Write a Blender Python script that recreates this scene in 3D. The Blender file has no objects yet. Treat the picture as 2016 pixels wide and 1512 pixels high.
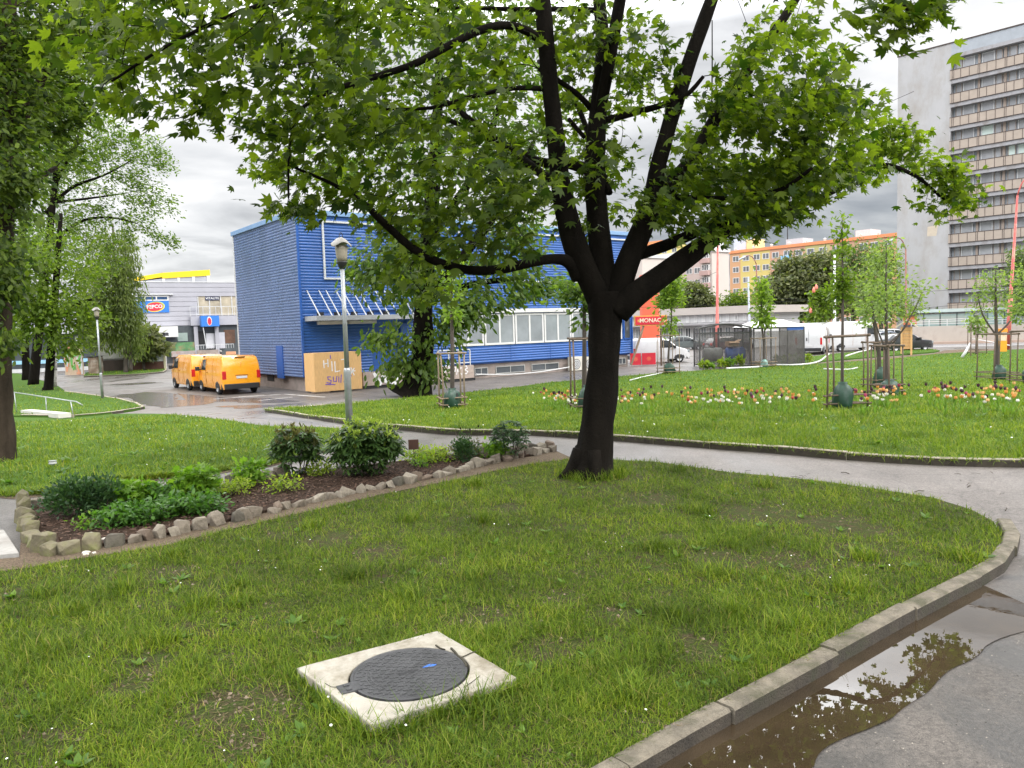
import bpy, bmesh, math, random
import numpy as np
from mathutils import Vector, Matrix, noise
from mathutils.geometry import delaunay_2d_cdt
R = random.Random(11)
NR = np.random.default_rng(5)
sc = bpy.context.scene
COL = sc.collection
PI = math.pi
rad = math.radians
def clamp(x, a=0.0, b=1.0): return max(a, min(b, x))

# ------------------------------------------------------------------ camera
F = 1514.0; CX, CY = 1008.0, 756.0; EYE = 1.85
PITCH, ROLL = rad(4.25), rad(1.78)
fw = Vector((0, math.cos(PITCH), -math.sin(PITCH)))
up0 = Vector((0, math.sin(PITCH), math.cos(PITCH)))
x0 = Vector((1, 0, 0))
CXV = x0 * math.cos(ROLL) - up0 * math.sin(ROLL)
CUV = up0 * math.cos(ROLL) + x0 * math.sin(ROLL)
cam = bpy.data.cameras.new('camera'); cam.sensor_width = 36; cam.lens = 36 * F / 2016
cam.clip_end = 3000; cam.clip_start = 0.05
co = bpy.data.objects.new('camera', cam); COL.objects.link(co); sc.camera = co
m3 = Matrix((CXV, CUV, -fw)).transposed()
co.matrix_world = Matrix.Translation((0, 0, EYE)) @ m3.to_4x4()
CAM = Vector((0, 0, EYE))

# ------------------------------------------------------------------ terrain: level near the camera, falling a metre to the car park
def T(x, y):
    t = clamp((y - 10) / 28.0)
    return -(t * t * (3 - 2 * t))
KERB = 0.08
def G(x, y): return T(x, y) - KERB            # asphalt level
def ray(px, py): return fw + CXV * ((px - CX) / F) - CUV * ((py - CY) / F)
def gp(px, py, off=0.0):
    """point where the sight line through a photo pixel meets the terrain"""
    d = ray(px, py); lo, hi = 0.5, 0.5
    f = lambda t: EYE + d.z * t - (T(d.x * t, d.y * t) + off)
    while f(hi) > 0 and hi < 900: lo, hi = hi, hi * 1.15
    for _ in range(40):
        m = (lo + hi) / 2
        if f(m) > 0: lo = m
        else: hi = m
    return Vector((d.x * lo, d.y * lo, EYE + d.z * lo))
def at(px, py, Y):
    d = ray(px, py); t = Y / d.y
    return Vector((d.x * t, Y, EYE + d.z * t))
def gx(px, py, off=0.0):
    p = gp(px, py, off); return (p.x, p.y)

# ------------------------------------------------------------------ object helpers
def tag(o, label=None, cat=None, group=None, kind=None):
    if label: o['label'] = label
    if cat: o['category'] = cat
    if group: o['group'] = group
    if kind: o['kind'] = kind
    return o
def thing(name, label, cat, loc=(0, 0, 0), rz=0.0, group=None):
    o = bpy.data.objects.new(name, None); COL.objects.link(o)
    o.empty_display_size = 0.2
    o.location = loc; o.rotation_euler = (0, 0, rz)
    return tag(o, label, cat, group)
def link(name, me, mats, parent=None):
    o = bpy.data.objects.new(name, me); COL.objects.link(o)
    if mats is not None:
        for m in (mats if isinstance(mats, (list, tuple)) else [mats]): me.materials.append(m)
    if parent is not None: o.parent = parent
    return o
def copy_tree(o, parent=None, label=None):
    c = o.copy(); COL.objects.link(c); c.parent = parent
    if label: c['label'] = label
    for ch in list(o.children): copy_tree(ch, c)
    return c

class MB:
    def __init__(s): s.v = []; s.f = []; s.m = []
    def add(s, vs, fs, mi=0):
        n = len(s.v); s.v.extend([tuple(v) for v in vs])
        for f in fs: s.f.append(tuple(i + n for i in f)); s.m.append(mi)
    def box(s, a, b, c, d, e, f, mi=0):
        """x from a to b, y from c to d, z from e to f"""
        s.add([(a,c,e),(b,c,e),(b,d,e),(a,d,e),(a,c,f),(b,c,f),(b,d,f),(a,d,f)],
              [(0,3,2,1),(4,5,6,7),(0,1,5,4),(1,2,6,5),(2,3,7,6),(3,0,4,7)], mi)
    def bar(s, p, q, w, h=None, mi=0):
        """rectangular bar from p to q"""
        h = h or w; p = Vector(p); q = Vector(q); d = (q - p).normalized()
        a = d.cross(Vector((0, 0, 1)))
        if a.length < 1e-3: a = Vector((1, 0, 0))
        a.normalize(); b = a.cross(d)
        a *= w / 2; b *= h / 2
        s.add([p-a-b, p+a-b, p+a+b, p-a+b, q-a-b, q+a-b, q+a+b, q-a+b],
              [(0,1,2,3),(7,6,5,4),(0,4,5,1),(1,5,6,2),(2,6,7,3),(3,7,4,0)], mi)
    def tube(s, pts, rr, n=8, mi=0, cap=True, rough=0.0, seed=0):
        pts = [Vector(p) for p in pts]
        if not isinstance(rr, (list, tuple)): rr = [rr] * len(pts)
        N = len(pts); vs = []; prev = None
        for i, p in enumerate(pts):
            d = (pts[min(i+1, N-1)] - pts[max(i-1, 0)])
            d = d.normalized() if d.length > 1e-9 else Vector((0, 0, 1))
            if prev is None:
                a = d.orthogonal().normalized()
            else:
                a = prev - d * prev.dot(d)
                a = a.normalized() if a.length > 1e-6 else d.orthogonal().normalized()
            prev = a; b = d.cross(a)
            for k in range(n):
                t = 2 * PI * k / n
                q = a * math.cos(t) + b * math.sin(t)
                r = rr[i]
                if rough: r *= 1 + rough * noise.noise(Vector((q.x * 2 + seed, q.y * 2, p.z * 2.5 + q.z))) * 1.6
                vs.append(p + q * r)
        fs = []
        for i in range(N - 1):
            for k in range(n):
                k2 = (k + 1) % n
                fs.append((i*n+k, i*n+k2, (i+1)*n+k2, (i+1)*n+k))
        if cap:
            fs.append(tuple(range(n))[::-1]); fs.append(tuple((N-1)*n + k for k in range(n)))
        s.add(vs, fs, mi)
    def lathe(s, prof, c=(0, 0, 0), n=16, mi=0, sx=1, sy=1):
        vs = []; fs = []; c = Vector(c)
        for (r, z) in prof:
            for k in range(n):
                t = 2 * PI * k / n
                vs.append(c + Vector((r * math.cos(t) * sx, r * math.sin(t) * sy, z)))
        for i in range(len(prof) - 1):
            for k in range(n):
                k2 = (k + 1) % n
                fs.append((i*n+k, i*n+k2, (i+1)*n+k2, (i+1)*n+k))
        fs.append(tuple(range(n))[::-1]); fs.append(tuple((len(prof)-1)*n + k for k in range(n)))
        s.add(vs, fs, mi)
    def prism(s, poly, y0, y1, mi=0):
        """polygon in local x,z, thickness along y"""
        n = len(poly)
        vs = [(x, y0, z) for x, z in poly] + [(x, y1, z) for x, z in poly]
        fs = [tuple(range(n)), tuple(range(n, 2*n))[::-1]]
        for i in range(n):
            j = (i + 1) % n; fs.append((i, i + n, j + n, j))
        s.add(vs, fs, mi)
    def slab(s, poly, z0, z1, mi=0):
        n = len(poly)
        vs = [(x, y, z0) for x, y in poly] + [(x, y, z1) for x, y in poly]
        fs = [tuple(range(n))[::-1], tuple(range(n, 2*n))]
        for i in range(n):
            j = (i + 1) % n; fs.append((i, j, j + n, i + n))
        s.add(vs, fs, mi)
    def stroke(s, pts, w, y, mi=0, th=0.006):
        """hand-drawn line on a wall plane (local x,z) as thin bars in front of y"""
        for (a, b), (c, d) in zip(pts[:-1], pts[1:]):
            l = math.hypot(c - a, d - b)
            if l < 1e-6: continue
            ex, ez = (c - a) / l * w * .4, (d - b) / l * w * .4
            nx, nz = -(d - b) / l * w / 2, (c - a) / l * w / 2
            s.prism([(a-ex-nx, b-ez-nz), (c+ex-nx, d+ez-nz), (c+ex+nx, d+ez+nz), (a-ex+nx, b-ez+nz)], y - th, y, mi)
            th += 0.0007
    def build(s, name, mats, parent=None, smooth=False, bevel=0.0, seg=2):
        me = bpy.data.meshes.new(name); me.from_pydata(s.v, [], s.f)
        if s.m and max(s.m) > 0: me.polygons.foreach_set('material_index', s.m)
        me.validate(); bm = bmesh.new(); bm.from_mesh(me)
        bmesh.ops.recalc_face_normals(bm, faces=bm.faces); bm.to_mesh(me); bm.free()
        if smooth: me.polygons.foreach_set('use_smooth', [True] * len(me.polygons))
        me.update()
        o = link(name, me, mats, parent)
        if bevel:
            b = o.modifiers.new('bevel', 'BEVEL'); b.width = bevel; b.segments = seg; b.limit_method = 'ANGLE'
        return o

def npmesh(name, chunks, mats, parent=None, smooth=False):
    """one mesh from arrays of (vertices (n,3), triangles (m,3), material index)"""
    V = []; Fc = []; MI = []; off = 0
    for ch in chunks:
        v, f = ch[0], ch[1]
        V.append(v); Fc.append(f + off); off += len(v)
        MI.append(np.full(len(f), ch[2] if len(ch) > 2 else 0, dtype=np.int32))
    V = np.concatenate(V).astype(np.float32); Fc = np.concatenate(Fc).astype(np.int32); MI = np.concatenate(MI)
    me = bpy.data.meshes.new(name)
    me.vertices.add(len(V)); me.vertices.foreach_set('co', V.ravel())
    me.loops.add(Fc.size); me.loops.foreach_set('vertex_index', Fc.ravel())
    me.polygons.add(len(Fc)); me.polygons.foreach_set('loop_start', np.arange(0, Fc.size, 3, dtype=np.int32))
    me.polygons.foreach_set('material_index', MI)
    if smooth: me.polygons.foreach_set('use_smooth', np.ones(len(Fc), dtype=bool))
    me.update(calc_edges=True)
    return link(name, me, mats, parent)
def place(tm, P, RM, S):
    V = np.asarray(tm[0], float); Fc = np.asarray(tm[1], np.int64)
    P = np.asarray(P, float); S = np.asarray(S, float)
    if S.ndim == 1: S = S[:, None]
    vv = np.einsum('nij,nkj->nki', RM, V[None] * S[:, None, :]) + P[:, None]
    ff = Fc[None] + (np.arange(len(P)) * len(V))[:, None, None]
    return vv.reshape(-1, 3), ff.reshape(-1, 3)
def norm(a): return a / np.maximum(np.linalg.norm(a, axis=-1, keepdims=True), 1e-9)
def frames(yv, zv):
    """rotation matrices whose local y follows yv and local z is as near as possible to zv"""
    y = norm(yv); z = norm(zv - (zv * y).sum(-1, keepdims=True) * y); x = np.cross(y, z)
    return np.stack([x, y, z], -1)
def rnd(n, s=1.0): return NR.normal(size=(n, 3)) * s

# leaf shapes: base at the origin, tip along +y, normal +z
def fan(outline, c, curl=0.25, droop=0.15):
    v = [c] + outline
    v = [(x, y, -curl * x * x - droop * y * y) for x, y in v]
    n = len(outline)
    return v, [(0, 1 + i, 1 + (i + 1) % n) for i in range(n)]
_h = [(0.1,.72),(.17,.55),(.50,.80),(.42,.55),(.33,.38),(.62,.26),(.30,.06),(.05,0)]
MAPLE = fan([(0, 1)] + _h + [(-x, y) for x, y in _h[::-1]], (0, .33))
OVAL = fan([(0, 1), (.22, .62), (.2, .3), (0, 0), (-.2, .3), (-.22, .62)], (0, .45))
LONG = fan([(0, 1), (.12, .6), (.09, .2), (0, 0), (-.09, .2), (-.12, .6)], (0, .5), .6, .35)
NEEDLE = ([(-.035, 0, 0), (.035, 0, 0), (0, 1, -.05)], [(0, 1, 2)])
DIAM = ([(0, 0, 0), (.3, .5, -.03), (0, 1, -.12), (-.3, .5, -.03)], [(0, 1, 2), (0, 2, 3)])

# ------------------------------------------------------------------ materials
def nt(name):
    m = bpy.data.materials.new(name); m.use_nodes = True
    t = m.node_tree; t.nodes.clear()
    return m, t, t.nodes, t.links
def N(t, kind, **kw):
    n = t.nodes.new(kind)
    for k, v in kw.items(): setattr(n, k, v)
    return n
def ramp(t, src, stops, interp='LINEAR'):
    r = N(t, 'ShaderNodeValToRGB'); r.color_ramp.interpolation = interp
    e = r.color_ramp.elements
    while len(e) < len(stops): e.new(0.5)
    for el, (p, c) in zip(e, stops):
        el.position = p; el.color = (*c, 1) if len(c) == 3 else c
    t.links.new(src, r.inputs[0]); return r
def tex(t, scale, detail=5, rough=.6, kind='Object', stretch=None, dist=0.0):
    c = N(t, 'ShaderNodeTexCoord'); src = c.outputs[kind]
    if stretch:
        mp = N(t, 'ShaderNodeMapping'); mp.inputs['Scale'].default_value = stretch
        t.links.new(src, mp.inputs[0]); src = mp.outputs[0]
    n = N(t, 'ShaderNodeTexNoise'); n.inputs['Scale'].default_value = scale
    n.inputs['Detail'].default_value = detail; n.inputs['Roughness'].default_value = rough
    n.inputs['Distortion'].default_value = dist
    t.links.new(src, n.inputs['Vector']); return n.outputs['Fac']
def mk(name, col, rough=.6, var=.15, scale=3.0, bump=0.0, bscale=40.0, metal=0.0, spec=.5, stain=None, sscale=.6, stretch=None, rvar=0.0, coat=0.0):
    """painted / stone / metal surface with uneven tone, optional blotches of a second colour and fine relief"""
    m, t, nd, L = nt(name)
    o = N(t, 'ShaderNodeOutputMaterial'); b = N(t, 'ShaderNodeBsdfPrincipled'); L.new(b.outputs[0], o.inputs[0])
    b.inputs['Metallic'].default_value = metal; b.inputs['Specular IOR Level'].default_value = spec
    b.inputs['Roughness'].default_value = rough; b.inputs['Coat Weight'].default_value = coat
    f = tex(t, scale, 6, .65, stretch=stretch)
    lo = tuple(c * (1 - var) for c in col); hi = tuple(min(1, c * (1 + var)) for c in col)
    r = ramp(t, f, [(.3, lo), (.7, hi)]); out = r.outputs[0]
    if stain:
        f2 = tex(t, sscale, 7, .7, stretch=stretch)
        r2 = ramp(t, f2, [(.48, (0, 0, 0)), (.66, (1, 1, 1))])
        mx = N(t, 'ShaderNodeMix', data_type='RGBA')
        L.new(r2.outputs[0], mx.inputs[0]); L.new(out, mx.inputs[6]); mx.inputs[7].default_value = (*stain, 1)
        out = mx.outputs[2]
    L.new(out, b.inputs['Base Color'])
    if rvar:
        f3 = tex(t, scale * 1.7, 5)
        mr = N(t, 'ShaderNodeMapRange'); L.new(f3, mr.inputs[0])
        mr.inputs[1].default_value = .35; mr.inputs[2].default_value = .65
        mr.inputs[3].default_value = max(.02, rough - rvar); mr.inputs[4].default_value = min(1, rough + rvar)
        L.new(mr.outputs[0], b.inputs['Roughness'])
    if bump:
        f4 = tex(t, bscale, 6, .7); bp = N(t, 'ShaderNodeBump'); bp.inputs['Strength'].default_value = bump
        bp.inputs['Distance'].default_value = .02
        L.new(f4, bp.inputs['Height']); L.new(bp.outputs[0], b.inputs['Normal'])
    return m
def leafmat(name, c1, c2, trans=.45, rough=.45, tcol=None):
    """two-sided leaf: every leaf its own tone between c1 and c2, light passes through"""
    m, t, nd, L = nt(name)
    o = N(t, 'ShaderNodeOutputMaterial'); b = N(t, 'ShaderNodeBsdfPrincipled')
    g = N(t, 'ShaderNodeNewGeometry')
    r = ramp(t, g.outputs['Random Per Island'], [(0, c1), (.55, tuple((a + q) / 2 for a, q in zip(c1, c2))), (1, c2)])
    L.new(r.outputs[0], b.inputs['Base Color']); b.inputs['Roughness'].default_value = rough
    b.inputs['Specular IOR Level'].default_value = .25
    tr = N(t, 'ShaderNodeBsdfTranslucent'); mx2 = N(t, 'ShaderNodeMix', data_type='RGBA', blend_type='MULTIPLY')
    mx2.inputs[0].default_value = 1; L.new(r.outputs[0], mx2.inputs[6])
    mx2.inputs[7].default_value = (*(tcol or (2.2, 2.4, 1.0)), 1)
    L.new(mx2.outputs[2], tr.inputs[0])
    mx = N(t, 'ShaderNodeMixShader'); mx.inputs[0].default_value = trans
    L.new(b.outputs[0], mx.inputs[1]); L.new(tr.outputs[0], mx.inputs[2]); L.new(mx.outputs[0], o.inputs[0])
    return m
def glassy(name, col, rough=.06, metal=0.0, spec=.8, var=.3, scale=.6):
    return mk(name, col, rough, var, scale, spec=spec, metal=metal)

M = {}
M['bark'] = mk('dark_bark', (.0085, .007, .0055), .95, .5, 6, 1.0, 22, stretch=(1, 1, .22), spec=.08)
M['bark_brown'] = mk('shaggy_brown_bark', (.04, .03, .022), .95, .5, 5, 1.0, 16, stretch=(1, 1, .25), spec=.1)
M['bark_grey'] = mk('grey_bark', (.075, .06, .05), .9, .4, 5, .8, 20, stretch=(1, 1, .2))
M['bark_birch'] = mk('birch_bark', (.45, .43, .4), .8, .25, 3, .3, 20, stain=(.05, .045, .04), sscale=4, stretch=(.6, .6, 2))
M['twig'] = mk('twig_bark', (.05, .038, .028), .85, .3, 8)
M['wood'] = mk('weathered_wood', (.12, .085, .06), .8, .3, 7, .4, 30, stretch=(6, 6, .6))
M['wood_pale'] = mk('pale_pole_wood', (.22, .165, .11), .8, .3, 7, .4, 30, stretch=(6, 6, .6))
M['steel'] = mk('galvanised_steel', (.34, .36, .37), .45, .2, 5, metal=.6, rvar=.15)
M['white'] = mk('white_paint', (.60, .60, .595), .45, .06, 2)
M['white_metal'] = mk('white_metal', (.54, .55, .56), .4, .08, 3)
M['dark'] = mk('dark_rubber', (.018, .018, .02), .7, .3, 6)
M['black'] = mk('black_plastic', (.02, .02, .022), .5, .2, 6)
M['glass'] = glassy('dark_window_glass', (.07, .08, .09))
M['glass_pale'] = glassy('pale_window_glass', (.22, .245, .26), .08, var=.25, scale=.5)
M['chrome'] = mk('wheel_metal', (.4, .41, .42), .35, .1, 4, metal=.7)
M['red_light'] = mk('red_lens', (.5, .015, .02), .2, .1, 3)
M['concrete'] = mk('grey_concrete', (.3, .29, .27), .85, .2, 3, .4, 40, stain=(.2, .18, .16), sscale=1.2)
M['orange_wood'] = mk('new_planed_wood', (.62, .38, .16), .65, .18, 5, .2, 30, stretch=(8, 8, .7))
# ------------------------------------------------------------------ sky and light
SUN_AZ, SUN_EL = rad(118), rad(52)      # direction towards the sun, azimuth clockwise from +Y
w = bpy.data.worlds.new('World'); sc.world = w; w.use_nodes = True
t = w.node_tree; t.nodes.clear(); L = t.links
wo = N(t, 'ShaderNodeOutputWorld'); bg = N(t, 'ShaderNodeBackground'); bg.inputs[1].default_value = .1
L.new(bg.outputs[0], wo.inputs[0])
sky = N(t, 'ShaderNodeTexSky', sky_type='NISHITA'); sky.sun_disc = False
sky.sun_elevation = SUN_EL; sky.sun_rotation = SUN_AZ
tc = N(t, 'ShaderNodeTexCoord'); sx = N(t, 'ShaderNodeSeparateXYZ'); L.new(tc.outputs['Generated'], sx.inputs[0])
def mth(op, a, b=None, c=None, cl=False):
    n = N(t, 'ShaderNodeMath', operation=op); n.use_clamp = cl
    for i, q in enumerate((a, b, c)):
        if q is None: continue
        if isinstance(q, (int, float)): n.inputs[i].default_value = q
        else: L.new(q, n.inputs[i])
    return n.outputs[0]
zz = mth('MAXIMUM', sx.outputs[2], 0.0)
dn = mth('ADD', zz, .10)
cv = N(t, 'ShaderNodeCombineXYZ')
L.new(mth('DIVIDE', sx.outputs[0], dn), cv.inputs[0]); L.new(mth('DIVIDE', sx.outputs[1], dn), cv.inputs[1])
n1 = N(t, 'ShaderNodeTexNoise'); n1.inputs['Scale'].default_value = 1.05; n1.inputs['Detail'].default_value = 7
n1.inputs['Roughness'].default_value = .52; n1.inputs['Distortion'].default_value = .35; L.new(cv.outputs[0], n1.inputs['Vector'])
# overcast brightness by height of the sky: grey towards the horizon, a thin bright belt, even grey overhead
br = ramp(t, zz, [(0, (.56,)*3), (.09, (.54,)*3), (.20, (.53,)*3), (.34, (.58,)*3), (.46, (4.4,)*3), (.64, (3.2,)*3), (.8, (1.4,)*3), (1, (1.3,)*3)])
cl = ramp(t, n1.outputs['Fac'], [(.36, (.60, .605, .62)), (.48, (.92, .925, .935)), (.62, (1.22, 1.21, 1.20))])
# a slate-grey bank of cloud low down, right of the view axis
bank = mth('SUBTRACT', 1.0, mth('DIVIDE', mth('ABSOLUTE', mth('SUBTRACT', sx.outputs[0], .36)), .42), cl=True)
bankz = mth('SUBTRACT', 1.0, mth('DIVIDE', mth('ABSOLUTE', mth('SUBTRACT', zz, .10)), .15), cl=True)
bk = mth('MULTIPLY', bank, bankz, cl=True)
bk = mth('MULTIPLY', bk, mth('MULTIPLY_ADD', n1.outputs['Fac'], -2.2, 2.15))
mb = N(t, 'ShaderNodeMix', data_type='RGBA', blend_type='MULTIPLY'); mb.inputs[0].default_value = 1
L.new(br.outputs[0], mb.inputs[6]); L.new(cl.outputs[0], mb.inputs[7])
mk2 = N(t, 'ShaderNodeMix', data_type='RGBA'); L.new(mth('MULTIPLY', bk, .9, cl=True), mk2.inputs[0])
L.new(mb.outputs[2], mk2.inputs[6]); mk2.inputs[7].default_value = (.165, .182, .205, 1)
sc10 = N(t, 'ShaderNodeMix', data_type='RGBA', blend_type='MULTIPLY'); sc10.inputs[0].default_value = 1
L.new(mk2.outputs[2], sc10.inputs[6]); sc10.inputs[7].default_value = (10, 10, 10, 1)
mf = N(t, 'ShaderNodeMix', data_type='RGBA'); mf.inputs[0].default_value = .93
L.new(sky.outputs[0], mf.inputs[6]); L.new(sc10.outputs[2], mf.inputs[7])
L.new(mf.outputs[2], bg.inputs[0])
sl = bpy.data.lights.new('sun', 'SUN'); sl.energy = 1.1; sl.angle = rad(14); sl.color = (1, .95, .87)
so = bpy.data.objects.new('sun', sl); COL.objects.link(so)
sd = Vector((math.sin(SUN_AZ) * math.cos(SUN_EL), math.cos(SUN_AZ) * math.cos(SUN_EL), math.sin(SUN_EL)))
so.rotation_euler = sd.to_track_quat('Z', 'Y').to_euler(); so.location = sd * 50
vs = sc.view_settings; vs.view_transform = 'Standard'; vs.look = 'None'; vs.exposure = 0.8; vs.gamma = 1.0; vs.use_curve_mapping = False

# ------------------------------------------------------------------ ground sheet (asphalt of paths, lot and roads)
def asphalt(name, col, wet=.5, stain=(.2, .185, .18), rbase=.55, crack=.35, ss=.22):
    m, t, nd, L = nt(name)
    o = N(t, 'ShaderNodeOutputMaterial'); b = N(t, 'ShaderNodeBsdfPrincipled'); L.new(b.outputs[0], o.inputs[0])
    a = tex(t, .9, 8, .7); g = tex(t, 160, 3, .6); c = tex(t, ss, 7, .65, stretch=(1, .6, 1), dist=.6)
    r1 = ramp(t, a, [(.32, tuple(x * .72 for x in col)), (.68, tuple(x * 1.18 for x in col))])
    r2 = ramp(t, c, [(.44, (0, 0, 0)), (.60, (1, 1, 1))])
    mx = N(t, 'ShaderNodeMix', data_type='RGBA'); L.new(r2.outputs[0], mx.inputs[0])
    L.new(r1.outputs[0], mx.inputs[6]); mx.inputs[7].default_value = (*stain, 1)
    g2 = tex(t, 45, 4, .7); ad = N(t, 'ShaderNodeMath', operation='ADD'); L.new(g, ad.inputs[0]); L.new(g2, ad.inputs[1])
    hf = N(t, 'ShaderNodeMath', operation='MULTIPLY'); L.new(ad.outputs[0], hf.inputs[0]); hf.inputs[1].default_value = .5
    r3 = ramp(t, hf.outputs[0], [(.36, (.4,)*3), (.5, (1,)*3), (.64, (1.7,)*3)])
    mm = N(t, 'ShaderNodeMix', data_type='RGBA', blend_type='MULTIPLY'); mm.inputs[0].default_value = 1
    L.new(mx.outputs[2], mm.inputs[6]); L.new(r3.outputs[0], mm.inputs[7])
    vo = N(t, 'ShaderNodeTexVoronoi', feature='DISTANCE_TO_EDGE'); vo.inputs['Scale'].default_value = .42
    tcn = N(t, 'ShaderNodeTexCoord'); nz = N(t, 'ShaderNodeTexNoise'); nz.inputs['Scale'].default_value = 1.3; nz.inputs['Detail'].default_value = 6
    L.new(tcn.outputs['Object'], nz.inputs['Vector'])
    vm = N(t, 'ShaderNodeVectorMath', operation='MULTIPLY_ADD'); vm.inputs[1].default_value = (.8, .8, .8)
    L.new(nz.outputs['Color'], vm.inputs[0]); L.new(tcn.outputs['Object'], vm.inputs[2]); L.new(vm.outputs[0], vo.inputs['Vector'])
    rc = ramp(t, vo.outputs['Distance'], [(.004, (.5,)*3), (.012, (1,)*3)])
    m3 = N(t, 'ShaderNodeMix', data_type='RGBA', blend_type='MULTIPLY'); m3.inputs[0].default_value = crack
    L.new(mm.outputs[2], m3.inputs[6]); L.new(rc.outputs[0], m3.inputs[7])
    L.new(m3.outputs[2], b.inputs['Base Color'])
    rr = N(t, 'ShaderNodeMapRange'); L.new(c, rr.inputs[0]); rr.inputs[1].default_value = .4; rr.inputs[2].default_value = .62
    rr.inputs[3].default_value = rbase + .2; rr.inputs[4].default_value = max(.12, rbase + .2 - wet)
    L.new(rr.outputs[0], b.inputs['Roughness'])
    bp = N(t, 'ShaderNodeBump'); bp.inputs['Strength'].default_value = .35; bp.inputs['Distance'].default_value = .01
    L.new(g, bp.inputs['Height']); L.new(bp.outputs[0], b.inputs['Normal'])
    return m
M['asphalt'] = asphalt('worn_asphalt', (.140, .124, .113), .5, (.096, .086, .079))
M['asphalt_dark'] = asphalt('wet_dark_asphalt', (.085, .074, .064), .45, (.04, .036, .032), .55, 0.0, 1.3)
M['road'] = asphalt('road_asphalt', (.21, .2, .2), .2, (.18, .17, .17), .6)

def sheet_rows(ys, xr, zf):
    vs_, fs_ = [], []
    nx = len(xr)
    for y in ys:
        for x in xr: vs_.append((x, y, zf(x, y)))
    for j in range(len(ys) - 1):
        for i in range(nx - 1):
            a = j * nx + i; fs_.append((a, a + 1, a + nx + 1, a + nx))
    return vs_, fs_
ys = [-60, -20, -5, 0, 5, 10] + [10 + 28 * k / 40 for k in range(1, 41)] + [45, 60, 90, 150, 300, 700, 1600]
xr = [-1500, -500, -150, -60, -30, -15, -6, 0, 6, 15, 30, 60, 150, 500, 1500]
g = MB(); v_, f_ = sheet_rows(ys, xr, G); g.add(v_, f_)
tag(g.build('ground', M['asphalt'], smooth=True), kind='structure')

# ------------------------------------------------------------------ areas
def area(name, poly, zf, mat, step=0.5, skirt=0.0, smooth=True):
    """flat region with its outline, draped on zf(x,y)"""
    n = len(poly); pts = []
    for i in range(n):
        a, b = Vector(poly[i]), Vector(poly[(i + 1) % n]); l = (b - a).length
        st = max(step * .5, .012 * (abs(a.y) + 2))
        k = max(1, int(l / st))
        for j in range(k): pts.append(a + (b - a) * (j / k))
    nb = len(pts)
    xs = [p.x for p in pts]; ysx = [p.y for p in pts]
    inner = []
    y = min(ysx) + step
    while y < max(ysx):
        x = min(xs) + step * (.5 if int(y / step) % 2 else 1)
        while x < max(xs):
            inner.append(Vector((x + R.uniform(-.1, .1) * step, y + R.uniform(-.1, .1) * step))); x += step
        y += step
    if inner:
        A = np.array([(p.x, p.y) for p in inner]); ok = inpoly(A, [(p.x, p.y) for p in pts])
        inner = [p for p, o in zip(inner, ok) if o]
    vv, ee, ff, *_ = delaunay_2d_cdt(pts + inner, [(i, (i + 1) % nb) for i in range(nb)], [], 1, 1e-4)
    mbx = MB(); mbx.add([(p.x, p.y, zf(p.x, p.y)) for p in vv], ff)
    if skirt:
        top = [(p.x, p.y, zf(p.x, p.y)) for p in pts]; bot = [(p.x, p.y, zf(p.x, p.y) - skirt) for p in pts]
        mbx.add(top + bot, [(i, (i + 1) % nb, nb + (i + 1) % nb, nb + i) for i in range(nb)])
    me = bpy.data.meshes.new(name); me.from_pydata(mbx.v, [], mbx.f); me.validate()
    bm = bmesh.new(); bm.from_mesh(me)
    for f in bm.faces:
        if f.normal.z < -.01: f.normal_flip()
        f.smooth = abs(f.normal.z) > .5
    bm.to_mesh(me); bm.free()
    return link(name, me, mat)
def inpoly(P, poly):
    x, y = P[:, 0], P[:, 1]; ins = np.zeros(len(P), bool); n = len(poly)
    for i in range(n):
        xa, ya = poly[i]; xb, yb = poly[(i + 1) % n]
        c = ((ya > y) != (yb > y)) & (x < (xb - xa) * (y - ya) / ((yb - ya) if abs(yb - ya) > 1e-12 else 1e-12) + xa)
        ins ^= c
    return ins
def spline(pts, k=6):
    """Catmull-Rom through world xy points"""
    P = [Vector(p) for p in pts]; out = []
    for i in range(len(P) - 1):
        a = P[max(i-1, 0)]; b = P[i]; c = P[i+1]; d = P[min(i+2, len(P)-1)]
        for j in range(k):
            u = j / k
            out.append(tuple(.5 * ((2*b) + (c-a)*u + (2*a-5*b+4*c-d)*u*u + (3*b-a-3*c+d)*u*u*u)))
    out.append(tuple(P[-1])); return out

def soilmat(name, soil, green, bias, sc_=1.2):
    m, t, nd, L = nt(name)
    o = N(t, 'ShaderNodeOutputMaterial'); b = N(t, 'ShaderNodeBsdfPrincipled'); L.new(b.outputs[0], o.inputs[0])
    a = tex(t, sc_, 8, .75); g = tex(t, 60, 6, .75)
    r1 = ramp(t, a, [(bias - .1, green), (bias + .12, soil)])
    r2 = ramp(t, g, [(.32, (.3,)*3), (.68, (1.6,)*3)])
    mm = N(t, 'ShaderNodeMix', data_type='RGBA', blend_type='MULTIPLY'); mm.inputs[0].default_value = 1
    L.new(r1.outputs[0], mm.inputs[6]); L.new(r2.outputs[0], mm.inputs[7])
    L.new(mm.outputs[2], b.inputs['Base Color']); b.inputs['Roughness'].default_value = .95; b.inputs['Specular IOR Level'].default_value = .08
    bp = N(t, 'ShaderNodeBump'); bp.inputs['Strength'].default_value = .8; bp.inputs['Distance'].default_value = .02
    L.new(g, bp.inputs['Height']); L.new(bp.outputs[0], b.inputs['Normal'])
    return m
M['soil'] = soilmat('soil_with_moss', (.062, .046, .028), (.045, .07, .014), .50, 9)
M['turf'] = soilmat('turf_ground', (.07, .11, .022), (.06, .12, .018), .6)
M['dirt'] = soilmat('bare_dirt', (.15, .115, .082), (.12, .09, .065), .45)

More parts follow.
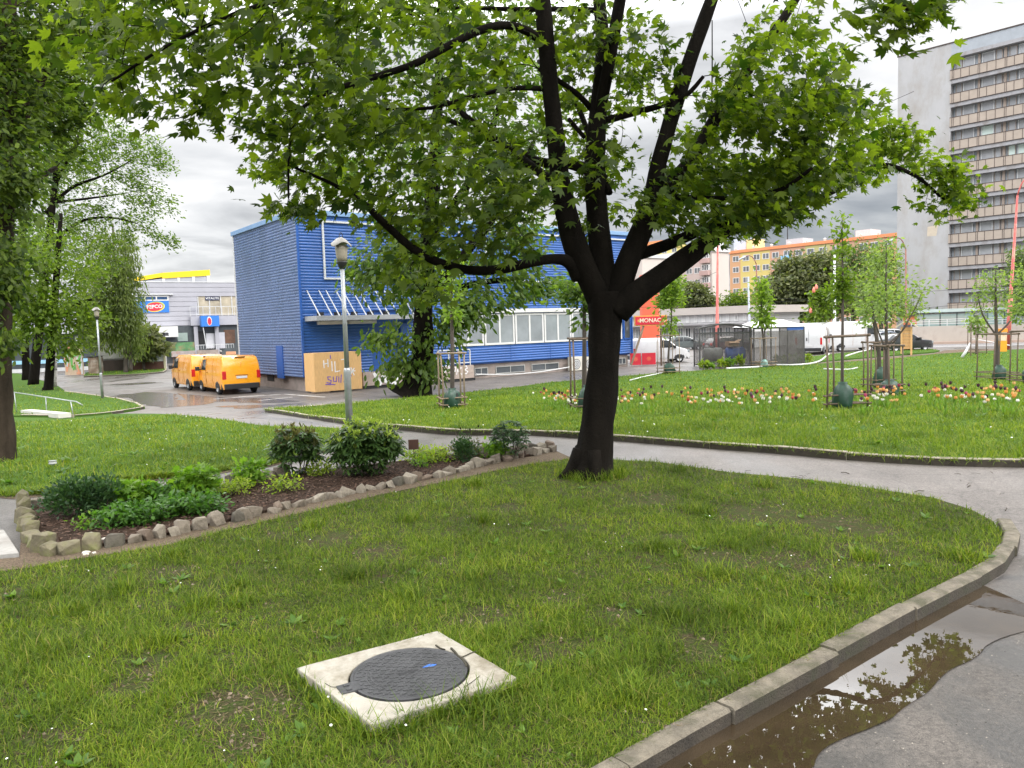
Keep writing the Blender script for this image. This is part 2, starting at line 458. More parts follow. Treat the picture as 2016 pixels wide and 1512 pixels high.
px = lambda L_, off=0.0: [gx(a, b, off) for a, b in L_]
INNER = px([(1090,886),(1096,897),(1132,901),(1210,905),(1290,909),(1370,920),(1440,930),(1500,935),(1610,946),(1717,961),(1835,979),(1913,1003),(1955,1026),(1972,1056),(1962,1086),(1922,1130),(1790,1201),(1713,1246),(1554,1319),(1486,1355),(1350,1424),(1190,1502)])
OUTER = px([(1990,1040),(2006,1062),(2002,1092),(1974,1134),(1827,1213),(1636,1322),(1377,1468),(1304,1512)], -KERB)
BACK = px([(46,1003),(200,985),(420,959),(650,926),(890,899),(1090,886)])
end = Vector(OUTER[-1]) - Vector(OUTER[-2]); end.normalize()
kx = Vector(OUTER[-1]) + end * 4
LAWN_A = BACK[:-1] + INNER + [tuple(Vector(INNER[-1]) + end * 4), (-4, -1.0), (-7, 1.5)] + px([(-700,1150),(-60,1108),(0,1103),(38,1098)])
area('front_lawn', LAWN_A, T, M['soil'], .4, .12)['kind'] = 'structure'
LB_UP = spline(px([(-600,806),(0,812),(140,814),(250,811),(335,812),(438,822),(520,833),(640,836),(680,845),(690,856)]), 4)
LB_LO = spline(px([(690,858),(672,868),(545,902),(480,909),(380,924),(300,932),(200,942),(120,958),(0,964),(-600,990)]), 4)
LB_LO = [(x + .1 * noise.noise(Vector((x * 2.1, y * 2.1, 5))), y + .16 * noise.noise(Vector((x * 2.3, y * 2.3, 8)))) for x, y in spline(LB_LO, 3)]
LAWN_B = LB_UP + LB_LO
DE = LB_LO[::-1] + [(x + .1, y - .16 - .16 * noise.noise(Vector((x * 1.7, y, 3)))) for x, y in LB_LO]
area('dirt_edge', DE, lambda x, y: G(x, y) + .006, M['dirt'], .5)['kind'] = 'structure'
area('middle_lawn', LAWN_B, lambda x, y: T(x, y) - .055, M['turf'], .8, .1)['kind'] = 'structure'
LAWN_C = px([(-400,818),(20,818),(140,819),(200,814),(260,806),(285,801),(270,793),(235,784),(190,778),(130,770),(110,757),(60,742),(35,735),(-200,728)])
area('tree_lawn', LAWN_C, T, M['turf'], 1.2, .12)['kind'] = 'structure'
LD_LO = spline(px([(522,806),(600,817),(690,829),(800,840),(900,848),(1030,848),(1110,852),(1206,858),(1400,873),(1520,881),(1700,896),(1860,904),(2016,907),(2500,915)]), 4)
LD_UP = px([(2500,680),(2016,687),(1900,693),(1840,697),(1760,706),(1640,714),(1500,722),(1400,728),(1310,733),(1219,741),(1080,753),(940,770),(780,785),(650,797),(560,803)])
LAWN_D = LD_LO + LD_UP
area('tulip_lawn', LAWN_D, T, M['turf'], 1.0, .12)['kind'] = 'structure'
LAWN_E = px([(1480,719),(1560,716),(1640,709),(1760,699),(1838,693),(1850,690),(1830,687),(1770,688),(1700,691),(1640,697),(1590,703),(1560,709),(1490,713)])
area('grass_verge', LAWN_E, lambda x, y: T(x, y) + .02, M['turf'], 1.5, .12)['kind'] = 'structure'
LAWN_F = px([(165,739),(215,737),(280,734),(322,730),(326,727),(318,723),(250,725),(200,728),(170,733)])
area('kiosk_verge', LAWN_F, T, M['turf'], 1.5, .12)['kind'] = 'structure'
DIRT = px([(1380,729),(1500,723.5),(1640,715),(1760,707),(1840,698),(1900,694),(1990,690),(1990,685),(1900,686),(1860,688),(1838,694),(1760,700),(1640,710),(1560,717),(1480,720),(1390,725)])
area('dirt_path', DIRT, lambda x, y: G(x, y) + .012, M['dirt'], 1.5)['kind'] = 'structure'
# road with its kerb edge, far right
ROAD = px([(1790,688),(1850,684),(2016,680),(2600,664),(2600,650),(2016,663),(1900,665),(1800,668),(1600,672)], -KERB)
area('road', ROAD, lambda x, y: G(x, y) + .006, M['road'], 4)['kind'] = 'structure'
# darker wet asphalt of the near right corner
WET = OUTER[2:] + [tuple(kx), (8, -2), (9, 3.5)] + px([(2300,1120),(2050,1085)])
area('wet_asphalt', WET, lambda x, y: G(x, y) + .004, M['asphalt_dark'], .5)['kind'] = 'structure'

def kerb(name, line, width, h, mat, zf=T, seg=1.0, gap=.012, side=1):
    """run of kerb stones along a polyline, offset to one side"""
    P = [Vector(p) for p in line]; mbk = MB()
    acc = [0]
    for a, b in zip(P[:-1], P[1:]): acc.append(acc[-1] + (b - a).length)
    def pos(s):
        s = clamp(s, 0, acc[-1] - 1e-6)
        for i in range(len(P) - 1):
            if s <= acc[i + 1]:
                u = (s - acc[i]) / max(acc[i + 1] - acc[i], 1e-9); p = P[i].lerp(P[i + 1], u); d = (P[i+1] - P[i]).normalized()
                return p, Vector((-d.y, d.x)) * side
        return P[-1], Vector((0, 1))
    s = 0.0
    while s < acc[-1]:
        e = min(s + seg - gap, acc[-1]); k = max(1, int((e - s) / .35)); dz = R.uniform(-.008, .008); dn_ = R.uniform(-.012, .012)
        ring = []
        for j in range(k + 1):
            p, nn = pos(s + (e - s) * j / k); p = p + nn * dn_
            q = p + nn * width; z = zf(p.x, p.y) + dz
            ring.append([(p.x, p.y, z - .25), (p.x, p.y, z + h - .012), (p.x + nn.x*.012, p.y + nn.y*.012, z + h), (q.x - nn.x*.012, q.y - nn.y*.012, z + h), (q.x, q.y, z + h - .012), (q.x, q.y, z - .25)])
        vsk = [v for r in ring for v in r]; fsk = []; fsd = []
        for j in range(k):
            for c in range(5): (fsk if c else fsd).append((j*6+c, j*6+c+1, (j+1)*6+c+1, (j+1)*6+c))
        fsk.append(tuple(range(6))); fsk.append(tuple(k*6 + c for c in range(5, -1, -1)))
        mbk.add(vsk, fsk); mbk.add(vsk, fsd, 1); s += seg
    o = mbk.build(name, [mat, M['kerb_outer']]); o['kind'] = 'structure'; return o
M['kerbstone'] = mk('mossy_kerb_stone', (.185, .16, .12), .9, .45, 9, 1.0, 70, stain=(.085, .08, .045), sscale=4)
M['kerb_outer'] = mk('dark_kerb_face', (.05, .04, .028), .8, .45, 8, .9, 60, stain=(.03, .032, .014), sscale=4)  # darker, blotched brown for the outer vertical faces of the kerbs
M['kerb_pale'] = mk('pale_kerb', (.34, .30, .235), .9, .25, 3, .5, 50, stain=(.2, .17, .12), sscale=1.5)
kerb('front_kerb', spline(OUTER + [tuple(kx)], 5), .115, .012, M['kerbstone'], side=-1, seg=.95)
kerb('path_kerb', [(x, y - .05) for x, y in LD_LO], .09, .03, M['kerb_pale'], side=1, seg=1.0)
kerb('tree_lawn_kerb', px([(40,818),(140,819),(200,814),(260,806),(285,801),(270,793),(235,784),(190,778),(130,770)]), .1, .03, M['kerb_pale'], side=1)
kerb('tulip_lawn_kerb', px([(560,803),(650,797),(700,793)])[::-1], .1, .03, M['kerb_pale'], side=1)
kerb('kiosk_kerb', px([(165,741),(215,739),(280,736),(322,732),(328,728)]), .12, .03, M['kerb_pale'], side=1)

# ------------------------------------------------------------------ water
def watermat(name, col, rough=.0, bump=.0, scale=3):
    m, t, nd, L = nt(name)
    o = N(t, 'ShaderNodeOutputMaterial'); b = N(t, 'ShaderNodeBsdfPrincipled'); L.new(b.outputs[0], o.inputs[0])
    a = tex(t, scale, 5, .6); r = ramp(t, a, [(.3, tuple(c * .7 for c in col)), (.7, tuple(c * 1.25 for c in col))])
    L.new(r.outputs[0], b.inputs['Base Color']); b.inputs['Roughness'].default_value = rough
    b.inputs['IOR'].default_value = 1.55; b.inputs['Specular IOR Level'].default_value = .95
    if bump:
        bp = N(t, 'ShaderNodeBump'); bp.inputs['Strength'].default_value = bump; bp.inputs['Distance'].default_value = .01
        L.new(tex(t, 6, 3), bp.inputs['Height']); L.new(bp.outputs[0], b.inputs['Normal'])
    return m
M['puddle'] = watermat('muddy_water', (.040, .028, .016), .0, .02)
M['film'] = watermat('thin_water_film', (.15, .135, .13), .16, .25, 2)
def wob(poly, a, k=4, seed=0):
    out = []
    n = len(poly)
    for i in range(n):
        p, q = Vector(poly[i]), Vector(poly[(i+1) % n])
        for j in range(k):
            m_ = p.lerp(q, j / k); s = a
            out.append((m_.x + s * noise.noise(Vector((m_.x*2.3, m_.y*2.3, seed))), m_.y + s * noise.noise(Vector((m_.x*2.3, m_.y*2.3, seed + 9)))))
    return out
M['damp'] = mk('damp_asphalt_rim', (.035, .031, .027), .28, .35, 5, .5, 120, rvar=.1)
kin = [tuple(Vector(p) + Vector((-.02, .02))) for p in px([(1945,1153),(1827,1214),(1636,1323),(1377,1469),(1304,1513)], -KERB + .012)]
pud_far = px([(1607,1512),(1645,1477),(1700,1440),(1772,1395),(1845,1345),(1900,1313),(1940,1277),(2016,1246),(2046,1222),(2020,1192),(1966,1168)], -KERB)
pl = kin + [tuple(Vector(kin[-1]) + end * 3.2), tuple(Vector(pud_far[0]) + end * 2.6)] + wob(wob(pud_far[:-3], .09, 4, 3)[:-4], .035, 4, 31)[:-4] + pud_far[-4:]
area('puddle', pl, lambda x, y: G(x, y) + .010, M['puddle'], .3, smooth=False)['kind'] = 'structure'
for i, q in enumerate([[(225,778),(300,771),(352,776),(345,787),(420,789),(400,797),(330,803),(285,797),(255,786)],
                       [(345,775),(420,782),(520,784),(600,790),(520,794),(430,791),(370,788)],
                       [(210,757),(300,752),(315,754),(250,759)],
                       [(420,800),(540,797),(600,793),(540,801),(480,806)]]):
    o = area('puddle', wob(px(q, -KERB), .5, 4, i * 3), lambda x, y: G(x, y) + .008, M['film'], 1.5, smooth=False)
    o['kind'] = 'structure'
# painted parking lines near the vans
ml = MB()
for a, b in [((420,786),(560,776)),((560,776),(640,782)),((470,781.5),(520,778)),((510,789),(575,782))]:
    p, q = gp(*a, -KERB), gp(*b, -KERB); ml.bar((p.x, p.y, p.z + .004), (q.x, q.y, q.z + .004), .12, .012)
tag(ml.build('road_marking', mk('worn_line_paint', (.55, .53, .5), .6, .2, 6, stain=(.2, .18, .17), sscale=2)), kind='structure')
mr_ = MB()
for a, b in [((1800,683),(2200,676)),((1830,676),(2200,668))]:
    p, q = gp(*a, -KERB), gp(*b, -KERB); mr_.bar((p.x, p.y, p.z + .012), (q.x, q.y, q.z + .012), .22, .012)
tag(mr_.build('road_marking', M['white']), kind='structure')
# ------------------------------------------------------------------ grass
def grassmat(name, cols, patch):
    m, t, nd, L = nt(name)
    o = N(t, 'ShaderNodeOutputMaterial'); b = N(t, 'ShaderNodeBsdfPrincipled')
    g = N(t, 'ShaderNodeNewGeometry')
    r = ramp(t, g.outputs['Random Per Island'], cols)
    f = tex(t, .8, 6, .65); r2 = ramp(t, f, [(.36, (.58, .62, .6)), (.5, (1, 1, 1)), (.62, patch)])
    mm = N(t, 'ShaderNodeMix', data_type='RGBA', blend_type='MULTIPLY'); mm.inputs[0].default_value = 1
    L.new(r.outputs[0], mm.inputs[6]); L.new(r2.outputs[0], mm.inputs[7])
    L.new(mm.outputs[2], b.inputs['Base Color']); b.inputs['Roughness'].default_value = .55
    b.inputs['Specular IOR Level'].default_value = .15
    tr = N(t, 'ShaderNodeBsdfTranslucent'); m2 = N(t, 'ShaderNodeMix', data_type='RGBA', blend_type='MULTIPLY'); m2.inputs[0].default_value = 1
    L.new(mm.outputs[2], m2.inputs[6]); m2.inputs[7].default_value = (1.5, 1.5, .9, 1); L.new(m2.outputs[2], tr.inputs[0])
    mx = N(t, 'ShaderNodeMixShader'); mx.inputs[0].default_value = .4
    L.new(b.outputs[0], mx.inputs[1]); L.new(tr.outputs[0], mx.inputs[2]); L.new(mx.outputs[0], o.inputs[0])
    return m
M['grass'] = grassmat('lawn_grass', [(0, (.042, .085, .008)), (.45, (.098, .16, .012)), (.82, (.155, .22, .02)), (.93, (.21, .255, .035)), (1, (.24, .20, .075))], (1.25, 1.18, 1.0))
M['grass_far'] = grassmat('bright_lawn_grass', [(0, (.075, .13, .012)), (.6, (.13, .205, .017)), (.9, (.19, .26, .028)), (1, (.28, .27, .07))], (1.2, 1.12, 1.0))
M['weed'] = leafmat('broad_weed_leaf', (.05, .11, .018), (.12, .2, .03), .35)

def blade(bend, w=.5):
    # y is up the blade, z the way it bends; unit height, unit half width
    return ([(-w, 0, 0), (w, 0, 0), (-w*.8, .5, bend*.28), (w*.8, .5, bend*.28), (0, .97, bend)], [(0, 1, 3), (0, 3, 2), (2, 3, 4)])
BL = [blade(.15), blade(.45), blade(.8), blade(1.2)]
def vn(x, y, s, seed=0):
    """cheap smooth noise on arrays"""
    return (np.sin(x*s*1.7+seed)+np.sin(y*s*2.1+seed*2)+np.sin((x+y)*s*1.3+1+seed)+np.sin((x-y)*s*3.1+2*seed)*.6+np.sin((x*1.9+y*.7)*s*4.3)*.4)/4
TV = np.vectorize(T)
def polar(n, r0, r1, half=56, p=1.0):
    """positions thinned out with distance"""
    u = NR.random(n)
    r = r0 * (r1 / r0) ** u if p == 1.0 else (r0**(1-p) + u * (r1**(1-p) - r0**(1-p))) ** (1/(1-p))
    a = np.radians(NR.uniform(-half, half, n))
    return np.stack([r * np.sin(a), r * np.cos(a)], -1)
def disc(c, r): return (*gx(*c), r)
BARE = [disc((500,1392),.30), disc((430,1395),.22), disc((950,1215),.26), disc((1080,1285),.24), disc((1690,1042),.35), disc((1640,1030),.3),
        disc((300,1310),.18), disc((800,960),.3), disc((650,1065),.3), disc((740,1090),.3), disc((1290,985),.35), disc((1420,1100),.3), disc((1560,1110),.35),
        disc((1480,1010),.4), disc((320,1130),.2), disc((1230,940),.35), disc((480,1470),.2), disc((1330,1060),.2), disc((1000,1000),.25), disc((1700,1090),.3), disc((1220,1210),.12),
        disc((255,1355),.16), disc((880,1330),.2), disc((1100,1180),.18), disc((1380,1290),.16)]
def grass(name, poly, n, r0, r1, h, wd, mat, excl=(), dens=None, half=56, p=1.0, lay=.55, tall=0.25, dz=0.0):
    P = polar(n, r0, r1, half, p); P = P[inpoly(P, poly)]
    for e in excl: P = P[~inpoly(P, e)]
    k = np.ones(len(P))
    if dens is not None: k = dens(P)
    P = P[NR.random(len(P)) < k]; n = len(P)
    r = np.hypot(P[:, 0], P[:, 1])
    pat = vn(P[:, 0], P[:, 1], 1.6, 3)
    H = h * NR.uniform(.45, 1.15, n) * (1 + .5 * pat)
    H = np.where(NR.random(n) < .04, H * (1 + tall * 3), H)
    W = wd * (1 + .13 * r) * NR.uniform(.6, 1.3, n)
    z = TV(P[:, 0], P[:, 1])
    P3 = np.stack([P[:, 0], P[:, 1], z - .004 + dz], -1)
    a = NR.uniform(0, 2*PI, n); ti = np.abs(NR.normal(0, lay, n))
    dirx = np.stack([np.cos(a), np.sin(a), np.zeros(n)], -1)
    yv = dirx * np.sin(ti)[:, None] + np.array([0, 0, 1.0]) * np.maximum(np.cos(ti), .12)[:, None]
    RM = frames(yv, dirx + rnd(n, .15)); S = np.stack([W, H, H], -1)
    ch = []; q = NR.integers(0, 4, n)
    for i in range(4):
        s = q == i; ch.append(place(BL[i], P3[s], RM[s], S[s]))
    o = npmesh(name, ch, mat); o['kind'] = 'stuff'; return o
SLABPX = [(584,1316), (862,1243), (1018,1335), (731,1428)]
SLAB = [gx(a, b, .055) for a, b in SLABPX]
BEDFRONT = px([(46,1003),(62,1060),(100,1092),(200,1078),(300,1062),(420,1036),(520,1012),(650,982),(760,960),(870,938),(960,914),(1040,900),(1092,888)])
BEDPOLY = BEDFRONT + BACK[::-1]
DIRTSTRIP = px([(-100,1108),(0,1126),(60,1118),(130,1104),(240,1088),(330,1074),(430,1048),(520,1027),(640,1000),(760,972),(880,948),(980,926),(1060,912),(1128,903)]) + BACK[::-1] + px([(38,1098)])
TRUNKC = gp(1168, 935)
_ok = spline(OUTER + [tuple(kx)], 4); KERBZONE = [tuple(Vector(p) + Vector((.3, -.3))) for p in _ok]
for _a, _b in list(zip(_ok, _ok[1:] + [tuple(2 * Vector(_ok[-1]) - Vector(_ok[-2]))]))[::-1]:
    _d = (Vector(_b) - Vector(_a)).normalized(); KERBZONE.append((_a[0] + _d.y * .10, _a[1] - _d.x * .10))
def densA(P):
    k = .76 + .5 * vn(P[:, 0], P[:, 1], 2.3, 1) + .55 * vn(P[:, 0], P[:, 1], 7.0, 5)
    for x, y, r in BARE: k = k * (1 - .9 * np.exp(-(((P[:, 0]-x)**2 + (P[:, 1]-y)**2) / (r*r))**2))
    k = k * (1 - .9 * np.exp(-((P[:, 0]-TRUNKC.x)**2 + (P[:, 1]-TRUNKC.y)**2) / .35**2))
    return np.clip(k, .02, 1)
grass('grass', LAWN_A, 760000, 2.1, 13, .066, .0030, M['grass'], [SLAB, DIRTSTRIP, KERBZONE], densA, 54)
grass('grass', LAWN_A, 420000, 2.1, 13, .030, .0034, M['grass'], [SLAB, DIRTSTRIP, KERBZONE], densA, 54, lay=1.0)
# taller tufts round the slab, the tree foot and the kerb
def tufts(poly_pts, n, spread, h, mat, name='grass', wd=.0042):
    c = np.array(poly_pts); i = NR.integers(0, len(c), n)
    u = NR.random(n)[:, None]; b = c[(i + 1) % len(c)] if len(c) > 1 else c[i]
    P = c[i] * (1 - u) + b * u + NR.normal(size=(n, 2)) * spread
    P = P[~inpoly(P, SLAB)]; P = P[inpoly(P, LAWN_A)]; n = len(P)
    H = h * NR.uniform(.5, 1.3, n); r = np.hypot(P[:, 0], P[:, 1])
    a = NR.uniform(0, 2*PI, n); ti = np.abs(NR.normal(0, .35, n)); d = np.stack([np.cos(a), np.sin(a), np.zeros(n)], -1)
    RM = frames(d * np.sin(ti)[:, None] + np.array([0, 0, 1.0]) * np.cos(ti)[:, None], d)
    P3 = np.stack([P[:, 0], P[:, 1], TV(P[:, 0], P[:, 1])], -1)
    o = npmesh(name, [place(BL[1], P3[::2], RM[::2], np.stack([wd*(1+.1*r), H, H], -1)[::2]), place(BL[2], P3[1::2], RM[1::2], np.stack([wd*(1+.1*r), H, H], -1)[1::2])], mat)
    o['kind'] = 'stuff'; return o
tufts(SLAB, 4200, .04, .085, M['grass'])
tufts([(x + R.gauss(0, .05), y) for x, y in SLAB[2:]], 700, .04, .14, M['grass'])
sp = []
for _ in range(70):
    q = polar(1, 2.3, 11, 45)[0]
    if inpoly(np.array([q]), LAWN_A)[0] and not inpoly(np.array([q]), DIRTSTRIP)[0]: sp += [q + NR.normal(size=2) * .05 for _ in range(90)]
a_ = np.array(sp); o_ = tufts(a_, 6000, .05, .12, M['grass'])
tufts([(TRUNKC.x + .32 * math.cos(k), TRUNKC.y + .32 * math.sin(k)) for k in np.linspace(0, 2*PI, 14)], 1500, .08, .13, M['grass'])
grass('grass', LAWN_B, 210000, 9, 26, .095, .0050, M['grass_far'], half=60, dz=-.055)
grass('grass', LAWN_C, 90000, 18, 60, .10, .0050, M['grass_far'], half=60)
grass('grass', LAWN_D, 420000, 11, 62, .11, .0050, M['grass_far'], half=62, p=1.4)
grass('grass', LAWN_E, 60000, 30, 80, .14, .0055, M['grass_far'], half=45)
grass('grass', LAWN_F, 60000, 50, 90, .14, .0055, M['grass_far'], half=45)

# dead grass, crumbs of soil and small stones lying between the blades
def thatch(n):
    P = polar(n, 2.1, 11, 54); P = P[inpoly(P, LAWN_A)]; P = P[~inpoly(P, SLAB)]
    k = np.full(len(P), .25)
    for x, y, r in BARE: k = k + .6 * np.exp(-((P[:, 0]-x)**2 + (P[:, 1]-y)**2) / (1.5*r*r))
    P = P[NR.random(len(P)) < k]; m = len(P); r = np.hypot(P[:, 0], P[:, 1])
    a = NR.uniform(0, 6.3, m); d = np.stack([np.cos(a), np.sin(a), NR.uniform(-.05, .3, m)], -1)
    P3 = np.stack([P[:, 0], P[:, 1], TV(P[:, 0], P[:, 1]) + .004], -1); up = np.tile([0, 0, 1.0], (m, 1)) + rnd(m, .2)
    h = NR.uniform(.02, .075, m); wd = NR.uniform(.0012, .0035, m) * (1 + .12 * r)
    o = npmesh('dead_grass', [place(BL[0], P3, frames(d, up), np.stack([wd, h, h], -1))], M['thatch']); o['kind'] = 'stuff'
    q = slice(0, m // 5); s_ = NR.uniform(.004, .014, m // 5)
    o = npmesh('soil_crumbs', [place(([(-1, -.7, 0), (1, -.6, 0), (.8, .9, 0), (-.7, .8, 0), (.1, 0, .9)], [(0, 1, 4), (1, 2, 4), (2, 3, 4), (3, 0, 4)]), P3[q] - [0, 0, .005], frames(d[q] * [1, 1, 0], up[q]), s_)], M['crumb']); o['kind'] = 'stuff'
M['thatch'] = leafmat('dead_grass_blade', (.05, .037, .02), (.17, .125, .065), .1, .8)
M['crumb'] = leafmat('soil_crumb', (.07, .05, .032), (.24, .19, .14), .0, .9)
thatch(60000)
C = polar(9000, 2.2, 9, 50); C = C[inpoly(C, WET)]; C = C[~inpoly(C, pl)]; m = len(C)
o = npmesh('grit', [place(([(-1, -.7, 0), (1, -.6, 0), (.8, .9, 0), (-.7, .8, 0), (.1, 0, .9)], [(0, 1, 4), (1, 2, 4), (2, 3, 4), (3, 0, 4)]), np.stack([C[:, 0], C[:, 1], np.full(m, -KERB + .003)], -1), frames(rnd(m) * [1, 1, 0], np.tile([0, 0, 1.0], (m, 1))), NR.uniform(.0015, .006, m))], leafmat('grit_grain', (.03, .028, .024), (.3, .27, .23), 0, .8)); o['kind'] = 'stuff'
def edge_tufts(line, n, h, dz, mat):
    c = np.array(line); i = NR.integers(0, len(c) - 1, n); u = NR.random(n)[:, None]; P = c[i] * (1 - u) + c[i + 1] * u + NR.normal(size=(n, 2)) * .05
    a = NR.uniform(0, 6.3, n); ti = np.abs(NR.normal(0, .7, n)); d = np.stack([np.cos(a), np.sin(a), np.zeros(n)], -1); H = h * NR.uniform(.5, 1.3, n); r = np.hypot(P[:, 0], P[:, 1])
    RM = frames(d * np.sin(ti)[:, None] + np.array([0, 0, 1.0]) * np.maximum(.1, np.cos(ti))[:, None], d)
    o = npmesh('grass', [place(BL[2], np.stack([P[:, 0], P[:, 1], TV(P[:, 0], P[:, 1]) + dz], -1), RM, np.stack([.0045 * (1 + .1 * r), H, H], -1))], mat); o['kind'] = 'stuff'
edge_tufts(LB_LO, 9000, .10, -.06, M['grass_far']); edge_tufts(LD_LO, 4000, .09, -.0, M['grass_far'])

# broad-leaved weeds and daisies in the turf
def rosettes(poly, n, r0, r1, size, excl=()):
    C = polar(n, r0, r1, 54); C = C[inpoly(C, poly)]
    for e in excl: C = C[~inpoly(C, e)]
    P = np.repeat(C, 7, 0); n = len(P); a = NR.uniform(0, 2*PI, n)
    d = np.stack([np.cos(a), np.sin(a), NR.uniform(.25, 1.1, n)], -1)
    P3 = np.stack([P[:, 0], P[:, 1], TV(P[:, 0], P[:, 1]) - (.05 if poly is LAWN_B else 0)], -1); up = np.tile([0, 0, 1.0], (n, 1))
    S = size * np.repeat(NR.uniform(.5, 1.3, len(C)), 7) * NR.uniform(.7, 1.2, n)
    o = npmesh('weeds', [place(OVAL, P3, frames(d, up - .3 * d), S)], M['weed']); o['kind'] = 'stuff'
rosettes(LAWN_A, 380, 2.3, 12, .06, [SLAB, DIRTSTRIP])
rosettes(LAWN_B, 260, 10, 22, .11); rosettes(LAWN_D, 500, 12, 40, .12)
M['petal'] = mk('white_petal', (.75, .75, .72), .6, .05)
def daisies(poly, n, r0, r1, s, h, excl=(), p=1.0):
    C = polar(n, r0, r1, 56, p); C = C[inpoly(C, poly)]
    for e in excl: C = C[~inpoly(C, e)]
    k = vn(C[:, 0], C[:, 1], .9, 4); C = C[k > -.1]; n = len(C)
    P3 = np.stack([C[:, 0], C[:, 1], TV(C[:, 0], C[:, 1]) + h * NR.uniform(.6, 1.2, n)], -1)
    hexa = fan([(math.cos(q), math.sin(q)) for q in np.linspace(0, 2*PI, 7)[:-1]], (0, 0), -.15, -.15)
    o = npmesh('daisies', [place(hexa, P3, frames(rnd(n, .3) + [0, 1, 0], rnd(n, .25) + [0, -.5, 1]), s * NR.uniform(.6, 1.2, n))], M['petal']); o['kind'] = 'stuff'
daisies(LAWN_A, 230, 2.2, 11, .0065, .06, [SLAB, DIRTSTRIP]); daisies(LAWN_B, 500, 9, 24, .012, .08); daisies(LAWN_D, 700, 12, 40, .015, .10)

# ------------------------------------------------------------------ manhole: concrete slab with a round iron cover
M['slab'] = mk('pale_cast_concrete', (.34, .315, .265), .85, .22, 6, .35, 60, stain=(.19, .165, .12), sscale=3.2)
M['iron'] = mk('cast_iron', (.06, .06, .063), .5, .3, 8, .3, 60, metal=.35, rvar=.15)
c4 = [Vector((x, y, 0)) for x, y in SLAB]; ctr = sum(c4, Vector()) / 4
e1 = ((c4[1] - c4[0]) + (c4[2] - c4[3])) / 2; ang = math.atan2(e1.y, e1.x)
l1 = e1.length; l2 = (((c4[0] - c4[3]) + (c4[1] - c4[2])) / 2).length
tm = thing('manhole_slab', 'square pale concrete slab set in the front lawn round an iron cover', 'slab', (ctr.x, ctr.y, 0), ang)
inv = Matrix.Rotation(-ang, 3, 'Z')
loc4 = [inv @ (c - ctr) for c in c4]
cc = inv @ (gp(806, 1322, .06) - ctr)
rc_ = .305
# ring of the slab between the square outline and the round opening
ms = MB(); nseg = 48; ring = []; sq = []
def onsq(a):
    d = Vector((math.cos(a), math.sin(a))); best = 1e9
    for i in range(4):
        p, q = loc4[i].xy, loc4[(i+1) % 4].xy; e = q - p; den = d.x * e.y - d.y * e.x
        if abs(den) < 1e-9: continue
        v = p - cc.xy; tt = (v.x * e.y - v.y * e.x) / den; uu = (v.x * d.y - v.y * d.x) / den
        if tt > 0 and -1e-6 <= uu <= 1 + 1e-6: best = min(best, tt)
    return cc.xy + d * best
angs = sorted(list(np.linspace(0, 2*PI, nseg, endpoint=False)) + [math.atan2(c.y - cc.y, c.x - cc.x) % (2*PI) for c in loc4])
for a in angs:
    ring.append((cc.x + (rc_ + .012) * math.cos(a), cc.y + (rc_ + .012) * math.sin(a)))
    s_ = onsq(a); wv = .006 * noise.noise(Vector((s_.x * 9, s_.y * 9, 1))); sq.append((s_.x * (1 + wv), s_.y * (1 + wv)))
n = len(angs); zt = .060
vsx = [(x, y, zt + .004 * noise.noise(Vector((x*5, y*5, 0)))) for x, y in sq] + [(x, y, zt - .004) for x, y in ring] + [(x*1.005, y*1.005, -.1) for x, y in sq] + [(x, y, -.02) for x, y in ring]
fsx = []
for i in range(n):
    j = (i + 1) % n
    fsx += [(i, j, n + j, n + i), (2*n + i, 2*n + j, j, i), (n + i, n + j, 3*n + j, 3*n + i)]
ms.add(vsx, fsx)
ms.build('slab_body', M['slab'], tm, bevel=.006)
mc = MB()
def slabline(pp, r_):
    q = [inv @ (gp(a, c, .062) - ctr) for a, c in pp]; mc.tube([(p.x, p.y, .0615) for p in q], r_, 4)
slabline([(905,1295),(918,1290),(926,1286),(938,1282)], .0035); slabline([(888,1276),(896,1284),(902,1292),(912,1300),(919,1312)], .007); slabline([(858,1270),(866,1276),(876,1279)], .005); slabline([(640,1345),(652,1352),(668,1353)], .0015)
slabline([(945,1330),(930,1342),(914,1352)], .0018)
mc.build('crack', mk('dirt_in_crack', (.035, .03, .018), .95, .4, 20), tm)
hn = thing('manhole_cover', 'round black cast iron manhole cover in the concrete slab', 'manhole cover', (ctr.x + (Matrix.Rotation(ang, 3, 'Z') @ cc).x, ctr.y + (Matrix.Rotation(ang, 3, 'Z') @ cc).y, .0), ang)
mp_ = MB(); mp_.lathe([(rc_, .02), (rc_, .058), (rc_ - .006, .061), (rc_ - .014, .061), (rc_ - .018, .057), (.001, .057)], n=48)
mp_.build('cover_plate', M['iron'], hn)
mr = MB()
pitch = .034
for i in range(-9, 10):
    for j in range(-9, 10):
        x = (i + (j % 2) * .5) * pitch; y = j * pitch * .82
        if math.hypot(x, y) > rc_ - .03 or abs(y) < .02 and abs(x) < .08: continue
        pts = [(x + .0125 * math.cos(q), y + .0125 * math.sin(q), .0575) for q in np.linspace(.25 + (i+j) % 2 * PI, PI - .25 + (i+j) % 2 * PI, 5)]
        mr.tube(pts, .0038, 4, cap=True)
for ra in (.2, .225):
    for s0 in (2.4, 5.5):
        mr.tube([(ra * math.cos(q), ra * math.sin(q), .0575) for q in np.linspace(s0, s0 + 1.2, 12)], .003, 4)
mr.build('tread_pattern', mk('worn_iron_ridge', (.085, .085, .088), .42, .3, 9, metal=.4), hn)
mb_ = MB(); mb_.box(-.06, .05, -.009, .009, .0566, .0585); mb_.box(-.02, .02, -.018, .018, .0566, .0583)
mb_.build('key_slot', M['dark'], hn)
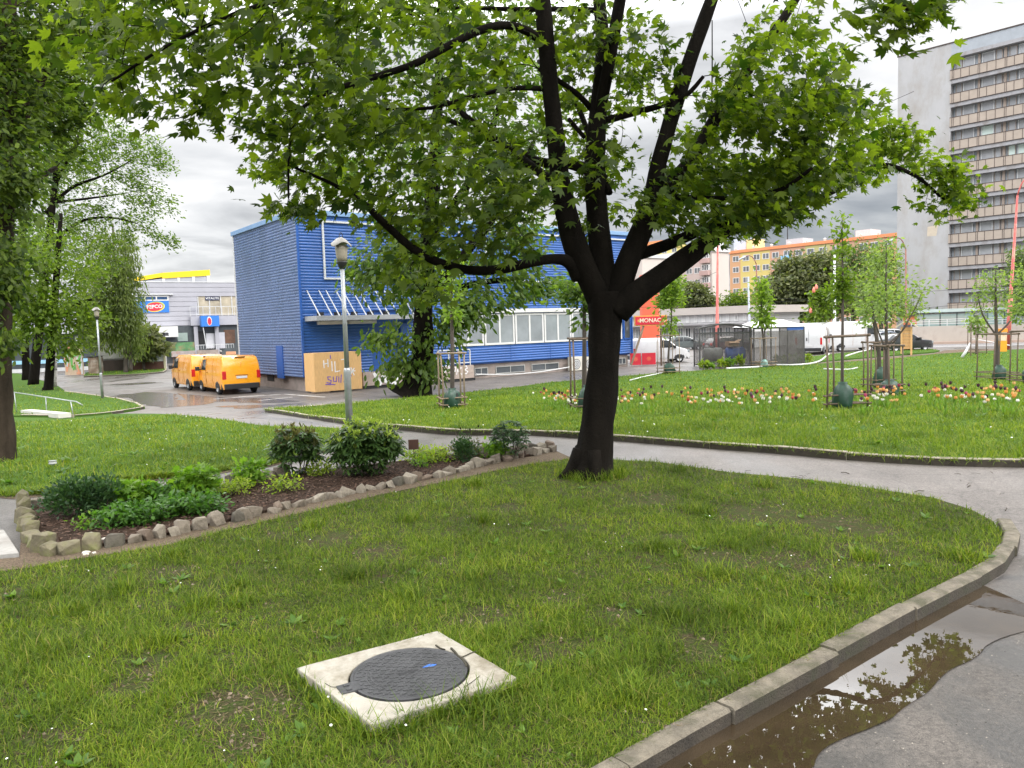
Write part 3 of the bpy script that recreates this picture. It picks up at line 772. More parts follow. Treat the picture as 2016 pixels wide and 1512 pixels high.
# hinge lug, to the side away from the tree
hl = gp(688, 1354, .06); hv = inv @ (hl - Vector((hn.location.x, hn.location.y, 0)))
hv.z = 0; hd = hv.normalized(); hs = Vector((-hd.y, hd.x, 0))
ml2 = MB()
a = hd * (rc_ - .03); b = hd * (rc_ + .075); wq = hs * .05
ml2.slab([((a - wq).x, (a - wq).y), ((b - wq).x, (b - wq).y), ((b + wq).x, (b + wq).y), ((a + wq).x, (a + wq).y)], .05, .0635)
for s_ in (-.025, .025):
    p = hd * (rc_ + .03) + hs * s_; ml2.box(p.x - .014, p.x + .014, p.y - .01, p.y + .01, .0635, .069)
ml2.build('hinge', M['iron'], hn)
mb2 = MB(); p = inv @ (gp(847, 1309, .062) - Vector((hn.location.x, hn.location.y, 0)))
poly = [(p.x + .05 * math.cos(q) * R.uniform(.4, 1), p.y + .02 * math.sin(q) * R.uniform(.5, 1)) for q in np.linspace(0, 2*PI, 15)[:-1]]
mb2.slab(poly, .0565, .0592); mb2.build('paint_mark', mk('blue_spray_paint', (.03, .12, .42), .5, .3, 9), hn)
# ------------------------------------------------------------------ growing branches
class Skel:
    def __init__(s): s.p = np.zeros((0, 3)); s.r = np.zeros(0); s.d = np.zeros((0, 3))
    def addpath(s, pts, rr):
        pts = np.array([tuple(p) for p in pts], float); rr = np.array(rr, float)
        d = np.gradient(pts, axis=0) if len(pts) > 1 else np.array([[0, 0, 1.0]])
        s.p = np.concatenate([s.p, pts]); s.r = np.concatenate([s.r, rr]); s.d = np.concatenate([s.d, norm(d)])
def smooth_path(pts, rr, k=4):
    P = [Vector(p) for p in pts]; out = []; ro = []
    for i in range(len(P) - 1):
        a = P[max(i-1, 0)]; b = P[i]; c = P[i+1]; d = P[min(i+2, len(P)-1)]
        for j in range(k):
            u = j / k
            out.append(.5 * ((2*b) + (c-a)*u + (2*a-5*b+4*c-d)*u*u + (3*b-a-3*c+d)*u*u*u)); ro.append(rr[i] + (rr[i+1] - rr[i]) * u)
    out.append(P[-1]); ro.append(rr[-1]); return out, ro
def grow(sk, mb, targets, r1=.004, taper=.5, sag=.06, n=5, rmax=.05, upright=0.0, mi=0, klen=.012):
    """join every target to the nearest point of the skeleton by a curved branch; new branches carry later ones"""
    tg = np.array(targets); left = list(range(len(tg)))
    dmin = np.array([np.min(((sk.p - q) ** 2).sum(1)) for q in tg])
    for i in sorted(left, key=lambda j: dmin[j]):
        q = tg[i]
        d2 = ((sk.p - q) ** 2).sum(1)
        v = norm(q - sk.p); d2 = d2 * (1.6 - .9 * (v * sk.d).sum(1))
        j = int(np.argmin(d2)); a = Vector(sk.p[j]); b = Vector(q); l = (b - a).length
        if l < .02: continue
        d0 = Vector(sk.d[j]); ctrl = a + (d0 * .6 + Vector((0, 0, upright)) + (b - a).normalized() * .6) * l * .45
        ctrl += Vector((R.gauss(0, .06), R.gauss(0, .06), R.gauss(0, .06))) * l
        m = 3 if l < .4 else 5; pts = []; rr = []
        ra = min(max(sk.r[j] * taper, r1 * 1.2), r1 + klen * l, rmax)
        for k in range(m + 1):
            u = k / m; p = a * (1-u)**2 + ctrl * 2*u*(1-u) + b * u*u
            p.z -= sag * l * math.sin(u * PI) * .5
            pts.append(p); rr.append(ra + (r1 - ra) * u)
        mb.tube(pts, rr, n if ra > .012 else 4, mi, cap=False)
        sk.addpath(pts[1:], rr[1:])
def leaves_at(C, per, spread, size, tm, out_from, droop=.35, upn=.8, jit=.5, flat=1.0):
    """leaf arrays around twig ends C: tips point outwards and a little down, faces to the sky"""
    C = np.array(C); n = len(C) * per
    P = np.repeat(C, per, 0) + rnd(n, 1) * np.array([spread, spread, spread * flat])
    o = norm(P - np.asarray(out_from)) if np.ndim(out_from) == 1 else norm(P - np.repeat(out_from, per, 0))
    o[:, 2] *= .4
    y = norm(o + rnd(n, jit) + [0, 0, -droop]); z = norm(rnd(n, .55) + o * .35 + [0, 0, upn])
    return place(tm, P, frames(y, z), size * NR.uniform(.5, 1.35, n))

# ------------------------------------------------------------------ the maple in the front lawn
M['maple_leaf'] = leafmat('maple_leaf', (.016, .038, .006), (.12, .168, .018), .53, .5, (2.1, 2.2, .7))
B0 = gp(1168, 936); Y0 = B0.y
maple = thing('maple_tree', 'large maple with a dark forked trunk in the front lawn', 'tree', (B0.x, B0.y, 0))
def loc(pts): return [(p[0] - B0.x, p[1] - B0.y, p[2]) for p in pts]
def limb(rows):
    """rows of photo x, y, distance behind (+) or before (-) the trunk, diameter in photo pixels"""
    P = [at(a, b, Y0 + dy) for a, b, dy, w_ in rows]
    rr = [max(.006, w_ / F * (Y0 + dy) / 2) for a, b, dy, w_ in rows]
    return smooth_path(loc(P), rr, 4)
trunk = [(1165,945,0,112),(1167,925,0,88),(1170,900,0,72),(1178,830,0,66),(1184,760,0,63),(1189,690,0,63),(1192,640,0,66),(1193,605,0,74),(1192,575,0,74)]
limbs = [
 [(1180,590,0,52),(1152,530,-.05,50),(1128,470,-.1,46),(1108,390,-.15,40),(1097,300,-.2,36),(1086,200,-.25,33),(1076,100,-.3,33),(1068,0,-.35,32),(1060,-110,-.4,28),(1068,-240,-.5,22),(1080,-380,-.5,14)],
 [(1192,590,.05,50),(1184,500,.1,46),(1176,420,.15,43),(1171,340,.2,42),(1174,260,.25,36),(1181,180,.3,32),(1186,90,.35,26),(1180,0,.4,24),(1172,-130,.5,20),(1165,-280,.6,12)],
 [(1178,230,.25,24),(1196,140,.1,24),(1212,50,0,23),(1228,-40,-.1,22),(1250,-170,-.1,18),(1290,-320,-.1,11)],
 [(1210,590,0,50),(1235,520,0,46),(1260,460,.05,42),(1283,400,.1,38),(1297,320,.1,30),(1325,220,.1,29),(1358,120,.1,28),(1390,30,.1,26),(1430,-80,.1,23),(1480,-220,0,15),(1540,-360,0,9)],
 [(1280,412,.1,34),(1320,362,.4,30),(1367,308,.7,27),(1405,240,.9,25),(1446,179,1.1,23),(1490,110,1.3,20),(1540,40,1.5,17),(1590,-40,1.7,15),(1660,-160,1.8,10)],
 [(1215,612,-.05,56),(1250,582,-.1,50),(1300,545,0,46),(1350,508,.15,43),(1395,476,.35,36),(1430,455,.6,26),(1500,425,1.0,19),(1580,402,1.5,14),(1650,372,1.9,11),(1730,325,2.4,9),(1800,345,2.8,7),(1850,385,3.0,5),(1885,410,3.1,4)],
 [(1255,502,.1,24),(1310,483,.3,24),(1360,462,.5,22),(1420,437,.7,17),(1480,420,.9,13),(1560,400,1.1,9)],
 [(1330,388,.4,12),(1400,392,.2,12),(1470,388,0,12),(1540,372,-.2,9),(1600,330,-.4,7)],
 [(1140,545,-.05,34),(1118,515,-.15,24),(1085,510,-.25,20),(1040,518,-.4,19),(980,531,-.5,19),(920,531,-.6,18),(860,515,-.7,17),(810,487,-.8,16),(770,452,-.9,15),(738,422,-1.0,14),(710,395,-1.1,10),(650,360,-1.2,7),(580,330,-1.3,5)],
 [(1064,80,-.3,17),(1040,62,-.45,17),(1000,50,-.6,16),(950,58,-.8,15),(880,92,-1.0,14),(820,124,-1.15,13),(760,145,-1.3,12),(700,163,-1.5,11),(640,185,-1.6,9),(590,220,-1.7,7),(570,290,-1.7,5),(568,390,-1.7,4)],
 [(1072,175,-.25,11),(1010,174,-.4,9),(930,190,-.5,8),(850,212,-.6,7),(760,215,-.6,5)],
 [(1152,332,.25,24),(1120,322,.35,20),(1060,318,.6,18),(1000,290,.9,16),(940,262,1.2,12),(860,225,1.5,8)],
 [(1095,362,-.1,20),(1050,330,.3,18),(1000,292,.7,17),(950,255,1.0,14),(880,200,1.3,9)],
 [(1182,240,.3,16),(1240,224,.2,14),(1300,208,.1,12),(1350,188,0,10),(1385,150,-.1,7)],
 [(1170,20,.4,11),(1100,18,.6,10),(1000,18,.9,9),(890,16,1.2,7),(760,40,1.4,5)],
 [(1062,-60,-.4,16),(980,-90,-.9,14),(840,-80,-1.6,12),(660,-30,-2.2,10),(480,20,-2.6,8),(330,90,-2.8,6),(220,160,-2.8,4)],
 [(1230,-60,0,16),(1300,-120,-.9,14),(1420,-160,-1.8,12),(1560,-130,-2.4,9),(1700,-60,-2.7,7),(1780,10,-2.8,5),(1800,60,-2.8,3)],
 [(1200,380,.1,14),(1150,240,.9,11),(1120,180,1.6,9),(1060,120,2.4,7)],
 [(1165,215,.3,12),(1130,180,.1,10),(1060,135,0,9)],
 [(1150,270,.3,9),(1120,235,.5,9)],
 [(1400,255,.8,3.5),(1402,150,.7,2.6),(1402,40,.7,2.0)]]
sk = Skel(); bkm = MB()
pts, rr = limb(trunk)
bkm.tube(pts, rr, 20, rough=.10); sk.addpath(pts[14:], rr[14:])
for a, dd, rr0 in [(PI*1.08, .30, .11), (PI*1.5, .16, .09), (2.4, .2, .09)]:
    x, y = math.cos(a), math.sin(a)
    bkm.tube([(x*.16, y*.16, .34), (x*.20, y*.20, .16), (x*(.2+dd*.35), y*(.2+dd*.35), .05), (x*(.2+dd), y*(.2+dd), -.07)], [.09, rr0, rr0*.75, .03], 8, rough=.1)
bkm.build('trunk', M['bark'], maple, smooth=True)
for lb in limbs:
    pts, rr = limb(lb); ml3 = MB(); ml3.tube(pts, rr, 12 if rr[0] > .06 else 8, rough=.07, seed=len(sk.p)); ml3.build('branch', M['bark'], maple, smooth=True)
    q = 4 if rr[0] > .08 else 1
    sk.addpath(pts[q:], rr[q:])
# outline of the crown, photo pixels and depth range, with the number of twigs in each lobe
lobes = [ # polygon, dmin, dmax, twigs
 ([(120,0),(200,-60),(420,-60),(700,-60),(720,120),(640,200),(500,180),(420,205),(390,255),(330,230),(240,225),(140,130)], -3.2, -1.2, 118),
 ([(620,-40),(1080,-40),(1080,170),(900,240),(700,240),(600,150)], -1.6, 1.8, 122),
 ([(470,215),(620,160),(900,230),(1060,240),(1090,330),(1060,420),(900,390),(740,395),(600,385),(548,362),(520,320),(480,300)], -2.0, 1.4, 132),
 ([(740,400),(980,400),(1080,440),(1060,490),(900,520),(860,595),(800,565),(765,510),(740,450)], -1.5, .3, 42),
 ([(550,385),(690,390),(640,415),(560,415)], -1.8, -.9, 7),
 ([(1090,0),(1250,0),(1250,160),(1215,330),(1200,450),(1120,480),(1095,300)], -.6, 1.8, 66),
 ([(1225,90),(1330,40),(1320,140),(1300,230),(1240,250)], -.3, .9, 10),
 ([(1440,70),(1540,20),(1600,30),(1645,60),(1655,140),(1620,220),(1560,260),(1450,260),(1390,200)], -.9, 1.9, 66),
 ([(1330,250),(1450,190),(1660,150),(1710,200),(1715,260),(1690,330),(1560,370),(1420,360),(1330,310)], -.7, 2.3, 106),
 ([(1300,330),(1420,340),(1640,340),(1735,300),(1700,360),(1600,385),(1530,440),(1440,470),(1380,460),(1310,440),(1250,450),(1270,390)], -.6, 2.0, 96),
 ([(1690,240),(1780,240),(1830,270),(1820,330),(1740,340),(1690,320)], 2.1, 3.0, 26),
 ([(1800,320),(1850,300),(1875,330),(1915,380),(1900,410),(1870,430),(1845,425),(1820,395)], 2.7, 3.3, 26),
 ([(1720,20),(1830,-40),(1850,20),(1800,70),(1770,90),(1730,75)], -3.0, -2.4, 14),
 ([(1470,310),(1530,390),(1500,450),(1440,470),(1420,400)], -.2, 1.2, 16),
 ([(1200,-60),(1900,-260),(1950,-30),(1900,-20),(1700,-30),(1500,0),(1380,-20)], -3.6, 1.5, 60),
 ([(60,-60),(1100,-60),(1000,-420),(500,-380),(200,-250)], -4.0, 1.8, 80),
 ([(900,-60),(1600,-60),(1500,-520),(1000,-560)], -3.6, 2.6, 80),
]
tw = []; nvis = 0
for poly, d0, d1, cnt in lobes:
    PA = poly; xs = [p[0] for p in PA]; ysq = [p[1] for p in PA]; k = 0; tries = 0
    while k < cnt and tries < 5000:
        tries += 1; a, b = R.uniform(min(xs), max(xs)), R.uniform(min(ysq), max(ysq))
        if not inpoly(np.array([(a, b)]), PA)[0]: continue
        p = at(a, b, Y0 + R.uniform(d0, d1)); tw.append((p.x - B0.x, p.y - B0.y, p.z)); k += 1
mtw = MB(); n0 = len(sk.p)
grow(sk, mtw, tw, r1=.0035, rmax=.03, klen=.009, upright=.1)
mtw.build('twigs', M['bark'], maple, smooth=True)
TW = np.array(tw)
per = 21
# leaves sit along the last half metre of every twig, in flat sprays
ch = [leaves_at(TW, per, .155, .108, MAPLE, np.array([0, 0, 3.2]), .45, .9, .55, .5)]
npmesh('foliage', ch, M['maple_leaf'], maple)

# ------------------------------------------------------------------ general broad-leaved tree
def tree(name, label, base, trunk, blobs, ntw, per, size, tm, lm, bm_, spread, group=None, cat='tree', upright=.3, droop=.3, flat=.7, r1=.006, rmax=.06, hang=0.0, stems=(), nostem=False, upn=.7, klen=.012, ground=None):
    """trunk and stems: rows of local x,y,z,radius; blobs: centre, radii, weight"""
    root = thing(name, label, cat, base, 0, group)
    mbt = MB(); s2 = Skel()
    for k, tr in enumerate([trunk] + list(stems)):
        pts, rr = smooth_path([q[:3] for q in tr], [q[3] for q in tr], 4)
        mbt.tube(pts, rr, 12 if rr[0] > .08 else 8, rough=.08, seed=k)
        h = max(q[2] for q in tr); sel = [i for i, p in enumerate(pts) if p.z > .3 * h or k]
        s2.addpath([pts[i] for i in sel], [rr[i] for i in sel])
    mbt.build('trunk', bm_, root, smooth=True)
    wsum = sum(b[6] for b in blobs); C = []
    for b in blobs:
        n_ = max(1, int(round(ntw * b[6] / wsum)))
        for _ in range(n_):
            v = Vector((R.gauss(0, 1), R.gauss(0, 1), R.gauss(0, 1))).normalized() * (R.random() ** .45)
            C.append((b[0] + v.x * b[3], b[1] + v.y * b[4], b[2] + v.z * b[5]))
    mt = MB(); grow(s2, mt, C, r1=r1, upright=upright, rmax=rmax, klen=klen)
    mt.build('branches', bm_, root, smooth=True)
    A = np.array(C)
    if hang:
        A = np.concatenate([A + np.array([NR.normal(0, .08), NR.normal(0, .08), -hang * f]) for f in np.linspace(0, 1, 5)])
        A = A + rnd(len(A), .05)
    cen = np.array([0, 0, np.mean(A[:, 2]) * .8])
    npmesh('foliage', [leaves_at(A, per, spread, size, tm, cen, droop, upn, .6, flat)], lm, root)
    return root
# ------------------------------------------------------------------ other trees
def pb(base, a, b, Y, rx, ry, wt=None, rd=None):
    """blob centred on a photo pixel at depth Y, radii in photo pixels"""
    p = at(a, b, Y); k = Y / F
    return (p.x - base[0], p.y - base[1], p.z - base[2], rx * k, (rd if rd else (rx + ry) / 2 * k), ry * k, wt if wt else rx * ry)
def pt(base, a, b, Y, wpx):
    p = at(a, b, Y); return (p.x - base[0], p.y - base[1], p.z - base[2], wpx * Y / F / 2)
M['leaf_mid'] = leafmat('mid_green_leaf', (.035, .07, .013), (.11, .16, .03), .45)
M['leaf_bright'] = leafmat('bright_spring_leaf', (.055, .10, .010), (.135, .19, .022), .45)
M['leaf_left'] = leafmat('fresh_green_leaf', (.035, .075, .010), (.125, .175, .024), .5)
M['leaf_ivy'] = leafmat('ivy_leaf', (.016, .036, .007), (.10, .14, .022), .45, .6)
M['leaf_willow'] = leafmat('weeping_leaf', (.06, .09, .024), (.15, .185, .055), .45)
M['leaf_olive'] = leafmat('greyish_leaf', (.05, .085, .03), (.13, .17, .07), .4)
M['needle'] = leafmat('pine_needle', (.06, .08, .035), (.17, .18, .085), .3)
M['leaf_young'] = leafmat('young_tree_leaf', (.07, .125, .015), (.17, .24, .035), .45)
M['leaf_pale'] = leafmat('pale_airy_leaf', (.09, .14, .035), (.2, .26, .08), .45)

# middle tree with shoots on its trunk
b = gp(815, 776); Y = b.y
tr = [pt(b, 812, 782, Y, 100), pt(b, 820, 760, Y, 62), pt(b, 830, 720, Y, 46), pt(b, 833, 660, Y, 42), pt(b, 833, 610, Y, 36), pt(b, 838, 540, Y, 34), pt(b, 850, 400, Y, 30), pt(b, 860, 250, Y, 22), pt(b, 865, 80, Y, 12), pt(b, 868, -80, Y, 6)]
stems = [[pt(b, 834, 600, Y, 24), pt(b, 900, 520, Y-.5, 20), pt(b, 990, 400, Y-1, 14), pt(b, 1050, 280, Y-1, 8)],
         [pt(b, 836, 560, Y, 20), pt(b, 790, 480, Y-1, 16), pt(b, 740, 420, Y-2, 10)],
         [pt(b, 842, 470, Y, 20), pt(b, 940, 330, Y+1, 15), pt(b, 1000, 150, Y+1, 8)],
         [pt(b, 836, 590, Y, 18), pt(b, 930, 560, Y+1, 13), pt(b, 1040, 545, Y+1, 8)]]
bl = [pb(b, 760, 500, Y-2, 70, 70, 1.0), pb(b, 720, 540, Y-2.5, 40, 40, .35), pb(b, 860, 480, Y, 100, 90, 1.3), pb(b, 960, 560, Y-.5, 80, 60, .9), pb(b, 910, 610, Y-1, 55, 45, .6), pb(b, 1060, 560, Y, 60, 60, .6), pb(b, 1010, 470, Y, 80, 70, .9),
      pb(b, 870, 300, Y, 150, 130, 2.2), pb(b, 1000, 250, Y, 110, 140, 1.8), pb(b, 880, 60, Y, 170, 120, 2.2), pb(b, 1040, 80, Y, 80, 100, .9), pb(b, 700, 330, Y-1, 70, 80, .7),
      pb(b, 800, 560, Y-1, 60, 60, .7), pb(b, 790, 660, Y-.8, 55, 26, .34), pb(b, 875, 660, Y-.6, 40, 34, .36), pb(b, 735, 672, Y-1, 28, 14, .1), pb(b, 800, 720, Y-.6, 42, 30, .34), pb(b, 850, 730, Y-.6, 26, 36, .3), pb(b, 770, 735, Y-.6, 24, 20, .12), pb(b, 905, 625, Y-1, 36, 26, .2)]
tree('broadleaf_tree', 'broad dark-trunked tree with leafy shoots on its trunk, before the blue building', b, tr, bl, 560, 26, .30, OVAL, M['leaf_mid'], M['bark'], .34, stems=stems, rmax=.09, droop=.5)

# far left: ivy-clad trunk with hanging foliage
b = gp(-22, 900); Y = b.y
tr = [pt(b, -25, 915, Y, 125), pt(b, -22, 880, Y, 92), pt(b, -20, 780, Y, 76), pt(b, -16, 600, Y, 70), pt(b, -8, 400, Y, 64), pt(b, 0, 200, Y, 56), pt(b, 5, 0, Y, 46), pt(b, 5, -300, Y, 28)]
st = [[pt(b, -5, 350, Y, 26), pt(b, 60, 200, Y+.6, 18), pt(b, 130, 60, Y+1, 10), pt(b, 180, -80, Y+1.2, 5)], [pt(b, -12, 480, Y, 22), pt(b, 40, 380, Y+1, 14), pt(b, 110, 330, Y+2, 8)]]
bl = [pb(b, 20, 120, Y-.2, 70, 150, 1.1), pb(b, 30, 330, Y-.3, 40, 120, .8), pb(b, 14, 540, Y-.45, 26, 90, .5), pb(b, 2, 680, Y-.43, 8, 50, .12),
      pb(b, 110, 60, Y+1, 100, 110, 1.2), pb(b, 100, 220, Y+1.5, 80, 90, 1.0), pb(b, 200, 60, Y+1.5, 60, 70, .5), pb(b, -40, -200, Y, 160, 160, .8)]
tree('ivy_clad_tree', 'thick ivy-covered tree trunk standing in the middle lawn at the edge of the view', b, tr, bl, 460, 30, .125, OVAL, M['leaf_ivy'], M['bark_brown'], .15, stems=st, droop=.35)

# three trunks beyond on the tree lawn
def lefttree(label, bpx, wpx, top, blobs, ntw, lm, size=.26, tm=OVAL, stems_=(), per=24, spread=.4, **kw):
    b = gp(*bpx); Y = b.y
    tr = [pt(b, bpx[0], bpx[1] + 4, Y, wpx * 1.5), pt(b, bpx[0] + 1, bpx[1] - 14, Y, wpx), pt(b, (bpx[0] + top[0]) / 2, (bpx[1] + top[1]) / 2, Y, wpx * .8), pt(b, top[0], top[1], Y, wpx * .4)]
    bl = [pb(b, x, y, Y + dy, rx, ry, wt) for x, y, dy, rx, ry, wt in blobs]
    st = [[pt(b, x, y, Y + dy, w_) for x, y, dy, w_ in s] for s in stems_]
    return tree('broadleaf_tree', label, b, tr, bl, ntw, per, size, tm, lm, M[kw.pop('bark', 'bark')], spread, stems=st, **kw)
lefttree('dark-trunked tree with a low bright crown, nearest of three on the tree lawn', (95,768), 17, (120,420),
   [(90,600,-1,80,40,1.0),(150,630,-1,50,36,.7),(50,560,-1,60,60,.8),(120,520,0,70,60,.8),(60,640,-1,50,40,.5),(130,680,-1,40,24,.3)], 330, M['leaf_bright'],
   stems_=[[(98,660,0,10),(60,620,-.5,7),(30,600,-1,4)],[(100,640,0,10),(150,600,-.5,7),(180,590,-1,4)]])
lefttree('tall dark-trunked tree with an open crown against the sky, behind the park lamp', (66,757), 18, (120,250),
   [(150,300,0,70,70,1.0),(230,330,1,80,60,1.1),(300,310,1,45,45,.5),(210,430,1,80,60,1.0),(290,400,1,50,60,.6),(320,480,1,30,30,.2),(110,430,0,80,80,1.1),(70,300,0,60,80,.8),(60,480,0,60,60,.7),(230,260,1,50,30,.4),(180,520,1,70,40,.6),(140,160,2,70,90,.9)], 430, M['leaf_left'],
   stems_=[[(80,500,0,9),(150,440,.5,6),(215,428,1,4),(270,440,1,2)],[(90,420,0,9),(140,370,.5,6),(205,345,1,4),(260,315,1,2)],[(100,380,0,7),(150,280,.5,5),(170,210,1,3)],[(95,400,0,6),(180,390,.5,4),(250,380,1,2)]], size=.20, per=46, spread=.30)
lefttree('slim dark trunk in the tree lawn half hidden behind its two neighbours', (50,748), 14, (40,180),
   [(60,180,1,90,90,1.2),(30,330,1,80,90,1.1),(140,200,1,70,70,.8),(40,480,0,70,70,.8),(20,620,0,60,50,.5),(100,100,1,90,70,.9),(110,330,1,70,70,.8)], 760, M['leaf_left'], size=.24, per=30, spread=.33)
# weeping birch
b = gp(248, 733); Y = b.y
tr = [pt(b, 248, 736, Y, 10), pt(b, 246, 690, Y, 7), pt(b, 235, 600, Y, 5), pt(b, 225, 500, Y, 4), pt(b, 222, 440, Y, 3)]
bl = [pb(b, 215, 470, Y, 55, 40, .8), pb(b, 245, 540, Y, 34, 40, .8), pb(b, 190, 560, Y, 50, 40, .8), pb(b, 258, 612, Y, 26, 28, .5), pb(b, 215, 596, Y, 44, 24, .6), pb(b, 178, 606, Y, 28, 18, .25)]
tree('weeping_birch', 'weeping birch with hanging pale green twigs in front of the shop signs', b, tr, bl, 260, 12, .36, LONG, M['leaf_willow'], M['bark_grey'], .24, hang=3.0, droop=1.6, stems=[[pt(b, 258, 730, Y, 7), pt(b, 257, 690, Y, 6), pt(b, 262, 620, Y, 4)]])
b = gp(110, 762); Y = b.y
tr = [pt(b, 108, 762, Y, 8), pt(b, 108, 690, Y, 8), pt(b, 110, 600, Y, 8), pt(b, 113, 530, Y, 6), pt(b, 118, 430, Y, 3)]
tree('silver_birch', 'pale-barked birch among the dark trunks on the tree lawn', b, tr, [pb(b, 130, 480, Y, 60, 60, 1), pb(b, 160, 560, Y, 50, 40, .6)], 70, 18, .2, OVAL, M['leaf_left'], M['bark_birch'], .4)
# pine beside the kiosk
def pine(label, bpx, h_px, wpx, n, blobs=None, base=None, dist=None, size=.5, mat='needle', name='pine_tree', group=None):
    b = base or gp(*bpx); Y = b.y
    x, y = bpx
    tr = [pt(b, x, y + 2, Y, wpx * .14), pt(b, x, y - h_px * .5, Y, wpx * .10), pt(b, x, y - h_px * .98, Y, wpx * .03)]
    bl = blobs and [pb(b, q[0], q[1], Y, q[2], q[3], q[4]) for q in blobs] or [pb(b, x, y - h_px * .45, Y, wpx * .5, h_px * .2, 1), pb(b, x, y - h_px * .65, Y, wpx * .38, h_px * .16, .7), pb(b, x, y - h_px * .87, Y, wpx * .22, h_px * .13, .35)]
    return tree(name, label, b, tr, bl, n, 30, size, DIAM, M[mat], M['bark_grey'], size * .6, droop=.1, upn=.3, group=group, flat=.7)
pine('dark bushy pine overhanging the kiosk', (283,728), 86, 40, 52, [(284,662,22,14,1),(272,680,20,10,.6),(300,684,18,8,.5),(288,694,20,6,.3)], size=.6)

# trees beyond the road and behind the low building
def far(label, bpx, Y, blobs, ntw, lm, size, name='broadleaf_tree', tm=OVAL, per=26, spread=.6, wpx=4, **kw):
    p = at(bpx[0], bpx[1], Y); b = Vector((p.x, p.y, -1.1)); top = min(q[1] for q in blobs)
    tr = [pt(b, bpx[0], bpx[1] + 8, Y, wpx * 1.4), pt(b, bpx[0], (bpx[1] + top) / 2, Y, wpx), pt(b, bpx[0] + 1, top, Y, wpx * .4)]
    tr[0] = (tr[0][0], tr[0][1], -.1, tr[0][3])
    return tree(name, label, b, tr, [pb(b, *q[:2], Y, *q[2:]) for q in blobs], ntw, per, size, tm, lm, M['bark_grey'], spread, **kw)
far('round bright green tree behind the low white building, beside the red pylon', (1315,640), 112, [(1315,585,26,26,1),(1300,606,18,16,.4),(1325,560,14,12,.25)], 90, M['leaf_bright'], .5, spread=.7)
far('grey-green pine behind the low white building, before the pink flats', (1385,640), 116, [(1372,590,22,24,1),(1366,572,14,14,.4),(1392,596,12,16,.35),(1348,590,12,18,.35)], 90, M['needle'], .5, 'pine_tree', DIAM, 70, .55)
far('small bright rounded tree at the end of the low white building', (1448,640), 112, [(1448,592,24,16,1),(1432,600,14,10,.3),(1462,600,12,10,.3)], 60, M['leaf_bright'], .45, spread=.6)
far('dull olive trees edge seen between the blue building and the pylon', (1252,645), 118, [(1254,594,12,20,1),(1244,600,10,14,.4)], 40, M['leaf_olive'], .6)
far('wide dark pine mass with drooping boughs behind the parked white van', (1575,640), 96, [(1570,560,58,32,1.2),(1530,585,30,26,.5),(1610,545,40,40,.9),(1560,528,22,18,.25),(1600,595,60,26,.8),(1545,605,40,16,.4)], 400, M['needle'], .5, 'pine_tree', DIAM, 70, .7, 8)
far('tall greyish poplar behind the narrow staked tree', (1680,640), 104, [(1650,540,34,46,.8),(1690,520,36,44,.9),(1700,580,60,44,1.0),(1650,590,40,34,.6)], 230, M['leaf_olive'], .45, spread=.6, wpx=7)
far('tall fresh green tree standing close before the grey tower', (1735,640), 88, [(1736,520,30,44,.9),(1720,570,40,40,.8),(1755,585,24,34,.4),(1736,610,50,22,.5)], 190, M['leaf_pale'], .38, spread=.5, wpx=6)
far('leafy tree at the edge of the view beside the grey tower', (2040,650), 74, [(2020,520,26,60,1),(2010,590,24,40,.6)], 120, M['leaf_olive'], .34, spread=.5, wpx=5)
far('dark shrubby tree behind the glass shelter', (1860,650), 100, [(1830,620,24,10,.5)], 24, M['leaf_olive'], .4)

# young staked trees, their frames and watering bags
def stakes(label, c, side, h, ang, mat, n=4, rails=2, group='stake frames round the young trees', rot=0):
    b = Vector(c); root = thing('stake_frame', label, 'tree stakes', b, ang, group)
    s = side / 2; r = .023
    P = [(-s, -s), (s, -s), (s, s), (-s, s)] if n == 4 else [(-s, -s * .5), (s, -s * .5), (0, s * .9)]
    tops = []
    for i, (x, y) in enumerate(P):
        l = MB(); j = [R.gauss(0, .015) for _ in range(4)]
        l.tube([(x, y, -.1), (x + j[0], y + j[1], h * .5), (x + j[2], y + j[3], h + .02)], [r * 1.05, r, r * .92], 8); l.build('post', M[mat], root, smooth=True); tops.append((x + j[2], y + j[3]))
    for i in range(n):
        a, c2 = tops[i], tops[(i + 1) % n]
        l = MB(); d = Vector((c2[0] - a[0], c2[1] - a[1], 0)).normalized() * .06
        l.tube([(a[0] - d.x, a[1] - d.y, h + R.uniform(-.01, .03)), (c2[0] + d.x, c2[1] + d.y, h + R.uniform(-.01, .03))], r * 1.1, 8)
        l.build('top_rail', M[mat], root, smooth=True)
        for zz_ in [.12, .3][:rails]:
            l = MB(); a2, c3 = P[i], P[(i + 1) % n]
            l.tube([(a2[0] * 1.06 - d.x, a2[1] * 1.06 - d.y, zz_), (c3[0] * 1.06 + d.x, c3[1] * 1.06 + d.y, zz_ + R.uniform(-.01, .01))], r * .85, 6); l.build('low_rail', M[mat], root, smooth=True)
    return root
M['bag'] = mk('green_watering_bag', (.012, .048, .028), .45, .25, 6, .5, 9, rvar=.12)
M['bag_pale'] = mk('pale_green_bag', (.2, .34, .3), .5, .15, 6)
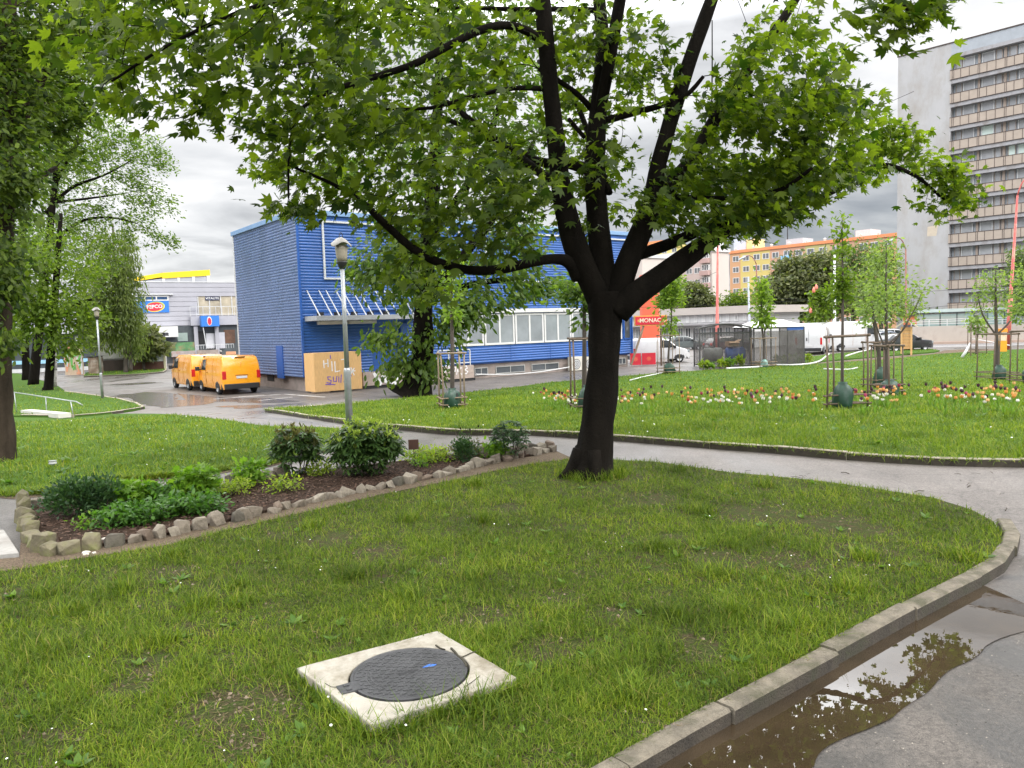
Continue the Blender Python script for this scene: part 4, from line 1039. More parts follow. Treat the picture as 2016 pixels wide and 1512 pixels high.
def bag(label, c, h=.62, r=.2, mat='bag'):
    o = thing('watering_bag', label, 'watering bag', c, R.uniform(0, 6), 'watering bags at the feet of young trees')
    m = MB(); h *= .70; prof = [(.15, -.02), (1, .02), (1.1, .2), (1.05, .5), (.92, .75), (.66, .9), (.42, .96), (.5, 1.04), (.25, 1.0)]; n_ = 18; v = []; f = []
    for a, z in prof:
        for k in range(n_):
            t_ = 2*PI*k/n_; q = a * r * (1 + .14 * math.sin(t_*3 + z*4) + .08 * math.sin(t_*7 + z*9))
            v.append((q * math.cos(t_), q * .72 * math.sin(t_), z * h))
    for i in range(len(prof)-1):
        for k in range(n_): f.append((i*n_+k, i*n_+(k+1)%n_, (i+1)*n_+(k+1)%n_, (i+1)*n_+k))
    f.append(tuple((len(prof)-1)*n_+k for k in range(n_))); m.add(v, f)
    m.build('bag_body', M[mat], o, smooth=True)
    s_ = MB(); s_.bar((-.03, -r*.74, h*.5), (.03, -r*.62, h*.78), .05, .008); s_.build('strap', M['dark'], o)
def sapling(label, bpx, crown, ntw, lm, size, wpx, tm=OVAL, per=16, spread=.14, name='young_tree', cstems=(), base=None, **kw):
    b = base or gp(*bpx); Y = b.y; top = min(q[1] - q[3] for q in crown); tx = crown[-1][0]
    low = max(q[1] + q[3] * .6 for q in crown)
    tr = [pt(b, bpx[0], bpx[1], Y, wpx * 1.25), pt(b, bpx[0] + R.uniform(-1, 1), (bpx[1] + low) / 2, Y, wpx), pt(b, (bpx[0] + tx) / 2 + R.uniform(-1, 1), low, Y, wpx * .85), pt(b, tx, top + 4, Y, max(1.2, wpx * .25))]
    st = [[pt(b, x, y, Y + dy, w_) for x, y, dy, w_ in s] for s in cstems]
    return tree(name, label, b, tr, [pb(b, *q[:2], Y, *q[2:]) for q in crown], ntw, per, size, tm, lm, M['bark_grey'], spread, rmax=.02, r1=.003, stems=st, **kw), b
K = []
t_, b = sapling('slender staked young tree in front of the tiled graffiti wall, thin crown', (890,803), [(888,560,20,30,.6),(890,610,14,22,.4),(888,520,14,20,.3)], 26, M['leaf_young'], .16, 8)
stakes('pale three-post stake frame in front of the tiled graffiti wall', b, .62, 1.52, .25, 'wood_pale', 4); bag('dark green watering bag inside the frame by the tiled graffiti wall', (b.x + .02, b.y - .13, b.z), .78, .26)
t_, b = sapling('young staked tree half hidden behind the maple trunk', (1150,806), [(1146,600,44,40,1),(1120,575,40,26,.5),(1150,560,30,30,.4)], 60, M['leaf_mid'], .17, 9)
stakes('stake frame half hidden behind the maple trunk', (b.x + .05, b.y, b.z), .66, 1.75, .1, 'wood', 4); bag('watering bag almost hidden behind the maple trunk', (b.x + .08, b.y - .12, b.z), .85, .2)
t_, b = sapling('narrow bright young tree standing beside the red restaurant sign', (1316,735), [(1318,560,18,22,.8),(1312,596,16,18,.8),(1330,580,16,20,.5),(1319,640,6,18,.3),(1325,545,10,12,.3)], 70, M['leaf_young'], .26, 4, spread=.24)
stakes('thin stake frame on the lawn edge beside the red restaurant sign', b, .9, 2.1, .2, 'wood_pale', 4); bag('green watering bag on the lawn edge by the red restaurant sign', (b.x, b.y - .2, b.z), .8, .3)
t_, b = sapling('narrow pale-leaved young tree in front of the black mesh cage', (1503,722), [(1500,580,8,22,.6),(1502,610,10,18,.6),(1505,632,11,10,.35),(1498,560,5,12,.2)], 60, M['leaf_young'], .26, 4, spread=.24)
stakes('thin stake frame in front of the black mesh cage', b, 1.0, 1.7, .2, 'wood_pale', 4); bag('pale green watering bag in front of the black mesh cage', (b.x, b.y - .2, b.z), .62, .24, 'bag_pale')
t_, b = sapling('tall slim young tree inside the nearest dark stake frame', (1658,803), [(1660,580,10,26,.8),(1664,545,13,30,1),(1656,500,9,24,.5),(1659,460,7,24,.35),(1658,432,3,12,.1)], 44, M['leaf_bright'], .12, 6, spread=.10)
stakes('dark brown stake frame round the tall slim tree, nearest on the tulip lawn', b, .9, 1.56, .05, 'wood', 3); bag('large dark green watering bag in the nearest dark stake frame', (b.x - .06, b.y - .15, b.z), .80, .22)
t_, b = sapling('wide airy young tree with spreading stems in front of the grey tower', (1745,778), [(1745,520,34,50,.9),(1720,570,36,44,.8),(1790,600,30,40,.6),(1740,610,44,30,.6),(1810,560,24,22,.25),(1700,610,20,30,.3),(1745,490,16,20,.2)], 96, M['leaf_pale'], .12, 7, spread=.16, per=12,
   cstems=[[(1745,690,0,4),(1770,660,-.2,3),(1800,610,-.4,2),(1815,575,-.5,1)],[(1744,690,0,4),(1725,640,.2,3),(1712,580,.3,1.5)],[(1745,680,0,4),(1785,640,.3,2.5),(1795,590,.5,1)]])
stakes('pale brown stake frame round the wide airy tree', b, .56, 1.36, .5, 'wood', 4); bag('crumpled green watering bag below the wide airy tree', (b.x + .02, b.y - .12, b.z), .62, .24)
t_, b = sapling('slim young tree close behind the wide airy one', (1730,764), [(1730,590,26,36,.9),(1715,620,18,24,.5)], 40, M['leaf_pale'], .14, 8, spread=.17)
stakes('taller stake frame overlapping behind that of the wide airy tree', (b.x - .02, b.y, b.z), .66, 1.55, .2, 'wood', 4); bag('green watering bag half behind another below the airy trees', (b.x + .05, b.y - .1, b.z), 1.0, .24)
t_, b = sapling('round airy young tree with forked stem before the tower balconies', (1962,748), [(1955,560,30,34,1),(1975,600,26,34,.8),(1930,590,22,30,.5),(1960,540,16,14,.25)], 70, M['leaf_pale'], .13, 7, spread=.17, per=14, cstems=[[(1961,660,0,4),(1935,620,0,3),(1925,580,0,1.5)],[(1961,660,0,4),(1990,630,0,3),(2000,590,0,1.5)]])
stakes('stake frame on the lawn round the round airy tree before the tower', b, .95, 1.78, .1, 'wood', 4); bag('green watering bag of the round airy tree before the tower', (b.x, b.y - .15, b.z), .82, .24)
t_, b = sapling('young tree cut by the edge of the view, twiggy', (2040,755), [(2030,560,34,50,1),(2020,610,24,30,.5)], 50, M['leaf_pale'], .15, 9, spread=.2)
stakes('dark stake frame cut by the edge of the view', (b.x - .1, b.y, b.z), .95, 1.75, .1, 'wood', 4); bag('bulky green watering bag at the edge of the view', (b.x - .22, b.y - .15, b.z), .8, .3)
t_, b = sapling('young chestnut with a few pink blossoms in front of the white van', (1620,690), [(1618,600,20,24,1),(1605,622,16,12,.5),(1632,580,14,20,.5),(1612,580,10,12,.3)], 70, M['leaf_bright'], .4, 3, spread=.4)
pk = MB()
for q in [(1602,572),(1596,612),(1607,566)]:
    p = at(*q, b.y - .8); pk.lathe([(.02, -.2), (.14, -.12), (.12, .1), (.02, .3)], (p.x - b.x, p.y - b.y, p.z - b.z), 8)
pk.build('blossom', mk('pink_blossom', (.75, .22, .16), .6, .2, 9), t_, smooth=True)
stakes('thin far stake frame in front of the white van', b, 1.0, 1.4, .1, 'wood_pale', 4)
t_, b = sapling('thin far sapling beside the orange ticket post', (1923,697), [(1922,632,10,12,1),(1926,650,8,8,.5)], 20, M['leaf_pale'], .26, 2.5, spread=.25)
stakes('thin far stake frame near the orange ticket post', b, .8, 1.8, .1, 'wood', 4)
# ------------------------------------------------------------------ flower bed
def bedz(x, y): return T(x, y) + .03
M['mulch'] = soilmat('bark_mulch', (.055, .034, .024), (.038, .025, .018), .5)
cB = Vector((0, 0))
for p in BEDPOLY: cB += Vector(p)
cB /= len(BEDPOLY)
shr = [tuple(Vector(p) + (cB - Vector(p)).normalized() * .05) for p in BEDPOLY]
area('flower_bed_soil', shr, lambda x, y: bedz(x, y), M['mulch'], .25, .1)['kind'] = 'structure'
area('dirt_strip', [p for p in DIRTSTRIP], lambda x, y: T(x, y) + .004, M['dirt'], .3)['kind'] = 'structure'
C = NR.uniform([min(p[0] for p in shr), min(p[1] for p in shr)], [max(p[0] for p in shr), max(p[1] for p in shr)], (16000, 2)); C = C[inpoly(C, shr)]
n = len(C); P3 = np.stack([C[:, 0], C[:, 1], TV(C[:, 0], C[:, 1]) + .032 + .012 * NR.random(n)], -1)
chip = ([(-.5, 0, -.1), (.5, 0, -.1), (.4, 1, -.1), (-.4, 1, -.1), (0, .5, .14)], [(0, 1, 4), (1, 2, 4), (2, 3, 4), (3, 0, 4)])
M['chips'] = leafmat('bark_chip', (.03, .018, .013), (.13, .078, .055), .0, .8)
o = npmesh('bark_chips', [place(chip, P3, frames(rnd(n) * [1, 1, .25], np.tile([0, 0, 1.0], (n, 1)) + rnd(n, .35)), np.stack([NR.uniform(.008, .018, n), NR.uniform(.02, .05, n), NR.uniform(.02, .04, n)], -1))], M['chips']); o['kind'] = 'stuff'
# edging stones
M['stone'] = [mk('edging_stone', c, .9, .3, 7, .9, 26, stain=s_, sscale=5) for c, s_ in [((.18, .15, .115), (.09, .074, .052)), ((.26, .225, .175), (.11, .092, .07)), ((.10, .088, .068), (.06, .056, .036)), ((.155, .115, .085), (.09, .07, .05))]]
M['stone_moss'] = mk('mossy_stone', (.15, .13, .08), .9, .35, 6, .9, 26, stain=(.15, .16, .05), sscale=4)
def rock(name, c, sx_, sy_, h, rz, mat, seed):
    rr_ = random.Random(seed); bm = bmesh.new()
    j = lambda: rr_.uniform(-.5, .2)
    cn = [Vector((a * (1 + j()), b_ * (1 + j()), c_ * (1 + j()))) for a in (-1, 1) for b_ in (-1, 1) for c_ in (-1, 1)]
    cn += [Vector((rr_.uniform(-.7, .7), rr_.uniform(-.7, .7), 1.15 + rr_.uniform(-.1, .25)))] + [Vector((rr_.choice((-1, 1)) * rr_.uniform(.95, 1.2), rr_.uniform(-.6, .6), rr_.uniform(-.4, .5))) for _ in range(1)]
    for v in cn: bm.verts.new((v.x * sx_ / 2.1, v.y * sy_ / 2.1, h * (.46 + v.z * .5) - .03))
    r_ = bmesh.ops.convex_hull(bm, input=bm.verts)
    bmesh.ops.delete(bm, geom=[v for v in bm.verts if not v.link_faces], context='VERTS')
    bmesh.ops.bevel(bm, geom=list(bm.edges), offset=min(sx_, sy_) * .03, segments=1, affect='EDGES')
    bmesh.ops.recalc_face_normals(bm, faces=bm.faces)
    me = bpy.data.meshes.new(name); bm.to_mesh(me); bm.free()
    o = link(name, me, mat); o.location = c; o.rotation_euler = (0, 0, rz); return o
def along(line, s):
    P = [Vector(p) for p in line]; a = 0
    for p, q in zip(P[:-1], P[1:]):
        l = (q - p).length
        if a + l >= s: return p.lerp(q, (s - a) / l), (q - p).normalized()
        a += l
    return P[-1], (P[-1] - P[-2]).normalized()
ordn = lambda k: '%d%s' % (k, 'th' if 10 < k % 100 < 14 else {1: 'st', 2: 'nd', 3: 'rd'}.get(k % 10, 'th'))
look = lambda h, w_, mi: ['grey-brown', 'pale', 'dark', 'reddish'][mi] + (' upright' if h > w_ * 1.15 else ' broad' if w_ > h * 1.5 else ' chunky')
line = spline(BEDFRONT[3:], 4); tot = sum((Vector(b) - Vector(a)).length for a, b in zip(line[:-1], line[1:]))
s = 0; k = 0
while s < tot:
    w_ = R.choice([.09, .11, .13, .15, .17, .2]); p, d = along(line, s + w_ / 2); k += 1
    h = R.uniform(.08, .17); mi = R.choice([0, 0, 0, 1, 1, 2, 3])
    if s > tot: break
    o = rock('edging_stone', (p.x + R.gauss(0, .02), p.y + R.gauss(0, .02), T(p.x, p.y)), w_ * R.uniform(.85, 1.0), R.uniform(.10, .16), h, math.atan2(d.y, d.x) + R.gauss(0, .2), M['stone'][mi], k)
    o.rotation_euler.x = R.gauss(0, .22); o.rotation_euler.y = R.gauss(0, .25)
    tag(o, '%s edging stone, %s in the front row of stones, counted from the pebbles' % (look(h, w_, mi), ordn(k)), 'stone', 'rough stones edging the flower bed'); s += w_ * .93
line = spline(BEDFRONT[:4], 5); tot = sum((Vector(b) - Vector(a)).length for a, b in zip(line[:-1], line[1:]))
s = 0; k = 0
while s < tot - .05:
    w_ = R.choice([.13, .16, .2]); p, d = along(line, s + w_ / 2); k += 1; h = R.uniform(.15, .27) if k < 4 else R.uniform(.10, .2)
    o = rock('edging_stone', (p.x, p.y, T(p.x, p.y)), w_ * .95, .14, h, math.atan2(d.y, d.x) + R.gauss(0, .4), M['stone_moss'], 100 + k)
    o.rotation_euler.x = R.gauss(0, .12)
    tag(o, 'yellowish mossy edging stone, %s round the short bed end, counted from the path' % ordn(k), 'stone', 'rough stones edging the flower bed'); s += w_ * .9
line = BACK; tot = sum((Vector(b) - Vector(a)).length for a, b in zip(line[:-1], line[1:]))
k = 0
for f_ in [.03, .07, .33, .36, .395, .42, .70, .725, .75, .80, .84, .87, .89, .91, .93, .95, .97, .99]:
    w_ = R.uniform(.15, .24); p, d = along(line, f_ * tot); k += 1; h = R.uniform(.13, .2); mi = R.choice([0, 0, 1, 2, 3])
    p = p + Vector((.0, -.06))
    o = rock('edging_stone', (p.x, p.y, T(p.x, p.y)), w_, .16, h, math.atan2(d.y, d.x) + R.gauss(0, .3), M['stone'][mi], 200 + k)
    tag(o, '%s edging stone, %s in the back row by the path, from the mossy end' % (look(h, w_, mi), ordn(k)), 'stone', 'rough stones edging the flower bed')
M['pebble'] = mk('white_pebble', (.52, .49, .43), .7, .2, 6, stain=(.34, .30, .24), sscale=9)
for k in range(26):
    q = (R.gauss(150, 30), R.gauss(1082, 5)) if k < 16 else (R.gauss(186, 10), R.gauss(1068, 5))
    p = gp(*q); s_ = R.uniform(.03, .06)
    o = rock('white_pebble', (p.x, p.y, p.z + .015 + (.02 if k > 20 else 0)), s_ * 1.5, s_ * 1.1, s_ * .8, R.uniform(0, 3), M['pebble'], 300 + k)
    tag(o, 'small whitish pebble heaped against the mossy corner of the flower bed', 'pebble', 'white pebbles at the corner of the flower bed')
# paving slab beside the bed
p4 = [gx(*q, .01) for q in [(-60,1053),(8,1046),(38,1092),(-60,1102)]]
ps = MB(); c = Vector(p4[0]); ps.slab([(x - c.x, y - c.y) for x, y in p4], -.06, .03)
o = ps.build('paving_slab', M['concrete'], bevel=.008); o.location = (c.x, c.y, 0); tag(o, 'grey concrete paving slab lying by the mossy end of the flower bed', 'slab')

# ------------------------------------------------------------------ plants
M['rhodo'] = leafmat('dark_glossy_leaf', (.022, .05, .014), (.07, .125, .03), .2, .32)
M['rhodo_new'] = leafmat('fresh_shoot_leaf', (.15, .21, .04), (.28, .33, .09), .45)
M['yew'] = leafmat('dark_needle_shrub', (.02, .05, .02), (.05, .10, .03), .2)
M['herb'] = leafmat('fresh_herb_leaf', (.07, .15, .015), (.16, .26, .03), .45)
M['herb_dark'] = leafmat('dark_ground_leaf', (.03, .085, .014), (.08, .17, .025), .35, .38)
M['lime'] = leafmat('yellow_green_leaf', (.12, .19, .015), (.26, .31, .04), .45)
M['bronze'] = leafmat('bronze_leaf', (.06, .07, .025), (.14, .12, .05), .3)
def plant(name, label, cat, bpx, wpx, hpx, mat, kind, n, size, mat2=None, group=None, dpx=None):
    b = gp(*bpx); b.z = T(b.x, b.y) + .03; k = b.y / F; w_ = wpx * k; h = hpx * k; d = (dpx or wpx * .8) * k
    root = thing(name, label, cat, b, 0, group); mbs = MB(); s2 = Skel()
    C = []
    for i in range(n):
        v = Vector((R.gauss(0, 1), R.gauss(0, 1), R.gauss(0, .8) + .25)).normalized() * (R.random() ** .35)
        C.append((v.x * w_ / 2, v.y * d / 2, max(.03, h * .5 + v.z * h * .46)))
    ns = max(3, int(w_ / .12))
    for i in range(ns):
        x, y = R.uniform(-.3, .3) * w_, R.uniform(-.3, .3) * d
        pts = [(x * .4, y * .4, -.05), (x * .7, y * .7, h * .25), (x, y, h * .55)]; mbs.tube(pts, [.008, .007, .005], 5); s2.addpath(pts, [.008, .007, .005])
    grow(s2, mbs, C, r1=.002, rmax=.007, sag=0, n=4)
    mbs.build('stems', M['twig'], root)
    A = np.array(C)
    if kind == 'whorl':                       # long leaves radiating from each shoot tip
        per = 11; P = np.repeat(A, per, 0); m = len(P); a = np.tile(np.linspace(0, 2*PI, per, endpoint=False), n) + np.repeat(NR.uniform(0, 6, n), per)
        y = np.stack([np.cos(a), np.sin(a), NR.uniform(-.5, .35, m)], -1); z = np.tile([0, 0, 1.0], (m, 1)) + rnd(m, .3)
        ch = [place(LONG, P + rnd(m, .008), frames(y, z), size * NR.uniform(.7, 1.15, m)) + (0,)]
        if mat2:
            hi = A[A[:, 2] > h * .52]; hi = hi[NR.random(len(hi)) < .8]; P2 = np.repeat(hi, 8, 0); m2 = len(P2); a = NR.uniform(0, 6.3, m2)
            y = np.stack([np.cos(a) * .6, np.sin(a) * .6, np.ones(m2)], -1)
            ch.append(place(LONG, P2 + rnd(m2, .008) + [0, 0, .02], frames(y, rnd(m2) + [0, 0, .4]), size * .62 * NR.uniform(.7, 1.2, m2)) + (1,))
        npmesh('foliage', ch, [M[mat], M[mat2]] if mat2 else M[mat], root)
    elif kind == 'needle':
        per = 26; P = np.repeat(A, per, 0) + rnd(n * per, .055); m = len(P)
        o_ = norm(P - [0, 0, h * .2]); npmesh('foliage', [place(DIAM, P, frames(o_ + rnd(m, .45) + [0, 0, .2], rnd(m) + [0, 0, .8]), size * NR.uniform(.6, 1.2, m))], M[mat], root)
    else:
        per = 9; npmesh('foliage', [leaves_at(A, per, .045, size, OVAL if kind == 'leaf' else MAPLE, np.array([0, 0, -.1]), .25, 1.1, .6)], M[mat], root)
    return root, b
plant('yew_shrub', 'dark fine-leaved low shrub at the mossy end of the flower bed, with two humps', 'shrub', (150,1022), 104, 66, 'yew', 'needle', 84, .05)
plant('yew_shrub', 'dark feathery shrub beside the first, a little higher', 'shrub', (200,1018), 66, 70, 'yew', 'needle', 56, .05)
plant('leafy_plant', 'fresh green lobed-leaf plant behind the dark needle shrubs', 'plant', (262,1004), 86, 50, 'herb', 'maple', 80, .075)
plant('leafy_plant', 'mid green clump between the lobed-leaf plants in the bed', 'plant', (322,1000), 70, 42, 'herb_dark', 'leaf', 80, .065)
plant('leafy_plant', 'tallest fresh green leafy clump in the bed', 'plant', (386,992), 78, 66, 'herb', 'maple', 110, .075)
plant('ground_cover_plant', 'low dark glossy ground cover along the front stones', 'plant', (262,1036), 140, 34, 'herb_dark', 'leaf', 150, .06, dpx=90)
plant('ground_cover_plant', 'low glossy ground cover under the tallest leafy clump', 'plant', (372,1016), 150, 34, 'herb_dark', 'leaf', 150, .06, dpx=80)
plant('ground_cover_plant', 'small sprig of leaves by the whitish pebbles', 'plant', (170,1046), 30, 16, 'herb', 'leaf', 14, .05)
plant('ground_cover_plant', 'sparse yellow-green ground cover behind the bark mulch', 'plant', (450,976), 100, 26, 'lime', 'leaf', 70, .045)
plant('leafy_plant', 'upright pale leafy plant between ground cover and the first rhododendron', 'plant', (494,962), 50, 52, 'herb', 'leaf', 50, .075)
plant('ground_cover_plant', 'thin low greenery in front of the first rhododendron', 'plant', (556,972), 70, 24, 'lime', 'leaf', 40, .045)
plant('rhododendron_shrub', 'bronze-green rhododendron with open drooping leaves, the smaller of the two', 'shrub', (585,938), 98, 100, 'rhodo', 'whorl', 130, .125, 'bronze')
plant('ground_cover_plant', 'yellow-green leaves between the two rhododendrons', 'plant', (634,938), 60, 30, 'lime', 'leaf', 40, .05)
plant('rhododendron_shrub', 'large dark rhododendron with yellow-green shoots, highest shrub of the bed', 'shrub', (722,940), 146, 114, 'rhodo', 'whorl', 460, .115, 'rhodo_new')
plant('ground_cover_plant', 'bright yellow-green mat beside the brown plant marker', 'plant', (842,912), 100, 24, 'lime', 'leaf', 100, .05)
plant('ground_cover_plant', 'little green tuft at the foot of the brown plant marker', 'plant', (826,924), 36, 14, 'herb', 'leaf', 20, .04)
plant('dwarf_conifer', 'small upright dwarf conifer behind the front stones', 'conifer', (916,912), 26, 44, 'yew', 'needle', 40, .04)
plant('leafy_plant', 'brownish low perennial round the dwarf conifer', 'plant', (920,906), 60, 30, 'bronze', 'leaf', 60, .06)
plant('leafy_plant', 'bright broad-leaved plant beside the dark end shrub', 'plant', (976,905), 44, 28, 'herb', 'leaf', 50, .075)
plant('yew_shrub', 'dark wiry shrub near the far end of the flower bed', 'shrub', (1004,904), 78, 78, 'yew', 'whorl', 110, .075)
# brown plant marker
b = gp(816, 922); tpm = thing('plant_marker', 'small brown square plaque on a thin rod in the flower bed', 'plant marker', b, .1)
m_ = MB(); m_.tube([(0, 0, -.05), (0, 0, .30)], .005, 6); m_.build('rod', M['dark'], tpm)
m_ = MB(); m_.box(-.068, .068, -.008, -.002, .255, .39); m_.build('plaque', mk('brown_rust_plate', (.075, .032, .02), .6, .25, 9), tpm, bevel=.002)
# dry seed stalks behind the dwarf conifer
for dx in (-8, 12, 26):
    b = gp(915 + dx, 890); o = thing('seed_stalk', 'thin dry seed-head stalk behind the dwarf conifer', 'plant', b, 0, 'dry stalks behind the dwarf conifer'); m_ = MB()
    hh = R.uniform(.3, .42); m_.tube([(0, 0, -.02), (R.gauss(0, .02), 0, hh * .6), (R.gauss(0, .04), 0, hh)], .003, 5); e_ = m_.v[-1]
    m_.build('stalk', M['twig'], o); m_ = MB(); m_.lathe([(.004, hh - .01), (.012, hh), (.011, hh + .016), (.003, hh + .022)], (R.gauss(0, .01), 0, 0), 8); m_.build('seed_head', M['bark'], o)

# ------------------------------------------------------------------ tulips
cols = {'dark purple': (.05, .010, .028), 'orange': (.62, .27, .06), 'white': (.70, .68, .60), 'magenta': (.34, .03, .09), 'apricot': (.68, .40, .15), 'red': (.42, .06, .04)}
M['tul_green'] = leafmat('tulip_leaf', (.07, .14, .02), (.14, .22, .04), .35)
def tulip_mesh(col, open_, name):
    m = MB(); m.tube([(0, 0, -.03), (.004, 0, .15), (0, .004, .3)], [.005, .0045, .004], 5)
    for a in (.3, 2.6, 4.5):
        c_, s_ = math.cos(a), math.sin(a); v = []; 
        for u, w_, rr_, z in [(0, .012, .008, 0), (.35, .022, .03, .07), (.7, .016, .06, .13), (1, .002, .09, .16)]:
            v += [(c_*rr_ - s_*w_, s_*rr_ + c_*w_, z), (c_*rr_ + s_*w_, s_*rr_ - c_*w_, z)]
        m.add(v, [(0, 1, 3, 2), (2, 3, 5, 4), (4, 5, 7, 6)])
    for i in range(6):
        a = i * PI / 3; c_, s_ = math.cos(a), math.sin(a); rr_ = .03 * (1 if i % 2 else .92)
        prof = [(.004, .005, .298), (rr_, .017, .318), (rr_ * (1 + open_ * .4), .018, .342), (rr_ * (.55 + open_ * 1.2), .004, .368)]; v = []
        for r_, w_, z in prof: v += [(c_*r_ - s_*w_, s_*r_ + c_*w_, z), (c_*r_*1.08, s_*r_*1.08, z - .002), (c_*r_ + s_*w_, s_*r_ - c_*w_, z)]
        m.add(v, [q for k in range(3) for q in ((3*k, 3*k+1, 3*k+4, 3*k+3), (3*k+1, 3*k+2, 3*k+5, 3*k+4))], 1)
    me = bpy.data.meshes.new(name); me.from_pydata(m.v, [], m.f); me.polygons.foreach_set('material_index', m.m)
    me.materials.append(M['tul_green']); me.materials.append(mk('petal_' + name, col, .5, .2, 30)); me.update(); return me
TM = {c: [tulip_mesh(v, o_, c.replace(' ', '_')) for o_ in (.1, .6)] for c, v in cols.items()}
def tulips(xa, xb, cnt, ya, yb):
    k = 0
    while k < cnt:
        x = R.uniform(xa, xb)
        if noise.noise(Vector((x * .02, 3.3, 0))) < -.42 and R.random() < .8: continue
        u = R.random(); y = ya + (yb - ya) * u + 4 * noise.noise(Vector((x * .01, 0, 0)))
        c = R.choices(list(cols), [7, 4, 2, 2, 3, .5] if u < .5 else [1.2, 2.5, 7, .6, 3, .3])[0]
        p = gp(x, y); o = bpy.data.objects.new('tulip', R.choice(TM[c])); COL.objects.link(o); o.location = p
        s_ = R.uniform(.8, 1.15) * (1.2 if c == 'dark purple' else .9 if c == 'white' else 1.05); q = .86
        o.scale = (q, q, s_); o.rotation_euler = (R.gauss(0, .1), R.gauss(0, .1), R.uniform(0, 6))
        tag(o, '%s tulip in the flowering strip across the lawn' % c, 'tulip', '%s tulips in the strip across the lawn' % c); k += 1
tulips(1045, 1135, 40, 793, 815); tulips(1215, 1610, 126, 791, 822); tulips(1680, 2030, 126, 788, 820)
# ------------------------------------------------------------------ building frames
class Fr:
    """local frame of a facade: x along it (left to right seen from outside), y into the building, z up"""
    def __init__(s, name, label, cat, o, deg):
        s.o = Vector(o); s.a = rad(deg); s.root = thing(name, label, cat, s.o, s.a)
        s.R = Matrix.Rotation(s.a, 3, 'Z'); s.Ri = s.R.inverted()
    def pix(s, a, b, y=0.0):
        d = s.Ri @ ray(a, b); c = s.Ri @ (CAM - s.o); t_ = (y - c.y) / d.y
        return c.x + d.x * t_, c.z + d.z * t_
    def side(s, a, b, x=0.0):
        d = s.Ri @ ray(a, b); c = s.Ri @ (CAM - s.o); t_ = (x - c.x) / d.x
        return c.y + d.y * t_, c.z + d.z * t_
    def w(s, v): return s.o + s.R @ Vector(v)
def text_mesh(txt, size, mat, parent, loc, name='lettering', bold=.0, sx=1.0, depth=.012, rot=(PI / 2, 0, 0), shear=0.0, align='CENTER'):
    cu = bpy.data.curves.new(name, 'FONT'); cu.body = txt; cu.size = size; cu.extrude = depth; cu.offset = bold; cu.shear = shear
    cu.align_x = align; cu.align_y = 'CENTER'; cu.resolution_u = 3
    tmp = bpy.data.objects.new(name, cu); COL.objects.link(tmp)
    dg = bpy.context.evaluated_depsgraph_get(); me = bpy.data.meshes.new_from_object(tmp.evaluated_get(dg)); bpy.data.objects.remove(tmp)
    me.materials.clear(); o = link(name, me, mat, parent); o.location = loc; o.rotation_euler = rot; o.scale = (sx, 1, 1); return o
def oval(cx, cz, rx, rz, n=28, rot=0.0):
    c, s = math.cos(rot), math.sin(rot)
    return [(cx + rx*math.cos(q)*c - rz*math.sin(q)*s, cz + rx*math.cos(q)*s + rz*math.sin(q)*c) for q in np.linspace(0, 2*PI, n+1)[:-1]]
def win(root, x0, x1, z0, z1, y, fm, gm, nm=1, fw_=.07, name='window', out=.05, sill=False):
    """window frame with mullions standing proud of the wall, its panes a sub-part"""
    f = MB(); d0, d1 = y - out, y + .02
    f.box(x0, x1, d0, d1, z0, z0 + fw_); f.box(x0, x1, d0, d1, z1 - fw_, z1)
    for i in range(nm + 1):
        xm = x0 + (x1 - x0 - fw_) * i / nm; f.box(xm, xm + fw_, d0 + .003, d1 - .003, z0 + fw_, z1 - fw_)
    if sill: f.box(x0 - .05, x1 + .05, d0 - .07, d0 - .002, z0 - .05, z0)
    fo = f.build(name, fm, root); g = MB()
    for i in range(nm):
        a = x0 + (x1 - x0 - fw_) * i / nm + fw_; b = x0 + (x1 - x0 - fw_) * (i + 1) / nm
        g.box(a, b, y - out * .4, y + .01, z0 + fw_, z1 - fw_)
    g.build('pane', gm, fo); return fo
def corr(m, x0, x1, z0, z1, y=0.0, pitch=.15, dep=.026, axis='x', mi=0):
    """sheet with horizontal ribs between two heights, facing -y (axis x) or -x (axis y)"""
    zs = []; z = z0
    while z < z1 - 1e-6:
        for f_, d in ((0, 0), (.34, 0), (.66, dep), (.86, dep)):
            q = z + f_ * pitch
            if q < z1: zs.append((q, d))
        z += pitch
    zs.append((z1, 0)); v = []
    for q, d in zs:
        v += [(x0, y + d, q), (x1, y + d, q)] if axis == 'x' else [(y + d, x0, q), (y + d, x1, q)]
    m.add(v, [(2*i, 2*i+1, 2*i+3, 2*i+2) for i in range(len(zs) - 1)], mi)

# ------------------------------------------------------------------ blue ribbed building
M['blue'] = mk('blue_ribbed_sheet', (.026, .098, .33), .38, .16, .6, rvar=.08, spec=.45)
M['blue_side'] = mk('grey_blue_ribbed_sheet', (.10, .155, .32), .3, .15, .5, rvar=.06, spec=.8, metal=.25)  # side wall sheet: greyer, paler and glossier than the front
M['blue_trim'] = mk('blue_trim', (.02, .09, .34), .4, .1, 2)
M['plinth'] = mk('pinkish_plinth', (.30, .25, .225), .85, .15, 2, .3, 30, stain=(.2, .17, .15), sscale=.8)
c0 = gp(601, 772, -KERB)
BB = Fr('blue_building', 'blue building clad in ribbed metal sheets behind the trees, with a strip of white windows', 'building', c0, 37.2)
b = BB; r_ = b.root
H = b.pix(583, 411)[1]; zb = b.pix(600, 741)[1]; Lr = b.pix(1243, 640)[0]; D = b.side(457, 452)[0]
zwin0 = b.pix(891, 683)[1]; zwin1 = b.pix(960, 618)[1]
xw0 = b.pix(888, 650)[0]; xd0 = b.pix(733, 690)[0]; xd1 = b.pix(789, 690)[0]; xw1 = b.pix(1243, 640)[0] - .9
zc = b.pix(597, 629)[1]
